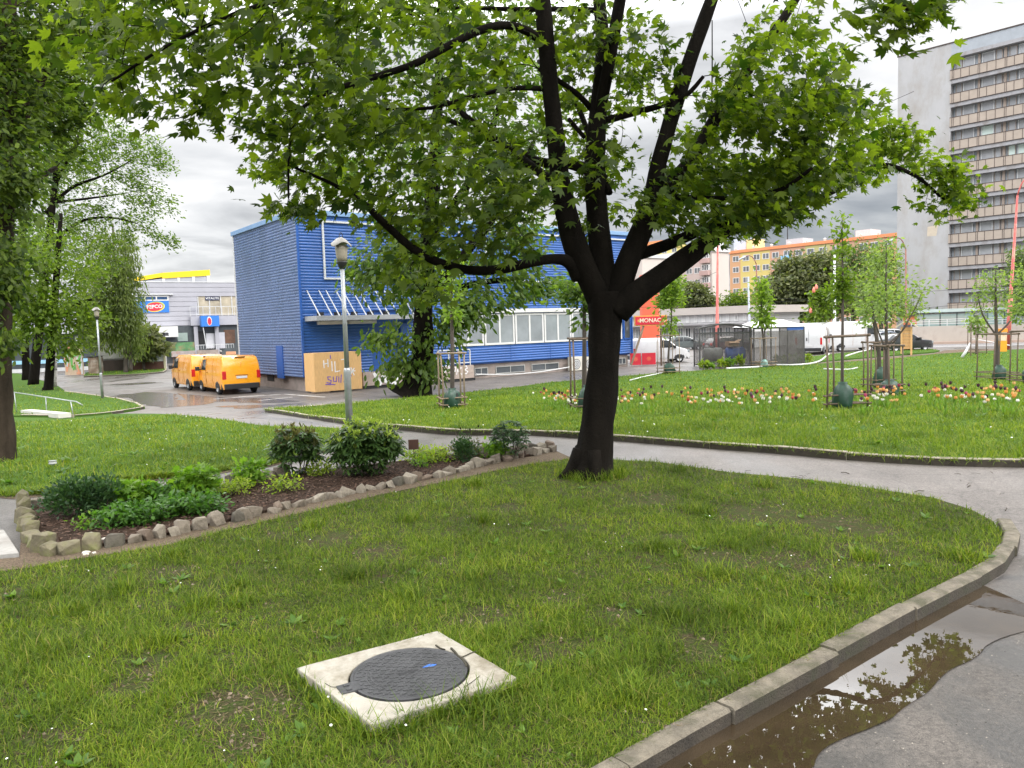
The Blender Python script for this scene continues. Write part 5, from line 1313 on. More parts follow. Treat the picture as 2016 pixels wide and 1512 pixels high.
xa = b.pix(925, 719)[0]
m = MB()
corr(m, .06, Lr, zwin1 + .30, H - .25)                           # upper storey
corr(m, .06, xd0, zb, zwin1 + .30)                               # below the canopy
corr(m, xd1 + .4, xw0, zb + .45, zwin1 + .30)
corr(m, xa - 1.2, Lr - .0, zb + .12, zwin0 - .05)                # strip below the windows
corr(m, xw1 + .05, Lr, zwin0 - .05, zwin1 + .30)
m.build('front_wall', M['blue'], r_)
m = MB()
for x in np.arange(3.0, Lr - 1, 3.05): m.box(x, x + .02, -.012, -.001, zwin1 + .32, H - .27)
for x in (xa + 3, xa + 6.1, xa + 9.2): m.box(x, x + .03, -.012, -.001, zb + .13, zwin0 - .06)
m.build('panel_joints', M['blue_trim'], r_)
m = MB(); corr(m, .06, D, zb - .05, H - .25, axis='y'); m.build('side_wall', M['blue_side'], r_)
m = MB(); m.box(.12, Lr - .05, .12, D - .1, zb + .03, H - .3); m.build('core_wall', M['blue_trim'], r_)
m = MB(); m.box(-.05, .055, -.05, .055, zb - .05, H - .25); m.build('corner_trim', M['blue_trim'], r_)
m = MB(); m.box(Lr - .002, Lr + .08, -.04, .06, zb, H - .25); m.build('corner_trim', M['blue_trim'], r_)
m = MB(); m.box(-.10, Lr + .1, -.10, D + .05, H - .25, H); m.build('roof_edge', mk('pale_blue_roof_edge', (.18, .30, .50), .5, .1, 1), r_, bevel=.02)
m = MB(); m.box(.25, Lr - .2, .22, D - .3, -.3, zb + .5); m.box(.3, xd0 + 2.5, .1, .219, -.3, zb - .04); m.build('plinth', M['plinth'], r_)
m = MB(); y0, z0_ = b.side(536, 720); y1, z1_ = b.side(549, 690)
m.box(-.03, .05, y1 - .55, y1 + .35, zb - .2, z1_ + .25); m.build('side_door', M['blue_trim'], r_)
m = MB(); m.box(.22, .247, y1 + 1.6, y1 + 2.6, .35, .95); m.build('cellar_opening', M['dark'], r_)
# white outline frames on the facade
for (xa_, xb_, za, zb_) in [(b.pix(632, 434)[0], b.pix(905, 500)[0], b.pix(632, 434)[1], b.pix(635, 550)[1]), (b.pix(955, 520)[0], b.pix(1236, 520)[0], b.pix(632, 434)[1], b.pix(635, 550)[1])]:
    m = MB(); q = .09
    m.box(xa_, xb_, -.09, .0, za - q, za); m.box(xa_, xb_, -.09, .0, zb_, zb_ + q); m.box(xa_, xa_ + q, -.088, .0, zb_ + q, za - q); m.box(xb_ - q, xb_, -.088, .0, zb_ + q, za - q)
    m.build('sign_frame', M['white_metal'], r_)
m = MB(); m.box(xw0, Lr + .05, -.14, .05, zwin1 + .05, zwin1 + .28); m.build('white_band', M['white'], r_)
# window strip
xs = xw0
npair = max(1, int(round((xw1 - xw0) / 2.35)))
for i in range(npair):
    a = xw0 + (xw1 - xw0) * i / npair; c = xw0 + (xw1 - xw0) * (i + 1) / npair
    win(r_, a + .03, c - .03, zwin0, zwin1, .02, M['white'], M['glass_pale'], 2, .12)
win(r_, xd0 + .05, xd1, b.pix(760, 728)[1], zc - .45, .25, M['white'], M['glass_pale'], 2, .12, 'glass_door')
m = MB(); m.box(xd0, xd1 + .4, .4, .5, .3, zwin1 + .3); m.build('entrance_recess', mk('grey_recess', (.25, .26, .27), .7, .1, 2), r_)
m = MB(); m.box(xd1 + .02, xd1 + .4, -.05, .3, zb + .2, zc - .3); m.build('entrance_post', M['blue_trim'], r_)
win(r_, Lr - .75, Lr - .12, zwin0 - .02, zwin1, .0, M['blue_trim'], M['glass'], 1, .06)
# canopy with tie rods
xc1 = b.pix(815, 622)[0]
m = MB(); m.box(.15, xc1, -1.45, -.02, zc - .10, zc + .14); m.build('canopy', mk('grey_canopy', (.30, .31, .33), .55, .1, 2), r_, bevel=.01)
zt_ = b.pix(596, 572)[1]
nr = 7
for i in range(nr):
    x = .35 + (xc1 - .9) * i / (nr - 1)
    for dx in ((0,) if i == 0 else (-.28, .1)):
        m = MB(); m.tube([(x + dx, .0, zt_), (x + dx + .05, -1.35, zc + .12)], .03, 6); m.build('tie_rod', M['white_metal'], r_)
    m = MB(); m.box(x + .35, x + .62, -.5, -.25, zc + .142, zc + .34); m.build('floodlight', M['dark'], r_)
for i in range(2):
    m = MB(); x = b.pix(620 + i * 55, 632)[0]; m.box(x, x + 1.7, -.45, -.2, zc - .28, zc - .11); m.build('tube_lamp', M['white'], r_, bevel=.02)
# cellar windows in the plinth
for a, c in [(935,964),(977,1037),(1048,1104),(1220,1236)]:
    x0_, z0_ = b.pix(a, 738); x1_, _ = b.pix(c, 730); zz_ = b.pix(a, 730)[1]
    win(r_, x0_ + .1, x1_, zb - .62, zb - .18, .2, mk('grey_cellar_frame', (.33, .33, .32), .6, .1, 4), M['glass'], 2, .05, 'cellar_window', .04)
# downpipe at the far left edge
m = MB(); m.tube([(.02, D - .05, .2), (.02, D - .05, H - .3)], .07, 8); m.build('downpipe', M['white_metal'], r_)
# ramp wall with tiles and graffiti
wa, wb = b.pix(716, 770, -1.2)[0], b.pix(937, 752, -1.2)[0]
zw = b.pix(716, 733, -1.2)[1]
W = thing('tiled_ramp_wall', 'low pinkish tiled ramp wall with white graffiti in front of the blue building', 'wall', b.w((wa, -1.2, 0)), b.a)
m = MB(); lw = wb - wa
for i in range(int(lw / .62)):
    m.box(i * .62 + .008, min(lw, (i + 1) * .62) - .008, 0, .22, .16, zw * .5 - .004); m.box(i * .62 + .008, min(lw, (i + 1) * .62) - .008, .002, .22, zw * .5 + .004, zw)
m.build('tiles', mk('pinkish_wall_tile', (.38, .31, .27), .75, .15, 1.5, .2, 20, stain=(.27, .22, .2), sscale=1), W)
m = MB(); m.box(.0, lw, .05, .2, -.3, .158); m.build('footing', M['dark'], W)
WG = mk('white_spray_paint', (.72, .71, .72), .7, .15, 9)
def gpx(pts):  # photo pixels on the plane of the ramp wall
    out = []
    for a, c in pts:
        x, z = b.pix(a, c, -1.2); out.append((x - wa, z))
    return out
m = MB()
for s_ in [[(738,736),(741,742),(748,755)],[(748,755),(756,738)],[(772,737),(764,736),(758,742),(760,750),(768,754),(774,752)],[(777,754),(777,736),(790,734)],[(777,745),(786,744)]]: m.stroke(gpx(s_), .20, -.003)
for s_ in [[(871,722),(880,720),(885,724),(877,731),(870,738)],[(888,733),(891,724),(897,723),(896,731),(889,732)],[(899,737),(902,722),(908,724),(903,731),(909,737)],[(913,722),(918,720),(920,725),(914,728),(921,731),(918,736),(912,735),(914,728)],[(862,745),(869,750),(878,746)]]: m.stroke(gpx(s_), .05, -.003)
m.build('graffiti', WG, W)
rl = thing('ramp_railing', 'white metal railing frame on the tiled ramp wall', 'railing', b.w((b.pix(862, 715, -.9)[0], -.9, 0)), b.a)
m = MB(); zr0, zr1 = b.pix(880, 716, -.9)[1], b.pix(880, 690, -.9)[1]; lr = b.pix(925, 700, -.9)[0] - b.pix(862, 715, -.9)[0]
m.bar((0, 0, zr1), (lr, 0, zr1), .06); m.bar((0, 0, zr0), (lr, 0, zr0), .06); m.build('rail', M['white_metal'], rl)
for i in range(4):
    m = MB(); m.bar((lr * i / 3, 0, zw - .05), (lr * i / 3, 0, zr1 - .03), .06); m.build('post', M['white_metal'], rl)
# plywood hoarding with scribbles
pa, pb_ = b.pix(621, 775, -1.6)[0], b.pix(714, 770, -1.6)[0]; pz0, pz1 = b.pix(623, 772, -1.6)[1], b.pix(621, 697, -1.6)[1]
P_ = thing('plywood_hoarding', 'tall orange plywood boarding with purple and white scribbles by the corner of the blue building', 'boarding', b.w((pa, -1.6, 0)), b.a)
pw = pb_ - pa; m = MB()
for i in range(2): m.box(pw * i / 2 + .004, pw * (i + 1) / 2 - .004, 0, .03, pz0, pz1)
m.box(0, .03, .031, 1.2, pz0, pz1); m.box(pw - .03, pw, .031, 1.2, pz0, pz1); m.box(0, pw, .0, 1.2, pz1 + .002, pz1 + .03)
m.build('plywood_sheets', M['orange_wood'], P_)
m = MB(); m.box(-.1, pw * .3, -.05, .25, -.05, pz0 - .002); m.build('ground_beam', M['wood'], P_)
def gpy(pts): return [(b.pix(a, c, -1.6)[0] - pa, b.pix(a, c, -1.6)[1]) for a, c in pts]
m = MB()
for s_ in [[(637,710),(638,724)],[(645,708),(646,722)],[(637,717),(646,715)],[(653,712),(654,730)],[(659,712),(660,732),(669,730)],[(672,708),(684,706)],[(678,707),(679,730)],[(691,724),(697,738)],[(697,725),(690,737)],[(688,731),(699,730)]]: m.stroke(gpy(s_), .05, -.002)
m.build('white_scribble', WG, P_)
m = MB()
for s_ in [[(650,700),(651,706)],[(651,742),(645,742),(646,747),(652,749),(651,755),(643,753)],[(656,742),(657,751),(662,751),(663,741)],[(667,742),(667,752)],[(672,738),(671,753)],[(680,740),(677,752)],[(641,757),(660,757)],[(684,738),(692,740)]]: m.stroke(gpy(s_), .04, -.002)
m.build('purple_scribble', mk('purple_marker', (.13, .07, .42), .6, .15, 9), P_)
# air conditioners
for i, (a, c, lab) in enumerate([(1126, 1148, 'beige outdoor air conditioner unit standing below the blue wall strip, with its fan grille showing'), (1152, 1172, 'second outdoor air conditioner unit, close behind the maple trunk')]):
    x0_ = b.pix(a, 720, -.5)[0]; x1_ = b.pix(c, 720, -.5)[0]; z1_ = b.pix(a, 703, -.5)[1]; z0_ = b.pix(a, 732, -.5)[1]
    A = thing('air_conditioner', lab, 'air conditioner', b.w((x0_, -.5, 0)), b.a, 'air conditioner units by the blue building'); m = MB(); w_ = x1_ - x0_
    m.box(0, w_, 0, .4, z0_ + .05, z1_); m.build('casing', mk('beige_casing', (.55, .53, .47), .5, .08, 3), A, bevel=.02)
    m = MB(); cx_, cz_ = w_ * .42, (z0_ + z1_) / 2; q = min(w_, z1_ - z0_) * .36
    for k in range(6): m.prism(oval(cx_, cz_, q * (k + 1) / 6, q * (k + 1) / 6, 16), -.012 - .001 * (6 - k), -.001 - .001 * (6 - k), k % 2)
    m.build('fan_grille', [M['white_metal'], mk('grille_gap', (.12, .12, .12), .6, .1, 4)], A)
    m = MB(); m.box(.05, .12, .02, .36, z0_ - .05, z0_ + .049); m.box(w_ - .12, w_ - .05, .02, .36, z0_ - .05, z0_ + .049); m.build('feet', M['dark'], A)
# sagging white tape along the plinth
m = MB(); x0_, z0_ = b.pix(937, 737, -.35); x1_, z1_ = b.pix(1124, 722, -.35)
m.tube([(x0_ + (x1_ - x0_) * u, -.35, z0_ + (z1_ - z0_) * u - .18 * math.sin(u * PI)) for u in np.linspace(0, 1, 16)], .035, 6)
o = m.build('barrier_tape', M['white']); o.location = b.o; o.rotation_euler = (0, 0, b.a); tag(o, 'white tape stretched along the foot of the blue building', 'tape')

# ------------------------------------------------------------------ grey shopping building on the left
M['panel'] = mk('lavender_grey_panel', (.36, .36, .40), .5, .07, .4, rvar=.1)
p = at(368, 714, 88)
S = Fr('shopping_building', 'grey panelled shopping building with blue shop signs and a yellow roof lantern', 'building', (p.x, p.y, G(p.x, p.y)), 33.0)
r_ = S.root
zr = S.pix(368, 556)[1]; zg = S.pix(345, 641)[1]; xl = -26; xr_ = 22
xb0 = S.pix(388, 590)[0]; zb0 = S.pix(400, 621)[1]; zb1 = S.pix(395, 583)[1]
m = MB()
nz_ = 9; ph = (zr - zg) / nz_
for i in range(nz_):
    z0_, z1_ = zg + i * ph, zg + (i + 1) * ph - .035
    if z1_ > zb0 and z0_ < zb1:
        m.box(xl, xb0, 0, .3, z0_, z1_)
        if z0_ < zb0: m.box(xb0 + .0, xr_, -.02, .28, z0_, zb0)
        if z1_ > zb1: m.box(xb0 + .0, xr_, .002, .3, max(zb1, z0_), z1_)
    else: m.box(xl, xr_, 0, .3, z0_, z1_)
m.build('panel_wall', M['panel'], r_)
m = MB(); m.box(xl + .1, xr_ - .1, .12, 16, -.2, zr - .1); m.build('core_wall', mk('grey_joint', (.2, .2, .22), .7, .1, 2), r_)
m = MB(); m.box(xl - .1, xr_ + .1, -.06, .4, zr, zr + .12); m.build('roof_edge', M['white_metal'], r_)
# glazed balcony
m = MB(); m.box(xb0, xr_, .10, .118, zb0, zb1); m.build('balcony_glazing', mk('warm_beige_glass', (.42, .37, .28), .15, .35, .5), r_)  # uneven warm beige as the pane colour
for k in range(8):
    x = xb0 + .05 + k * 1.25; m = MB(); m.box(x, x + .09, .03, .098, zb0, zb1 - .02); m.build('mullion', M['white_metal'], r_)
m = MB(); xs0, zs0 = S.pix(404, 590); xs1, zs1 = S.pix(432, 584)
m.box(xs0, xs1, .02, .06, zs0 - .08, zs0 + .38); sg = m.build('shop_sign', mk('dark_navy_sign', (.02, .025, .07), .5, .1, 3), r_)
text_mesh('VITALITE', .36, M['white'], sg, ((xs0 + xs1) / 2, .012, zs0 + .15), sx=1.05, bold=.006)
m = MB()
z1_ = zb0 + 1.0
for k in range(14): x = xb0 - .9 + k * .7; m.bar((x, -.35, zb0 - .1), (x, -.35, z1_), .04)
m.bar((xb0 - .9, -.35, z1_), (xr_, -.35, z1_), .06); m.bar((xb0 - .9, -.35, zb0 + .1), (xr_, -.35, zb0 + .1), .05); m.build('balcony_railing', M['white_metal'], r_)
m = MB(); m.box(xb0 - .9, xr_, -.42, -.03, zg - .05, zb0 - .12); m.build('balcony_front', M['panel'], r_)
# window with blue sign panel
x0_, z0_ = S.pix(262, 616); x1_, z1_ = S.pix(331, 582); zm = S.pix(331, 592)[1]
win(r_, x0_, x1_, zm, z1_, -.02, M['white'], mk('blue_tinted_glass', (.03, .07, .16), .1, .3, 1), 3, .12, 'window', .1)
m = MB(); m.box(x0_ - .3, x1_ + .5, -.25, -.0, z1_ + .08, z1_ + .2); m.build('sun_ledge', M['white_metal'], r_)
BS = mk('blue_sign_sheet', (.03, .17, .55), .45, .06, 1); RS = mk('red_sign_oval', (.62, .03, .06), .45, .05, 1); YS = mk('yellow_sign_oval', (.8, .6, .05), .45, .05, 1); GS = mk('green_sign_oval', (.25, .5, .12), .45, .05, 1)
m = MB(); m.box(x0_, x1_, -.10, -.002, z0_, zm); sg = m.build('shop_sign', BS, r_)
cx_, cz_ = S.pix(304, 604); rx_ = (S.pix(322, 604)[0] - S.pix(287, 604)[0]) / 2; rz_ = (zm - z0_) * .40
m = MB(); m.prism(oval(cx_ + rx_ * .08, cz_, rx_ * 1.08, rz_ * 1.08, rot=.12), -.112, -.1015); m.build('sign_oval', YS, sg)
m = MB(); m.prism(oval(cx_ + rx_ * .05, cz_ + rz_ * .05, rx_ * 1.03, rz_ * 1.0, rot=.12), -.118, -.1125); m.build('sign_oval', GS, sg)
m = MB(); m.prism(oval(cx_, cz_, rx_ * .97, rz_ * .92, rot=.12), -.124, -.1185); m.build('sign_oval', RS, sg)
text_mesh('PEPCO', rz_ * 1.02, M['white'], sg, (cx_, -.13, cz_), bold=.02, sx=1.0, rot=(PI / 2, -.06, 0))
# projecting blue sign box above the entrance
x0_, z0_ = S.pix(397, 643, -1.2); x1_, z1_ = S.pix(431, 621, -1.2)
m = MB(); m.box(x0_, x1_, -1.2, -.43, z0_, z1_); sg = m.build('sign_box', BS, r_)
cx_ = (x0_ * .55 + x1_ * .45); cz_ = (z0_ + z1_) / 2
m = MB(); m.prism(oval(cx_, cz_, (x1_-x0_) * .14, (z1_-z0_) * .42), -1.215, -1.2015); m.build('sign_oval', M['white'], sg)
m = MB(); m.prism(oval(cx_, cz_ - .04, (x1_-x0_) * .105, (z1_-z0_) * .34), -1.222, -1.2155); m.build('sign_oval', RS, sg)
# white awning board, ground floor bays
x0_, z0_ = S.pix(288, 665, -1.5); x1_, z1_ = S.pix(350, 642, -1.5)
m = MB(); m.box(x0_ - 8, x1_, -1.5, -.02, z0_, z1_); m.build('awning_board', M['white'], r_)
m = MB(); m.box(xl, xr_, .05, .11, 0, zg); m.build('shop_front', mk('shopfront_dark', (.075, .085, .09), .3, .5, .5), r_)
def bay(nm_, a, c, d, e, y, mat):
    x0_, z0_ = S.pix(a, e, y); x1_, z1_ = S.pix(c, d, y); m = MB(); m.box(x0_, x1_, y, y + .04, z0_, z1_); return m.build(nm_, mat, r_)
bay('shop_window', 350, 369, 655, 672, .0, mk('pale_green_glass', (.30, .37, .34), .2, .2, 1))
mu = mk('mural_paper', (.10, .25, .10), .6, .7, .5, stain=(.45, .12, .10), sscale=.55)
bay('mural', 336, 384, 673, 702, -.35, mu)
bay('mural_rocks', 338, 384, 690, 703, -.45, mk('mural_rock_grey', (.38, .34, .33), .7, .4, .8, stain=(.3, .1, .06), sscale=.9))
bay('door_panel', 407, 422, 656, 686, -.1, mk('white_door_panel', (.55, .55, .58), .5, .08, 2))
bay('door_panel', 430, 442, 654, 686, -.1, mk('grey_door_panel', (.45, .45, .5), .5, .08, 2))
bay('shop_interior', 442, 462, 649, 676, .0, mk('brown_interior', (.10, .05, .03), .6, .6, 1))  # plain dark brown panel filling the bay
bay('doorway', 386, 402, 652, 678, -.05, M['dark'])
for a in (385, 426): bay('pillar', a, a + 4, 643, 705, -.42, M['panel'])
bay('ramp_wall', 388, 430, 688, 706, -1.6, M['plinth'])
m = MB(); x0_, z0_ = S.pix(386, 688, -1.6); x1_, z1_ = S.pix(460, 677, -1.6)
m.bar((x0_, -1.55, z1_), (x1_, -1.55, z1_), .06)
for k in range(16): m.bar((x0_ + (x1_-x0_) * k / 15, -1.55, z0_), (x0_ + (x1_-x0_) * k / 15, -1.55, z1_), .035)
m.build('ramp_railing', M['white_metal'], r_)
m = MB(); x0_, z0_ = S.pix(400, 645, -1.25); x1_, z1_ = S.pix(407, 686, -1.25); m.bar((x0_, -1.25, z0_), (x1_, -1.25, z1_), .09); m.build('slanting_strut', M['white_metal'], r_)
# yellow roof lantern
YL = mk('yellow_sheet', (.80, .54, .01), .45, .06, 1)
x0_, _ = S.pix(319, 540, 4); x1_, zt1 = S.pix(413, 531, 4); zt0 = S.pix(319, 537, 4)[1]; zf = zr + .02; xk = S.pix(262, 556, 4)[0]
m = MB(); fh = .66
m.prism([(x0_, zt0 - fh), (x1_, zt1 - fh * 1.05), (x1_, zt1), (x0_, zt0)], 4, 11); m.prism([(xk, zf + .3), (x0_ - .01, zt0 - fh * .75), (x0_ - .01, zt0), (xk, zf + .75)], 4.003, 11)
m.build('lantern_roof', YL, r_)
m = MB(); m.prism([(xk, zf), (x1_ - .3, zf), (x1_ - .3, zt1 - fh * 1.08), (x0_, zt0 - fh - .02), (xk, zf + .28)], 4.1, 10.9); m.build('lantern_glazing', mk('grey_lantern_glass', (.36, .37, .40), .3, .1, 1), r_)
for q in np.linspace(x0_, x1_ - .4, 4):
    m = MB(); m.box(q, q + .28, 4.02, 4.09, zf, zt0 - fh - .02 + (zt1 - zt0) * (q - x0_) / (x1_ - x0_)); m.build('lantern_post', M['white'], r_)
m = MB(); m.box(x1_ - .35, x1_ - .05, 4.015, 4.4, zf, zt1 - fh * 1.05); m.build('lantern_post', M['white'], r_)

# kiosk and boarded fence in front of it
kp = gp(255, 729); Kf = Fr('kiosk', 'low kiosk with a brick base and white boards under the weeping birch', 'kiosk', (kp.x, kp.y, T(kp.x, kp.y)), 20)
kx0 = Kf.pix(192, 700)[0]; kx1 = Kf.pix(321, 700)[0]; kz1 = Kf.pix(300, 671)[1]; xm = Kf.pix(258, 700)[0]; zbk = Kf.pix(300, 712)[1]
m = MB(); m.box(xm, kx1, 0, .2, -.1, zbk); m.build('brick_base', mk('brown_brick', (.12, .055, .04), .85, .2, 8, .4, 30), Kf.root)
m = MB(); m.box(xm + .05, kx1 - .05, -.03, .15, zbk + .01, kz1); m.build('white_board', mk('white_board', (.5, .52, .5), .6, .06, 1), Kf.root)
m = MB(); m.box(kx0, kx1, .21, 4, -.1, kz1 + .4); m.build('cabin_wall', mk('grey_cabin', (.33, .32, .31), .8, .12, 1), Kf.root)
m = MB(); m.box(kx0 - .2, kx1 + .3, -.4, 4.2, kz1 + .42, kz1 + .72); m.build('flat_roof', M['black'], Kf.root)
m = MB(); m.box(kx0 + .1, xm - .2, .05, .2, .0, Kf.pix(220, 709)[1]); m.build('lower_shutter', mk('dark_brown_shutter', (.045, .03, .025), .7, .3, 2), Kf.root)
m = MB(); m.box(kx0 + .1, xm - .2, .1, .2, Kf.pix(220, 706)[1], kz1 + .1); m.build('upper_board', mk('grey_board', (.40, .39, .38), .7, .1, 1), Kf.root)
m = MB(); m.box(kx1 + .02, kx1 + .2, -.02, .2, -.1, kz1 + .2); m.build('corner_post', mk('cream_post', (.62, .58, .38), .6, .1, 2), Kf.root)
m = MB(); m.box(xm - .35, xm - .15, -.02, .19, -.1, kz1); m.build('grey_post', M['concrete'], Kf.root)
m = MB(); x0_, z0_ = Kf.pix(196, 664, 1.0); x1_, z1_ = Kf.pix(214, 640, 1.0); m.box(x0_, x1_ + 3, .9, 1.0, z0_, z1_); m.box(x0_ + 1, x0_ + 1.15, .85, 1.0, -.1, z0_); m.build('raised_board', M['white'], Kf.root)
fp = gp(165, 737); Ff = Fr('painted_fence', 'wooden hoarding painted in green and peach streaks beside the kiosk', 'hoarding', (fp.x, fp.y, T(fp.x, fp.y)), -18)
fz = Ff.pix(160, 690)[1] + .35; fx0 = Ff.pix(127, 715)[0]
m = MB()
for i in range(3): m.box(fx0 * (i + 1) / 3 + .01, fx0 * i / 3 - .01, 0, .06, -.05, fz)
o = m.build('boards', mk('cream_hoarding_board', (.55, .42, .30), .7, .12, 3), Ff.root)
m = MB()
for i in range(16):
    x = fx0 * R.random(); z = R.uniform(.3, fz - .6); pts = [(x, z)]
    for _ in range(4): pts.append((clamp(pts[-1][0] + R.uniform(-.25, .25), fx0 + .1, -.1), clamp(pts[-1][1] + R.uniform(-.7, .8), .1, fz - .1)))
    m.stroke(pts, R.uniform(.1, .2), -.002 - .004 * i, i % 3, .004)
m.build('painted_streaks', [mk('green_spray', (.14, .42, .10), .7, .1, 5), mk('peach_spray', (.65, .30, .18), .7, .1, 5), M['white']], Ff.root)
q = fp + Vector((.35, .1, 0)); Gf = Fr('shabby_shed', 'shabby brown shed panel with smeared paint between the painted hoarding and the kiosk', 'shed', (q.x, q.y, T(q.x, q.y)), 12)
x1_ = Gf.pix(192, 715)[0]; z1_ = Gf.pix(180, 703)[1]
m = MB(); m.box(0, x1_, 0, 1.5, -.1, z1_); m.build('panel', mk('smeared_brown_panel', (.20, .14, .10), .8, .4, 1.5, stain=(.42, .38, .33), sscale=1.2), Gf.root)
m = MB(); m.box(-.05, x1_ + .05, -.08, 1.6, z1_ + .002, z1_ + .06); m.build('shed_roof', M['dark'], Gf.root)
# blue-and-white shop front far left, behind the trunks
lp = at(60, 735, 74); Lf = Fr('low_shop', 'low dark-windowed shop front with a pale blue band behind the three trunks', 'building', (lp.x, lp.y, G(lp.x, lp.y)), 20)
m = MB(); m.box(-14, 6, 0, 6, -.1, 3.6); m.build('wall', mk('dark_shop_wall', (.06, .07, .08), .3, .4, 1), Lf.root)
z0_ = Lf.pix(80, 716)[1]; m = MB(); m.box(-14.1, 6.1, -.06, -.002, z0_, z0_ + .35); m.build('blue_band', mk('pale_blue_band', (.3, .55, .75), .5, .08, 1), Lf.root)
m = MB(); m.box(-14.1, 6.1, -.05, -.001, -.1, .35); m.build('base_strip', M['white_metal'], Lf.root)
for k in range(6):
    m = MB(); m.box(-13 + k * 3.4, -12.75 + k * 3.4, -.1, -.061, 0, 3.3); m.build('post', M['white'], Lf.root)
m = MB(); m.box(-14.3, 6.3, -.5, 6.1, 3.62, 4.1); m.build('roof', M['white_metal'], Lf.root)
# blue column pair and planter by the mural
o = thing('display_stand', 'narrow pale blue framed stand beside the cream kiosk post', 'stand', gp(328, 712, -KERB), .4); k_ = o.location.y / F
m = MB()
for x in (-4, 3, 10): m.box(x * k_, (x + 2) * k_, 0, .1, 0, 38 * k_)
m.build('posts', M['white'], o); m = MB(); m.box(-4 * k_, 12 * k_, .02, .08, 8 * k_, 11 * k_); m.build('blue_panel', mk('light_blue_panel', (.25, .5, .65), .4, .1, 2), o)
m = MB(); m.box(-6 * k_, 14 * k_, -.3, .4, -.05, 3 * k_); m.build('base', M['plinth'], o)
# ------------------------------------------------------------------ grey tower block
M['tower'] = mk('grey_mosaic_render', (.40, .40, .41), .85, .10, .35, .25, 8, stain=(.33, .31, .29), sscale=.3, stretch=(1, 1, .5))
M['beige'] = mk('beige_balcony_panel', (.38, .32, .27), .75, .09, .8)
M['slab_grey'] = mk('grey_slab_edge', (.33, .33, .35), .8, .1, 1.5, stain=(.22, .2, .19), sscale=.7)
M['dark_post'] = mk('dark_brown_post', (.07, .05, .045), .7, .2, 2)
p = at(1868, 620, 98)
TB = Fr('tower_block', 'tall grey concrete tower block with rows of beige balconies', 'building', (p.x, p.y, -1.1), -47.0)
r_ = TB.root
Ht = TB.pix(1868, 86.5)[1]; xl = TB.pix(1767, 300)[0]; XR = 22.0
fl = []
ztop = TB.pix(1868, 141)[1]; st_ = (TB.pix(1868, 141)[1] - TB.pix(1864.5, 597.6)[1]) / 10
m = MB(); m.box(xl, -.05, 0, 12, 0, Ht); m.build('blank_wall', M['tower'], r_)
m = MB(); m.box(-.048, XR, .003, 12, ztop + 1.95, Ht - .001); m.box(0, XR, .85, 12, 0, ztop + 1.94); m.build('upper_wall', mk('bluish_mosaic', (.34, .37, .41), .8, .12, 1.2, .2, 10), r_)
m = MB(); m.box(xl - .1, XR + .1, -.1, 12.1, Ht + .001, Ht + .12); m.build('roof_edge', M['dark_post'], r_)
xs_, zs_ = TB.pix(1836, 455); m = MB(); m.prism([(xs_ - .65, zs_ - .6), (xs_ + .45, zs_ - .65), (xs_ + .65, zs_ + .7), (xs_ - .6, zs_ + .6)], -.008, -.001); m.build('repair_patch', mk('cream_patch', (.52, .45, .36), .8, .08, 2), r_)
wm = mk('tower_window_glass', (.33, .34, .36), .2, .3, .25, spec=.7)
wm2 = mk('tower_blind_glass', (.55, .66, .62), .3, .15, .4)
M['pier'] = mk('brown_pier', (.34, .28, .24), .8, .1, 2)
bays = [(.35, .95, 0), (1.15, 2.35, 1), (2.75, 3.0, 2), (3.2, 4.5, 1), (4.7, 5.3, 0), (5.5, 5.8, 2), (6.1, 6.8, 0), (7.1, 8.6, 1)]
for k in range(12):
    z = ztop - k * st_
    if z < 1: break
    m = MB(); m.box(-.12, XR, -.14, -.06, z - 1.06, z)
    bal = m.build('balcony', M['beige'], r_)
    m = MB()
    for j in range(22):
        for dx in ((0,) if j % 3 else (0, .18)): m.box(j * .95 + dx + .1, j * .95 + dx + .15, -.165, -.141, z - 1.05, z - .02)
    m.box(-.13, XR, -.17, -.05, z + .001, z + .07); m.box(-.13, XR, -.165, -.055, z - 1.12, z - 1.061)
    m.build('balcony_posts', M['dark_post'], bal)
    m = MB(); m.box(-.05, XR, -.05, .85, z - 1.58, z - 1.125); m.build('floor_slab', M['slab_grey'], r_)
    nm_ = 0
    for rep in range(2):
        for a, c, kd in bays:
            x0_, x1_ = a + rep * 8.8, c + rep * 8.8
            if x1_ > XR - .5 or x0_ > 13: continue
            if kd == 2:
                m = MB(); m.box(x0_, x1_, 0.63, .84, z - 1.1, z + 1.44); m.build('wall_pier', M['pier'], r_); continue
            has_blind = (k, round(a, 1), rep) in {(3, 3.2, 0), (4, 6.1, 0), (4, 7.1, 0), (2, 1.2, 0), (6, 3.2, 1)}  # panes that get the paler greenish blind glass
            win(r_, x0_ - .05, x1_ + .05, z - 1.08, z + 1.42, .80, M['white_metal'] if kd else M['pier'], wm2 if has_blind else wm, 1, .1 if kd else .06, out=.1)
m = MB(); m.box(-.047, XR, -.05, .85, ztop + 1.5, ztop + 1.945); m.build('top_slab', M['slab_grey'], r_)
m = MB(); m.tube([TB.R.inverted() @ (at(1985 - 245, 206, 97) - TB.o), TB.R.inverted() @ (at(1799, 180, 99) - TB.o)], .03, 5); m.build('cable', M['dark'], r_)

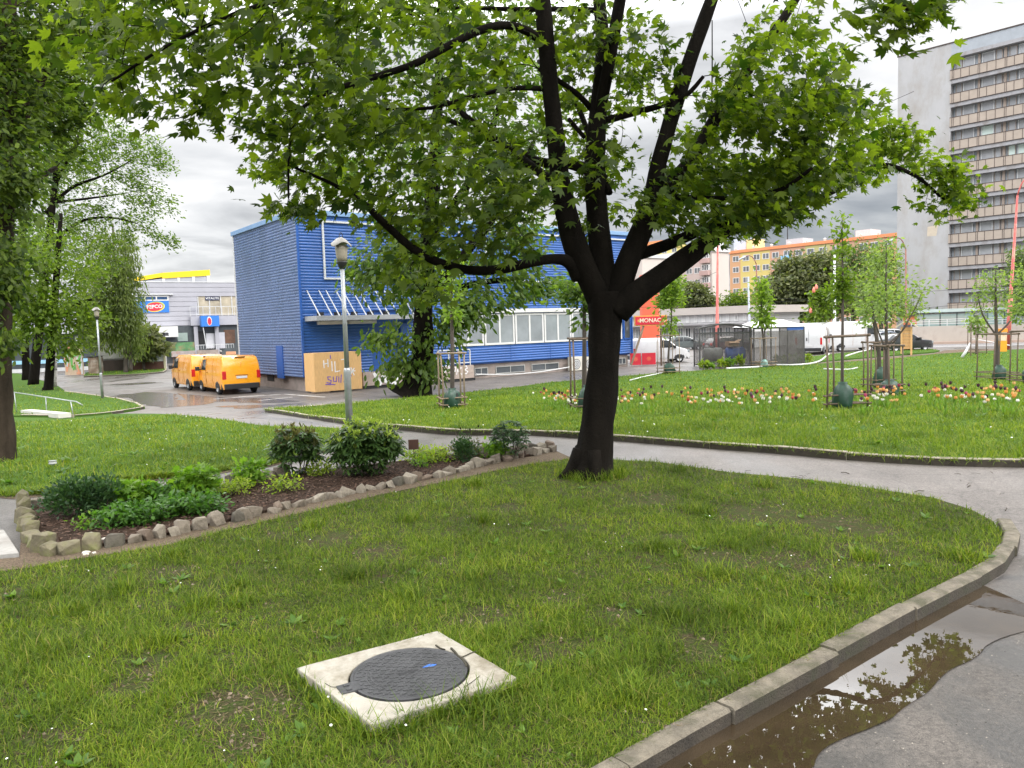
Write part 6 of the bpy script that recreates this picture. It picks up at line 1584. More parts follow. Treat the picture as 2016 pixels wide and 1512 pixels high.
# ------------------------------------------------------------------ flats
def flats(label, bpx, Y, deg, zc_px, rows, x0, x1, depth, walls, wcols, row_px, wsz, rmat, wallmat, extra=None, name='apartment_block'):
    """walls: (x0,x1,material) strips along the facade; wcols: window x positions in metres"""
    p = at(*bpx, Y); f = Fr(name, label, 'building', (p.x, p.y, -1.1), deg); r = f.root
    Hh = f.pix(*zc_px)[1]
    m = MB(); m.box(x0, x1, .05, depth, 0, Hh); m.build('body_wall', wallmat, r)
    for a, c, mt in walls:
        m = MB(); m.box(a, c, 0, .049, 0, Hh - .02); m.build('facade_strip', mt, r)
    m = MB(); m.box(x0 - .3, x1 + .3, -.3, depth + .2, Hh + .01, Hh + .75); m.build('roof_edge', rmat, r)
    gm = M['glass_far']
    for k in range(rows):
        zc_ = f.pix(*row_px)[1] - k * 2.8
        if zc_ < 1: break
        for x in wcols:
            win(r, x - wsz[0] / 2, x + wsz[0] / 2, zc_ - wsz[1] / 2, zc_ + wsz[1] / 2, -.02, M['white'], gm, 2, .14, out=.06)
    return f, Hh
M['glass_far'] = glassy('far_window_glass', (.13, .14, .15), .12)
om = mk('orange_render', (.50, .29, .16), .85, .05, .2); ym = mk('yellow_render', (.54, .44, .15), .85, .05, .2); gm_ = mk('olive_yellow_render', (.42, .39, .17), .85, .05, .2)
sm = mk('salmon_render', (.50, .29, .2), .85, .05, .2); orf = mk('orange_roof_edge', (.66, .25, .11), .8, .06, .3)
wmx = mk('white_render', (.52, .47, .43), .85, .05, .15); pkm = mk('pale_pink_render', (.48, .39, .36), .85, .05, .15); pk2 = mk('dusty_pink_balcony', (.4, .27, .25), .85, .06, .3)
FA = 205
pA = at(1437, 600, FA)
tmpf = Fr('probe', 'x', 'x', (pA.x, pA.y, -1.1), -50.0); bpy.data.objects.remove(tmpf.root)
X = lambda a, b_=530: tmpf.pix(a, b_)[0]
cols_ = [X(1449), X(1469), X(1490), X(1508), X(1527), X(1573), X(1596), X(1620), X(1646), X(1668), X(1700), X(1722), X(1748)]
fA, hA = flats('long orange and yellow striped block of flats behind the pine trees', (1437, 600), FA, -50.0, (1437, 500), 7, X(1437), X(1800), 12,
    [(X(1437), X(1458), om), (X(1458), X(1516), ym), (X(1516), X(1585), sm), (X(1585), X(1634), gm_), (X(1634), X(1690), sm), (X(1690), X(1800), om)], cols_, (1449, 510), (1.9, 1.5), orf, om)
for k in range(3):
    z = fA.pix(1550, 498.5)[1] - k * 2.8
    m = MB(); m.box(X(1541), X(1560), -1.0, -.02, z - 1.6, z - .6); m.build('balcony', mk('light_blue_balcony_%d' % k, (.22, .45, .7), .7, .06, .5), fA.root)
    win(fA.root, X(1543), X(1558), z - .55, z + .7, -.02, M['white'], M['glass_far'], 2, .14)
for a, c, h_, mt in [(1432, 1456, 3.2, mk('pale_blue_plant_room', (.5, .56, .66), .8, .05, .3)), (1457, 1472, 2.8, mk('cream_plant_room', (.66, .55, .28), .8, .05, .3)), (1535, 1568, 1.6, mk('grey_plant_room', (.42, .47, .52), .8, .05, .3)), (1672, 1702, 1.8, M['white_metal'])]:
    m = MB(); m.box(X(a), X(c), 3, 8, hA + .77, hA + .77 + h_); m.build('roof_plant_room', mt, fA.root)
m = MB(); xq = X(1534); m.tube([(xq, 4, hA + .7), (xq, 4, hA + 9)], [.14, .08], 6); m.build('antenna_mast', M['dark'], fA.root)
for k in range(9):
    m = MB(); xq = X(1445 + k * 35); m.lathe([(.3, hA + .76), (.3, hA + 1.2), (.45, hA + 1.25), (.1, hA + 1.5)], (xq, 1, 0), 8); m.build('roof_vent', M['white'], fA.root)
# pink and white block
FB = 178; pB = at(1403, 600, FB)
tmpf = Fr('probe', 'x', 'x', (pB.x, pB.y, -1.1), -52.0); bpy.data.objects.remove(tmpf.root)
cB_ = [X(1357, 530), X(1373, 530), X(1322, 530), X(1305, 530), X(1290, 530)]
fB, hB = flats('pale pink and white block of flats with stacked balconies, under the maple limb', (1403, 600), FB, -52.0, (1403, 495), 6, X(1250, 530), 0, 6.3,
    [(X(1250, 530), X(1382, 530), pkm), (X(1382, 530), 0, wmx)], cB_, (1370, 509), (1.8, 1.4), M['white'], wmx)
for k in range(6):
    z = fB.pix(1391, 505)[1] - k * 2.8
    if z < 2: break
    m = MB(); m.box(X(1382), X(1399), -1.1, -.02, z - 1.5, z - .45); m.build('balcony', pk2, fB.root)
    win(fB.root, X(1384), X(1398), z - .42, z + .9, -.04, M['white'], M['glass_far'], 3, .1, 'balcony_window', .5)
m = MB(); m.box(-5, -1, 1.5, 5.5, hB + .77, hB + 2.6); m.build('roof_plant_room', M['white'], fB.root)
# nearer white block, partly hidden by the limb
FC = 170; pC = at(1266, 600, FC)
tmpf = Fr('probe', 'x', 'x', (pC.x, pC.y, -1.1), -52.0); bpy.data.objects.remove(tmpf.root)
fC, hC = flats('white gabled block of flats close to the corner of the blue building', (1266, 600), FC, -52.0, (1266, 507), 6, -26, 0, 11,
    [(-26, -3.6, pkm), (-3.59, 0, wmx)], [-6], (1257, 519), (1.8, 1.4), M['white'], wmx)
for k in range(6):
    z = fC.pix(1254, 516)[1] - k * 2.8
    if z < 2: break
    m = MB(); m.box(-4.9, -2.2, -1.1, -.02, z - 1.5, z - .45); m.build('balcony', pk2, fC.root)
    win(fC.root, -4.7, -2.4, z - .42, z + .9, -.04, M['white'], M['glass_far'], 2, .1, 'balcony_window', .5)
# taller yellow block far behind
FD = 250; pD = at(1344, 600, FD)
tmpf = Fr('probe', 'x', 'x', (pD.x, pD.y, -1.1), -50.0); bpy.data.objects.remove(tmpf.root)
fD, hD = flats('tall yellow block of flats farthest off, showing above the white ones', (1344, 600), FD, -50.0, (1344, 486), 9, -26, 0, 14, [(-26, 0, mk('lemon_render', (.68, .6, .22), .85, .05, .2))], [-3, -7, -10, -14, -18], (1335, 491), (1.9, 1.5), ym, mk('lemon_render_side', (.66, .58, .24), .85, .05, .2))
m = MB(); m.box(-22, -10, 3, 10, hD + .76, hD + 3.4); m.build('roof_plant_room', orf, fD.root)

# ------------------------------------------------------------------ low white building
p = at(1475, 664, 80)
LW = Fr('low_white_building', 'long low white building with two rows of windows and a wide flat roof', 'building', (p.x, p.y, G(p.x, p.y)), -50.0)
r_ = LW.root; xl = LW.pix(1236, 640)[0]
zr0, zr1 = LW.pix(1475, 616, -.4)[1], LW.pix(1475, 601, -.4)[1]; zm0, zm1 = LW.pix(1470, 638, -1)[1], LW.pix(1470, 632, -1)[1]
m = MB(); m.box(xl, 0, .06, 10, -.1, zr0); m.build('wall', mk('white_wall', (.52, .52, .52), .8, .05, .4), r_)
m = MB(); m.box(xl - 1, .8, -.45, 10.5, zr0 + .01, zr1); m.build('roof_fascia', mk('pinkish_fascia', (.43, .39, .36), .8, .06, .5), r_)
m = MB(); m.box(xl - 1, .4, -1.2, .05, zm0, zm1 - .15); m.build('lower_fascia', mk('grey_fascia', (.3, .29, .3), .8, .08, .5), r_)
nw = 16; ww = (0 - xl) / nw
for i in range(nw):
    win(r_, xl + i * ww + .3, xl + (i + 1) * ww - .3, zm1 - .02, zr0 - .03, .04, M['white'], M['glass_far'] if i % 3 else M['glass_pale'], 2, .2)
for i in range(nw):
    win(r_, xl + i * ww + .15, xl + (i + 1) * ww - .1, .2, zm0 - .2, .04, M['white'], M['glass_pale'] if i % 4 else M['glass'], 2, .12, 'shop_window')
rl = thing('street_railing', 'pale metal railing in front of the low white building', 'railing', LW.w((xl, -3, 0)), LW.a)
m = MB()
for z in (.35, .7, 1.05): m.bar((0, 0, z), (-xl + 2, 0, z), .05)
m.build('rails', M['white_metal'], rl)
m = MB()
for k in range(14): m.bar((k * (-xl + 2) / 13, 0, 0), (k * (-xl + 2) / 13, 0, 1.05), .06)
m.build('posts', M['white_metal'], rl)
# orange-red low building and parapet by the road
p = at(1830, 650, 84); OB = Fr('orange_pavilion', 'low orange-red building strip at the foot of the tower, beside the glass shelter', 'building', (p.x, p.y, -1.1), -44)
z0_, z1_ = OB.pix(1800, 645)[1], OB.pix(1800, 622)[1]; xl = OB.pix(1778, 630)[0]
m = MB(); m.box(xl, 3, 0, 5, OB.pix(1800, 639)[1], z1_); m.build('orange_wall', mk('orange_cladding', (.55, .17, .07), .6, .08, 1), OB.root)
m = MB(); m.box(xl, 3, .05, 5, -.5, OB.pix(1800, 639)[1] - .01); m.build('dark_base', mk('dark_base', (.09, .09, .1), .5, .2, 1), OB.root)
m = MB(); m.box(xl - .2, 3.2, -.2, 5.1, z1_ + .01, z1_ + .2); m.build('roof', M['dark_post'], OB.root)
p = at(1900, 660, 74); PW = Fr('parapet_wall', 'long pale concrete parapet along the far side of the road', 'wall', (p.x, p.y, -1.1), -12)
z0_, z1_ = 0, PW.pix(1880, 641)[1]
m = MB(); m.box(PW.pix(1795, 650)[0], 30, 0, .4, -.1, z1_); m.build('wall', mk('pale_parapet', (.40, .36, .32), .85, .06, .6, stain=(.32, .28, .25), sscale=.5), PW.root)
m = MB(); m.box(PW.pix(1795, 650)[0] - 1, 30, -1.2, -.02, -.1, .25); m.build('footway_kerb', mk('reddish_kerb', (.36, .27, .22), .85, .1, 1), PW.root)
m = MB(); zt = PW.pix(1880, 628)[1]
for k in range(20): x = PW.pix(1795, 650)[0] + k * 1.6; m.bar((x, .2, z1_), (x, .2, zt), .05)
for q in (.35, .7, 1.0): m.bar((PW.pix(1795, 650)[0], .2, z1_ + (zt - z1_) * q), (30, .2, z1_ + (zt - z1_) * q), .045)
m.build('railing', M['white_metal'], PW.root)
# glass shelter on the parapet side
GS_ = Fr('glass_shelter', 'glass tram stop shelter with dark frame in front of the tower', 'shelter', PW.w((PW.pix(1826, 640)[0], 1.2, 0)), -12)
x1_ = GS_.pix(1917, 640)[0]; z0_, z1_ = GS_.pix(1830, 652)[1], GS_.pix(1830, 617)[1]
def seeglass(name, col, a):
    m, t, nd, L = nt(name); o = N(t, 'ShaderNodeOutputMaterial'); bs = N(t, 'ShaderNodeBsdfPrincipled'); bs.inputs['Roughness'].default_value = .05
    f = tex(t, .4, 4); r = ramp(t, f, [(.3, tuple(c * .85 for c in col)), (.7, col)]); L.new(r.outputs[0], bs.inputs['Base Color']); bs.inputs['Alpha'].default_value = a
    L.new(bs.outputs[0], o.inputs[0]); return m
gl = seeglass('green_tinted_glass', (.42, .58, .55), .55)
m = MB()
for k in range(3): m.box(x1_ * k / 3 + .06, x1_ * (k + 1) / 3 - .06, 0, .02, z0_, z1_ - .1)
m.box(.02, .04, .06, 2.2, z0_, z1_ - .1); m.box(x1_ - .04, x1_ - .02, .06, 2.2, z0_, z1_ - .1); m.build('glass_wall', gl, GS_.root)
m = MB()
for k in range(4): m.box(x1_ * k / 3 - .04, x1_ * k / 3 + .04, -.03, .05, 0, z1_)
m.box(-.05, x1_ + .05, -.035, .055, z1_ + .001, z1_ + .07); m.build('frame', mk('teal_frame', (.06, .10, .10), .5, .1, 2), GS_.root)
m = MB(); m.prism([(-.3, z1_ + .08), (x1_ + .3, z1_ + .08), (x1_ + .1, z1_ + .4), (.4, z1_ + .4)], -.3, 2.4); m.build('roof', seeglass('roof_glass', (.55, .65, .63), .7), GS_.root)
m = MB(); m.box(.3, x1_ - .3, 1.4, 1.8, z0_ + .35, z0_ + .42); m.build('bench', M['white_metal'], GS_.root)
G2 = copy_tree(GS_.root, None, 'second glass tram stop shelter, mostly hidden behind the round airy tree'); G2.location = PW.w((PW.pix(1826, 640)[0] + x1_ + 1.2, 1.2, 0))
GS_.root['group'] = G2['group'] = 'glass tram stop shelters'
# ------------------------------------------------------------------ vehicles
def vehicle(name, label, cat, loc, rz, L_, W_, H_, top, paint, belt=.95, zb=.28, wheel_r=.33, axles=(.18, .80), sides=(), front=None, back=None, tumble=.14, group=None,
            rear_light=None, dark_bumper=True, plate=True, head=True, mirror=None, doors=None):
    """top: roofline as (x, z) from tail (x=0) to nose (x=L); sides: window outlines in (x, z); front/back: glass spans along the roofline"""
    root = thing(name, label, cat, loc, rz, group)
    xs = []
    for (a, _), (c, _) in zip(top[:-1], top[1:]):
        k = max(1, int(math.ceil((c - a) / .22))); xs += [a + (c - a) * i / k for i in range(k)]
    xs.append(top[-1][0])
    def zt(x):
        for (a, za), (c, zc_) in zip(top[:-1], top[1:]):
            if a <= x <= c: return za + (zc_ - za) * (x - a) / max(c - a, 1e-6)
        return top[-1][1]
    def hw(x, z):
        w_ = W_ / 2 * (1 - tumble * clamp((z - belt) / max(H_ - belt, .1)) ** 1.3) * (1 - .05 * clamp((belt * .6 - z) / (belt * .6 - zb)))
        e = min(x, L_ - x); f_ = .5 if x > L_ / 2 else .22
        if e < f_: w_ *= 1 - (.16 if x > L_ / 2 else .05) * (1 - e / f_) ** 2
        return w_
    fr = [0, .12, .3, .5, .66, .8, .9, .97, 1.0]; rows = []
    for x in xs:
        z1 = zt(x); half = []
        for q in fr:
            z = zb + (z1 - zb) * q; w_ = hw(x, z)
            if q > .9: w_ *= {.97: .985, 1.0: .93}[q]
            half.append((x, w_, z))
        rows.append(half)
    m = MB(); nf = len(fr); v = []
    for h in rows: v += h + [(x, -y, z) for x, y, z in h[::-1]]
    f = []; w2 = nf * 2
    for i in range(len(rows) - 1):
        for k in range(w2 - 1): f.append((i*w2+k, i*w2+k+1, (i+1)*w2+k+1, (i+1)*w2+k))
        f.append((i*w2 + w2 - 1, i*w2, (i+1)*w2, (i+1)*w2 + w2 - 1))
    f.append(tuple(range(w2))); f.append(tuple((len(rows)-1)*w2 + k for k in range(w2))[::-1]); m.add(v, f)
    m.build('body', paint, root, smooth=True, bevel=.03)
    for o in root.children:
        for e in o.modifiers: e.angle_limit = rad(50)
    for poly in sides:
        for s_ in (1, -1):
            g_ = MB(); xs2 = [p[0] for p in poly]; zs2 = [p[1] for p in poly]; n_ = len(poly); cx_, cz_ = sum(xs2) / n_, sum(zs2) / n_
            vv = [(x, s_ * (hw(x, z) + .008), z) for x, z in [(cx_, cz_)] + list(poly)]; vv2 = [(x, y - s_ * .03, z) for x, y, z in vv]
            g_.add(vv + vv2, [(0, 1 + i, 1 + (i+1) % n_) for i in range(n_)] + [(n_ + 1, n_ + 2 + (i+1) % n_, n_ + 2 + i) for i in range(n_)] + [(1+i, 1+(i+1) % n_, n_+2+(i+1) % n_, n_+2+i) for i in range(n_)])
            g_.build('side_window', M['car_glass'], root)
    for span, nm_ in ((front, 'windscreen'), (back, 'rear_window')):
        if not span: continue
        a, c = span; g_ = MB(); q = np.linspace(a, c, 6); vv = []
        dz = .012 
        nx_, nz__ = -(zt(c) - zt(a)), (c - a); ln = math.hypot(nx_, nz__); nx_, nz__ = nx_ / ln * dz, nz__ / ln * dz
        for x in q:
            z = zt(x); w_ = hw(x, z) * .84; vv += [(x + nx_, -w_, z + nz__), (x + nx_, w_, z + nz__), (x - nx_, -w_, z - nz__), (x - nx_, w_, z - nz__)]
        g_.add(vv, [k for i in range(5) for k in ((4*i, 4*i+1, 4*i+5, 4*i+4), (4*i+2, 4*i+6, 4*i+7, 4*i+3), (4*i, 4*i+4, 4*i+6, 4*i+2), (4*i+1, 4*i+3, 4*i+7, 4*i+5))] + [(0, 2, 3, 1), (20, 21, 23, 22)]); g_.build(nm_, M['car_glass'], root)
    for ax in axles:
        for s_ in (1, -1):
            x = L_ * ax; y = s_ * (W_ / 2 - .02); wd = .2
            wl = MB(); prof = [(wheel_r * .6, .0), (wheel_r * .93, .0), (wheel_r, .03), (wheel_r, wd - .03), (wheel_r * .93, wd), (wheel_r * .6, wd)]; n_ = 20; vv = []
            for r_, o_ in prof:
                for k in range(n_): t_ = 2*PI*k/n_; vv.append((x + r_ * math.cos(t_), y + s_ * (.012 - o_), wheel_r + r_ * math.sin(t_)))
            wl.add(vv, [(i*n_+k, i*n_+(k+1) % n_, (i+1)*n_+(k+1) % n_, (i+1)*n_+k) for i in range(5) for k in range(n_)]); wo_ = wl.build('wheel', M['dark'], root, smooth=True)
            rm = MB(); vv = [(x, y + s_ * .0, wheel_r)]; 
            for k in range(20): t_ = 2*PI*k/20; r_ = wheel_r * .62; vv.append((x + r_ * math.cos(t_), y + s_ * (.006), wheel_r + r_ * math.sin(t_)))
            for k in range(20): t_ = 2*PI*k/20; r_ = wheel_r * .5; vv.append((x + r_ * math.cos(t_), y - s_ * .03, wheel_r + r_ * math.sin(t_)))
            rm.add(vv, [(1+k, 1+(k+1) % 20, 21+(k+1) % 20, 21+k) for k in range(20)] + [(0, 21+(k+1) % 20, 21+k) for k in range(20)]); rm.build('rim', M['chrome'], wo_, smooth=True)
            ar = MB(); vv = []; zz_ = zb
            for k in range(15): t_ = PI*k/14; vv += [(x + wheel_r*1.16*math.cos(t_), s_ * (hw(x, zb + .2) + .007), max(zz_, wheel_r + wheel_r*1.16*math.sin(t_))), (x + wheel_r*1.16*math.cos(t_), s_ * (W_/2 - .3), max(zz_, wheel_r + wheel_r*1.16*math.sin(t_)))]
            ar.add(vv, [(2*k, 2*k+2, 2*k+3, 2*k+1) for k in range(14)]); ar.add([q for q in vv[::2]] , [tuple(range(15))]); ar.build('wheel_arch', M['black'], root)
    if dark_bumper:
        bm_ = MB(); w_ = W_ / 2 * .985; bm_.slab([(-.06, -w_ * .9), (.28, -w_ * 1.02), (.28, w_ * 1.02), (-.06, w_ * .9)], zb + .0, zb + .27); bm_.build('rear_bumper', M['black'], root, bevel=.03)
        bm_ = MB(); bm_.slab([(L_ - .3, -w_ * .97), (L_ + .04, -w_ * .78), (L_ + .04, w_ * .78), (L_ - .3, w_ * .97)], zb - .02, zb + .2); bm_.build('front_bumper', M['black'], root, bevel=.03)
    if rear_light:
        z0_, z1_, w_ = rear_light
        for s_ in (1, -1):
            l = MB(); y1 = hw(.02, (z0_ + z1_) / 2); xx = zrear(top, (z0_ + z1_) / 2); l.box(xx - .02, xx + .2, *sorted((s_ * (y1 - w_), s_ * (y1 + .012))), z0_, z1_); l.build('tail_light', M['red_light'], root, bevel=.015)
    if head:
        for s_ in (1, -1):
            l = MB(); y1 = hw(L_ - .2, .7) ; l.box(L_ - .32, L_ - .04, *sorted((s_ * (y1 - .34), s_ * (y1 + .0))), belt * .68, belt * .68 + .18); l.build('headlight', M['glass_pale'], root, bevel=.04)
    if plate:
        l = MB(); xx = zrear(top, plate if isinstance(plate, float) else zb + .45) - .015; zc_ = plate if isinstance(plate, float) else zb + .45; l.box(xx - .015, xx + .03, -.26, .26, zc_ - .06, zc_ + .06); l.build('number_plate', M['white'], root)
    if mirror:
        x, z = mirror
        for s_ in (1, -1):
            l = MB(); y1 = hw(x, z); l.box(x - .07, x + .09, *sorted((s_ * (y1 + .06), s_ * (y1 + .26))), z - .02, z + .2); l.bar((x, s_ * (y1 - .03), z + .03), (x, s_ * (y1 + .1), z + .05), .06); l.build('wing_mirror', M['black'], root, bevel=.04)
    if doors:
        for x0_, x1_, z0_, z1_ in doors:
            for s_ in (1, -1):
                l = MB()
                for x in (x0_, x1_):
                    for k in range(6):
                        za, zc_ = z0_ + (z1_ - z0_) * k / 6, z0_ + (z1_ - z0_) * (k + 1) / 6
                        l.bar((x, s_ * (hw(x, za) + .001), za), (x, s_ * (hw(x, zc_) + .001), zc_), .012, .012)
                l.bar((x1_ - .2, s_ * (hw(x1_, belt) + .015), belt - .05), (x1_ - .38, s_ * (hw(x1_, belt) + .015), belt - .05), .03); l.build('door_seam', M['seam'], root)
    return root, hw, zt
def zrear(top, z):
    for (a, za), (c, zc_) in zip(top[:-1], top[1:]):
        if min(za, zc_) <= z <= max(za, zc_) and abs(zc_ - za) > 1e-4: return a + (c - a) * (z - za) / (zc_ - za)
    return 0.0
M['car_glass'] = mk('dark_car_glass', (.02, .024, .026), .06, .3, 2, spec=.8)
M['seam'] = mk('dark_seam', (.30, .11, .01), .7, .1, 5)
def carpaint(name, col): return mk(name, col, .3, .05, .8, coat=.7, rvar=.06)
M['van_orange'] = carpaint('orange_van_paint', (.82, .335, .010)); M['van_white'] = carpaint('white_van_paint', (.58, .58, .59))
VT = [(0, .56), (.02, 1.05), (.08, 1.62), (.18, 1.86), (.45, 1.93), (3.35, 1.92), (3.75, 1.80), (4.35, 1.22), (4.55, 1.13), (4.85, .95), (4.96, .62)]
def orange_van(label, bpx, deg):
    b = gp(*bpx, -KERB); r_, hw, zt = vehicle('delivery_van', label, 'van', b, rad(deg), 4.96, 1.92, 1.93, VT, M['van_orange'], belt=1.12, wheel_r=.34, axles=(.19, .82),
        sides=[[(3.0, 1.18), (4.18, 1.18), (3.72, 1.70), (3.05, 1.74)]], front=(3.80, 4.32), rear_light=(.78, 1.18, .17), plate=.86, mirror=(3.95, 1.14), doors=[(2.95, 4.2, .45, 1.75), (1.7, 2.9, .45, 1.8)], group='orange delivery vans parked by the blue building')
    m = MB(); m.box(-.012, .03, -.3, .3, .945, .985); m.build('door_handle', M['seam'], r_)
    m = MB(); m.box(.09, .16, -.25, .25, 1.84, 1.875); m.build('brake_light', M['dark'], r_)
    m = MB(); m.bar((-.004 + .03, 0, .6), (.065, 0, 1.6), .012, .012); m.build('tailgate_seam', M['seam'], r_)
    return r_
# tail towards the viewer and to the right, nose away to the left
orange_van('orange delivery van nearer the viewer, with its whole tailgate in view', (478,776), 126)
orange_van('orange delivery van half hidden behind the nearer one', (415,768), 126)
WT = [(0, .6), (.03, 1.3), (.06, 2.2), (.2, 2.42), (.6, 2.5), (3.8, 2.5), (4.2, 2.36), (4.75, 1.6), (4.95, 1.35), (5.5, 1.12), (5.7, .75)]
b = gp(1600, 700, -KERB)
def white_van(label, bpx, deg, name='cargo_van', mat='van_white', sc_=1.0):
    b = gp(*bpx, -KERB); r_, hw, zt = vehicle(name, label, 'van', b, rad(deg), 5.7, 2.05, 2.5, WT, M[mat], belt=1.3, wheel_r=.36, axles=(.2, .82), sides=[[(3.7, 1.38), (4.72, 1.36), (4.2, 2.1), (3.75, 2.12)]], front=(4.25, 4.72), rear_light=(.8, 1.35, .14), plate=.7, mirror=(4.4, 1.3), doors=[(3.6, 4.75, .5, 2.1), (2.3, 3.5, .5, 2.2)])
    m = MB(); m.bar((.02, 0, .6), (.04, 0, 2.1), .02, .02); m.build('rear_door_seam', M['dark'], r_); m = MB(); m.box(-.012, .04, .1, .18, 1.1, 1.35); m.build('door_handle', M['dark'], r_); return r_
white_van('long white cargo van with its side to the viewer, parked beyond the tulip lawn', (1617,693), 14)
white_van('white van seen from its rear doors beside the covered mesh cage', (1592,699), 62)
# small white van behind the restaurant sign
ST = [(0, .5), (.02, 1.0), (.1, 1.65), (.3, 1.80), (2.2, 1.80), (2.6, 1.70), (3.2, 1.15), (3.9, .95), (4.2, .6)]
b = gp(1242, 716, -KERB); vehicle('small_van', 'small white van parked behind the red restaurant banners', 'van', b, rad(8), 4.2, 1.75, 1.8, ST, M['van_white'], belt=1.05, sides=[[(1.9, 1.1), (3.1, 1.1), (2.6, 1.6), (2.0, 1.66)]], front=(2.66, 3.16), rear_light=(.7, 1.1, .14), mirror=(2.95, 1.05), doors=[(1.8, 3.05, .4, 1.6)])
HT = [(0, .5), (.03, .8), (.15, .98), (.6, 1.32), (.95, 1.42), (2.0, 1.44), (2.4, 1.36), (3.1, .95), (4.0, .82), (4.2, .55)]
def car(label, bpx, deg, paint, L_=4.2):
    b = gp(*bpx, -KERB); k = L_ / 4.2; tp = [(x * k, z) for x, z in HT]
    return vehicle('parked_car', label, 'car', b, rad(deg), L_, 1.74, 1.44, tp, paint, belt=.86, zb=.24, wheel_r=.3, sides=[[(.75*k, .92), (1.75*k, .92), (1.75*k, 1.34), (1.0*k, 1.34)], [(1.82*k, .92), (2.95*k, .92), (2.4*k, 1.3), (1.82*k, 1.34)]], front=(2.46*k, 3.04*k), back=(.2*k, .56*k), rear_light=(.66, .86, .3), plate=.6, mirror=(2.75*k, .9), group='cars parked in front of the low white building')
car('grey-green hatchback seen from its side between the restaurant sign and the mesh cage', (1308,690), 4, carpaint('grey_green_paint', (.10, .12, .12)))
car('bright orange car showing its roof behind the grey-green hatchback', (1302,683), 4, carpaint('orange_car_paint', (.75, .2, .03)), 4.0)
car('dark red car seen from behind through the mesh cage', (1392,694), 14, carpaint('dark_red_paint', (.05, .02, .025)), 4.4)
car('black car nosing out from behind the wooden shelter board', (1733,693), 12, carpaint('black_paint', (.02, .024, .028)), 4.3)
car('blue-grey car behind the stakes of the airy trees', (1706,683), 12, carpaint('blue_grey_paint', (.12, .15, .2)), 4.2)
car('white car partly behind the long white van', (1722,675), 10, M['van_white'], 4.2)

# ------------------------------------------------------------------ park lamps and street lamps
M['lampglass'] = mk('smoky_lamp_jar', (.30, .27, .21), .25, .2, 3)
def park_lamp(label, bpx, toppx):
    b = gp(*bpx); b.z = T(b.x, b.y); k = b.y / F; d = ray(*toppx); H_ = EYE + d.z * (b.y / d.y) - b.z
    o = thing('park_lamp', label, 'lamp', b, R.uniform(0, 1), 'park lamps along the paths'); hh = H_ - .62
    m = MB(); m.tube([(0, 0, -.1), (0, 0, 1.15), (0, 0, 1.2), (0, 0, 1.24)], [.068, .068, .066, .05], 12); m.build('sleeve', M['steel'], o, smooth=True)
    m = MB(); m.tube([(0, 0, 1.2), (0, 0, hh)], [.048, .038], 12); m.build('pole', M['steel'], o, smooth=True)
    m = MB(); m.lathe([(.04, hh - .02), (.06, hh), (.10, hh + .10), (.105, hh + .12), (.04, hh + .121)], n=16); m.build('lamp_socket', M['black'], o, smooth=True)
    m = MB(); m.lathe([(.085, hh + .12), (.105, hh + .2), (.118, hh + .36), (.12, hh + .42), (.05, hh + .421)], n=18); m.build('lamp_jar', M['lampglass'], o, smooth=True)
    m = MB(); n_ = 28; v = []
    for r_, z in [(.02, .58), (.09, .55), (.155, .48), (.195, .44), (.195, .428), (.15, .455), (.08, .5), (.02, .52)]:
        for q in range(n_):
            t_ = 2*PI*q/n_; v.append((r_ * math.cos(t_), r_ * math.sin(t_), hh + z + .04 * (r_ / .2) ** 2 * math.sin(3 * t_)))
    m.add(v, [(i*n_+q, i*n_+(q+1) % n_, (i+1)*n_+(q+1) % n_, (i+1)*n_+q) for i in range(7) for q in range(n_)] + [tuple(range(n_))]); m.build('lamp_shade', mk('pearly_shade', (.20, .19, .17), .45, .25, 6), o, smooth=True)
    m = MB(); m.tube([(-.03, 0, hh + .58), (-.03, 0, hh + .64), (0, 0, hh + .67), (.03, 0, hh + .64), (.03, 0, hh + .58)], .008, 6); m.build('lifting_loop', M['dark'], o)
park_lamp('grey park lamp with a wavy saucer shade, rising behind the flower bed shrubs', (689,850), (671,463))
park_lamp('grey park lamp with a dark saucer head at the edge of the tree lawn', (202,784), (190,603))
def pole(name, label, bpx, Y, top, r0, r1, mat, arm=None, cat='pole', group=None, z0=None):
    p = at(bpx[0], bpx[1], Y); b = Vector((p.x, p.y, -1.1 if z0 is None else z0)); o = thing(name, label, cat, b, 0, group); q = at(top[0], top[1], Y); v = q - b
    m = MB(); m.tube([(0, 0, -.1), tuple(v * .35), tuple(v * .351), tuple(v)], [r0, r0 * .92, (r0 + r1) / 2, r1], 10); m.build('mast', mat, o, smooth=True)
    if arm:
        w_ = at(arm[0], arm[1], Y) - b; c = v.lerp(w_, .4); c.z = max(v.z, w_.z) + abs(w_.x - v.x) * .35
        pts = [v * (1 - u)**2 + c * 2*u*(1-u) + w_ * u*u for u in np.linspace(0, 1, 8)]; m = MB(); m.tube(pts, r1 * .8, 8); m.build('curved_arm', mat, o, smooth=True)
        m = MB(); d = (pts[-1] - pts[-2]).normalized(); m.tube([pts[-1], pts[-1] + d * .3, pts[-1] + d * .9], [r1, r1 * 2.0, r1 * 1.2], 8); m.build('lantern', M['steel'], o)
    return o
M['mast_red'] = mk('faded_red_mast', (.42, .085, .075), .55, .15, 1.5, stain=(.48, .2, .15), sscale=1.2)
M['mast_grey'] = mk('grey_mast', (.34, .37, .41), .55, .1, 1.5); M['mast_brown'] = mk('brown_mast', (.22, .09, .07), .6, .15, 1.5)
pole('overhead_line_mast', 'thick faded red tram mast in front of the pink flats', (1411,665), 66, (1413,470), .16, .08, M['mast_red'])
pole('street_lamp', 'tall red curved street lamp mast before the tower at the edge of the view', (1983,680), 58, (2003,385), .17, .07, M['mast_red'], (2030,352), 'street lamp')
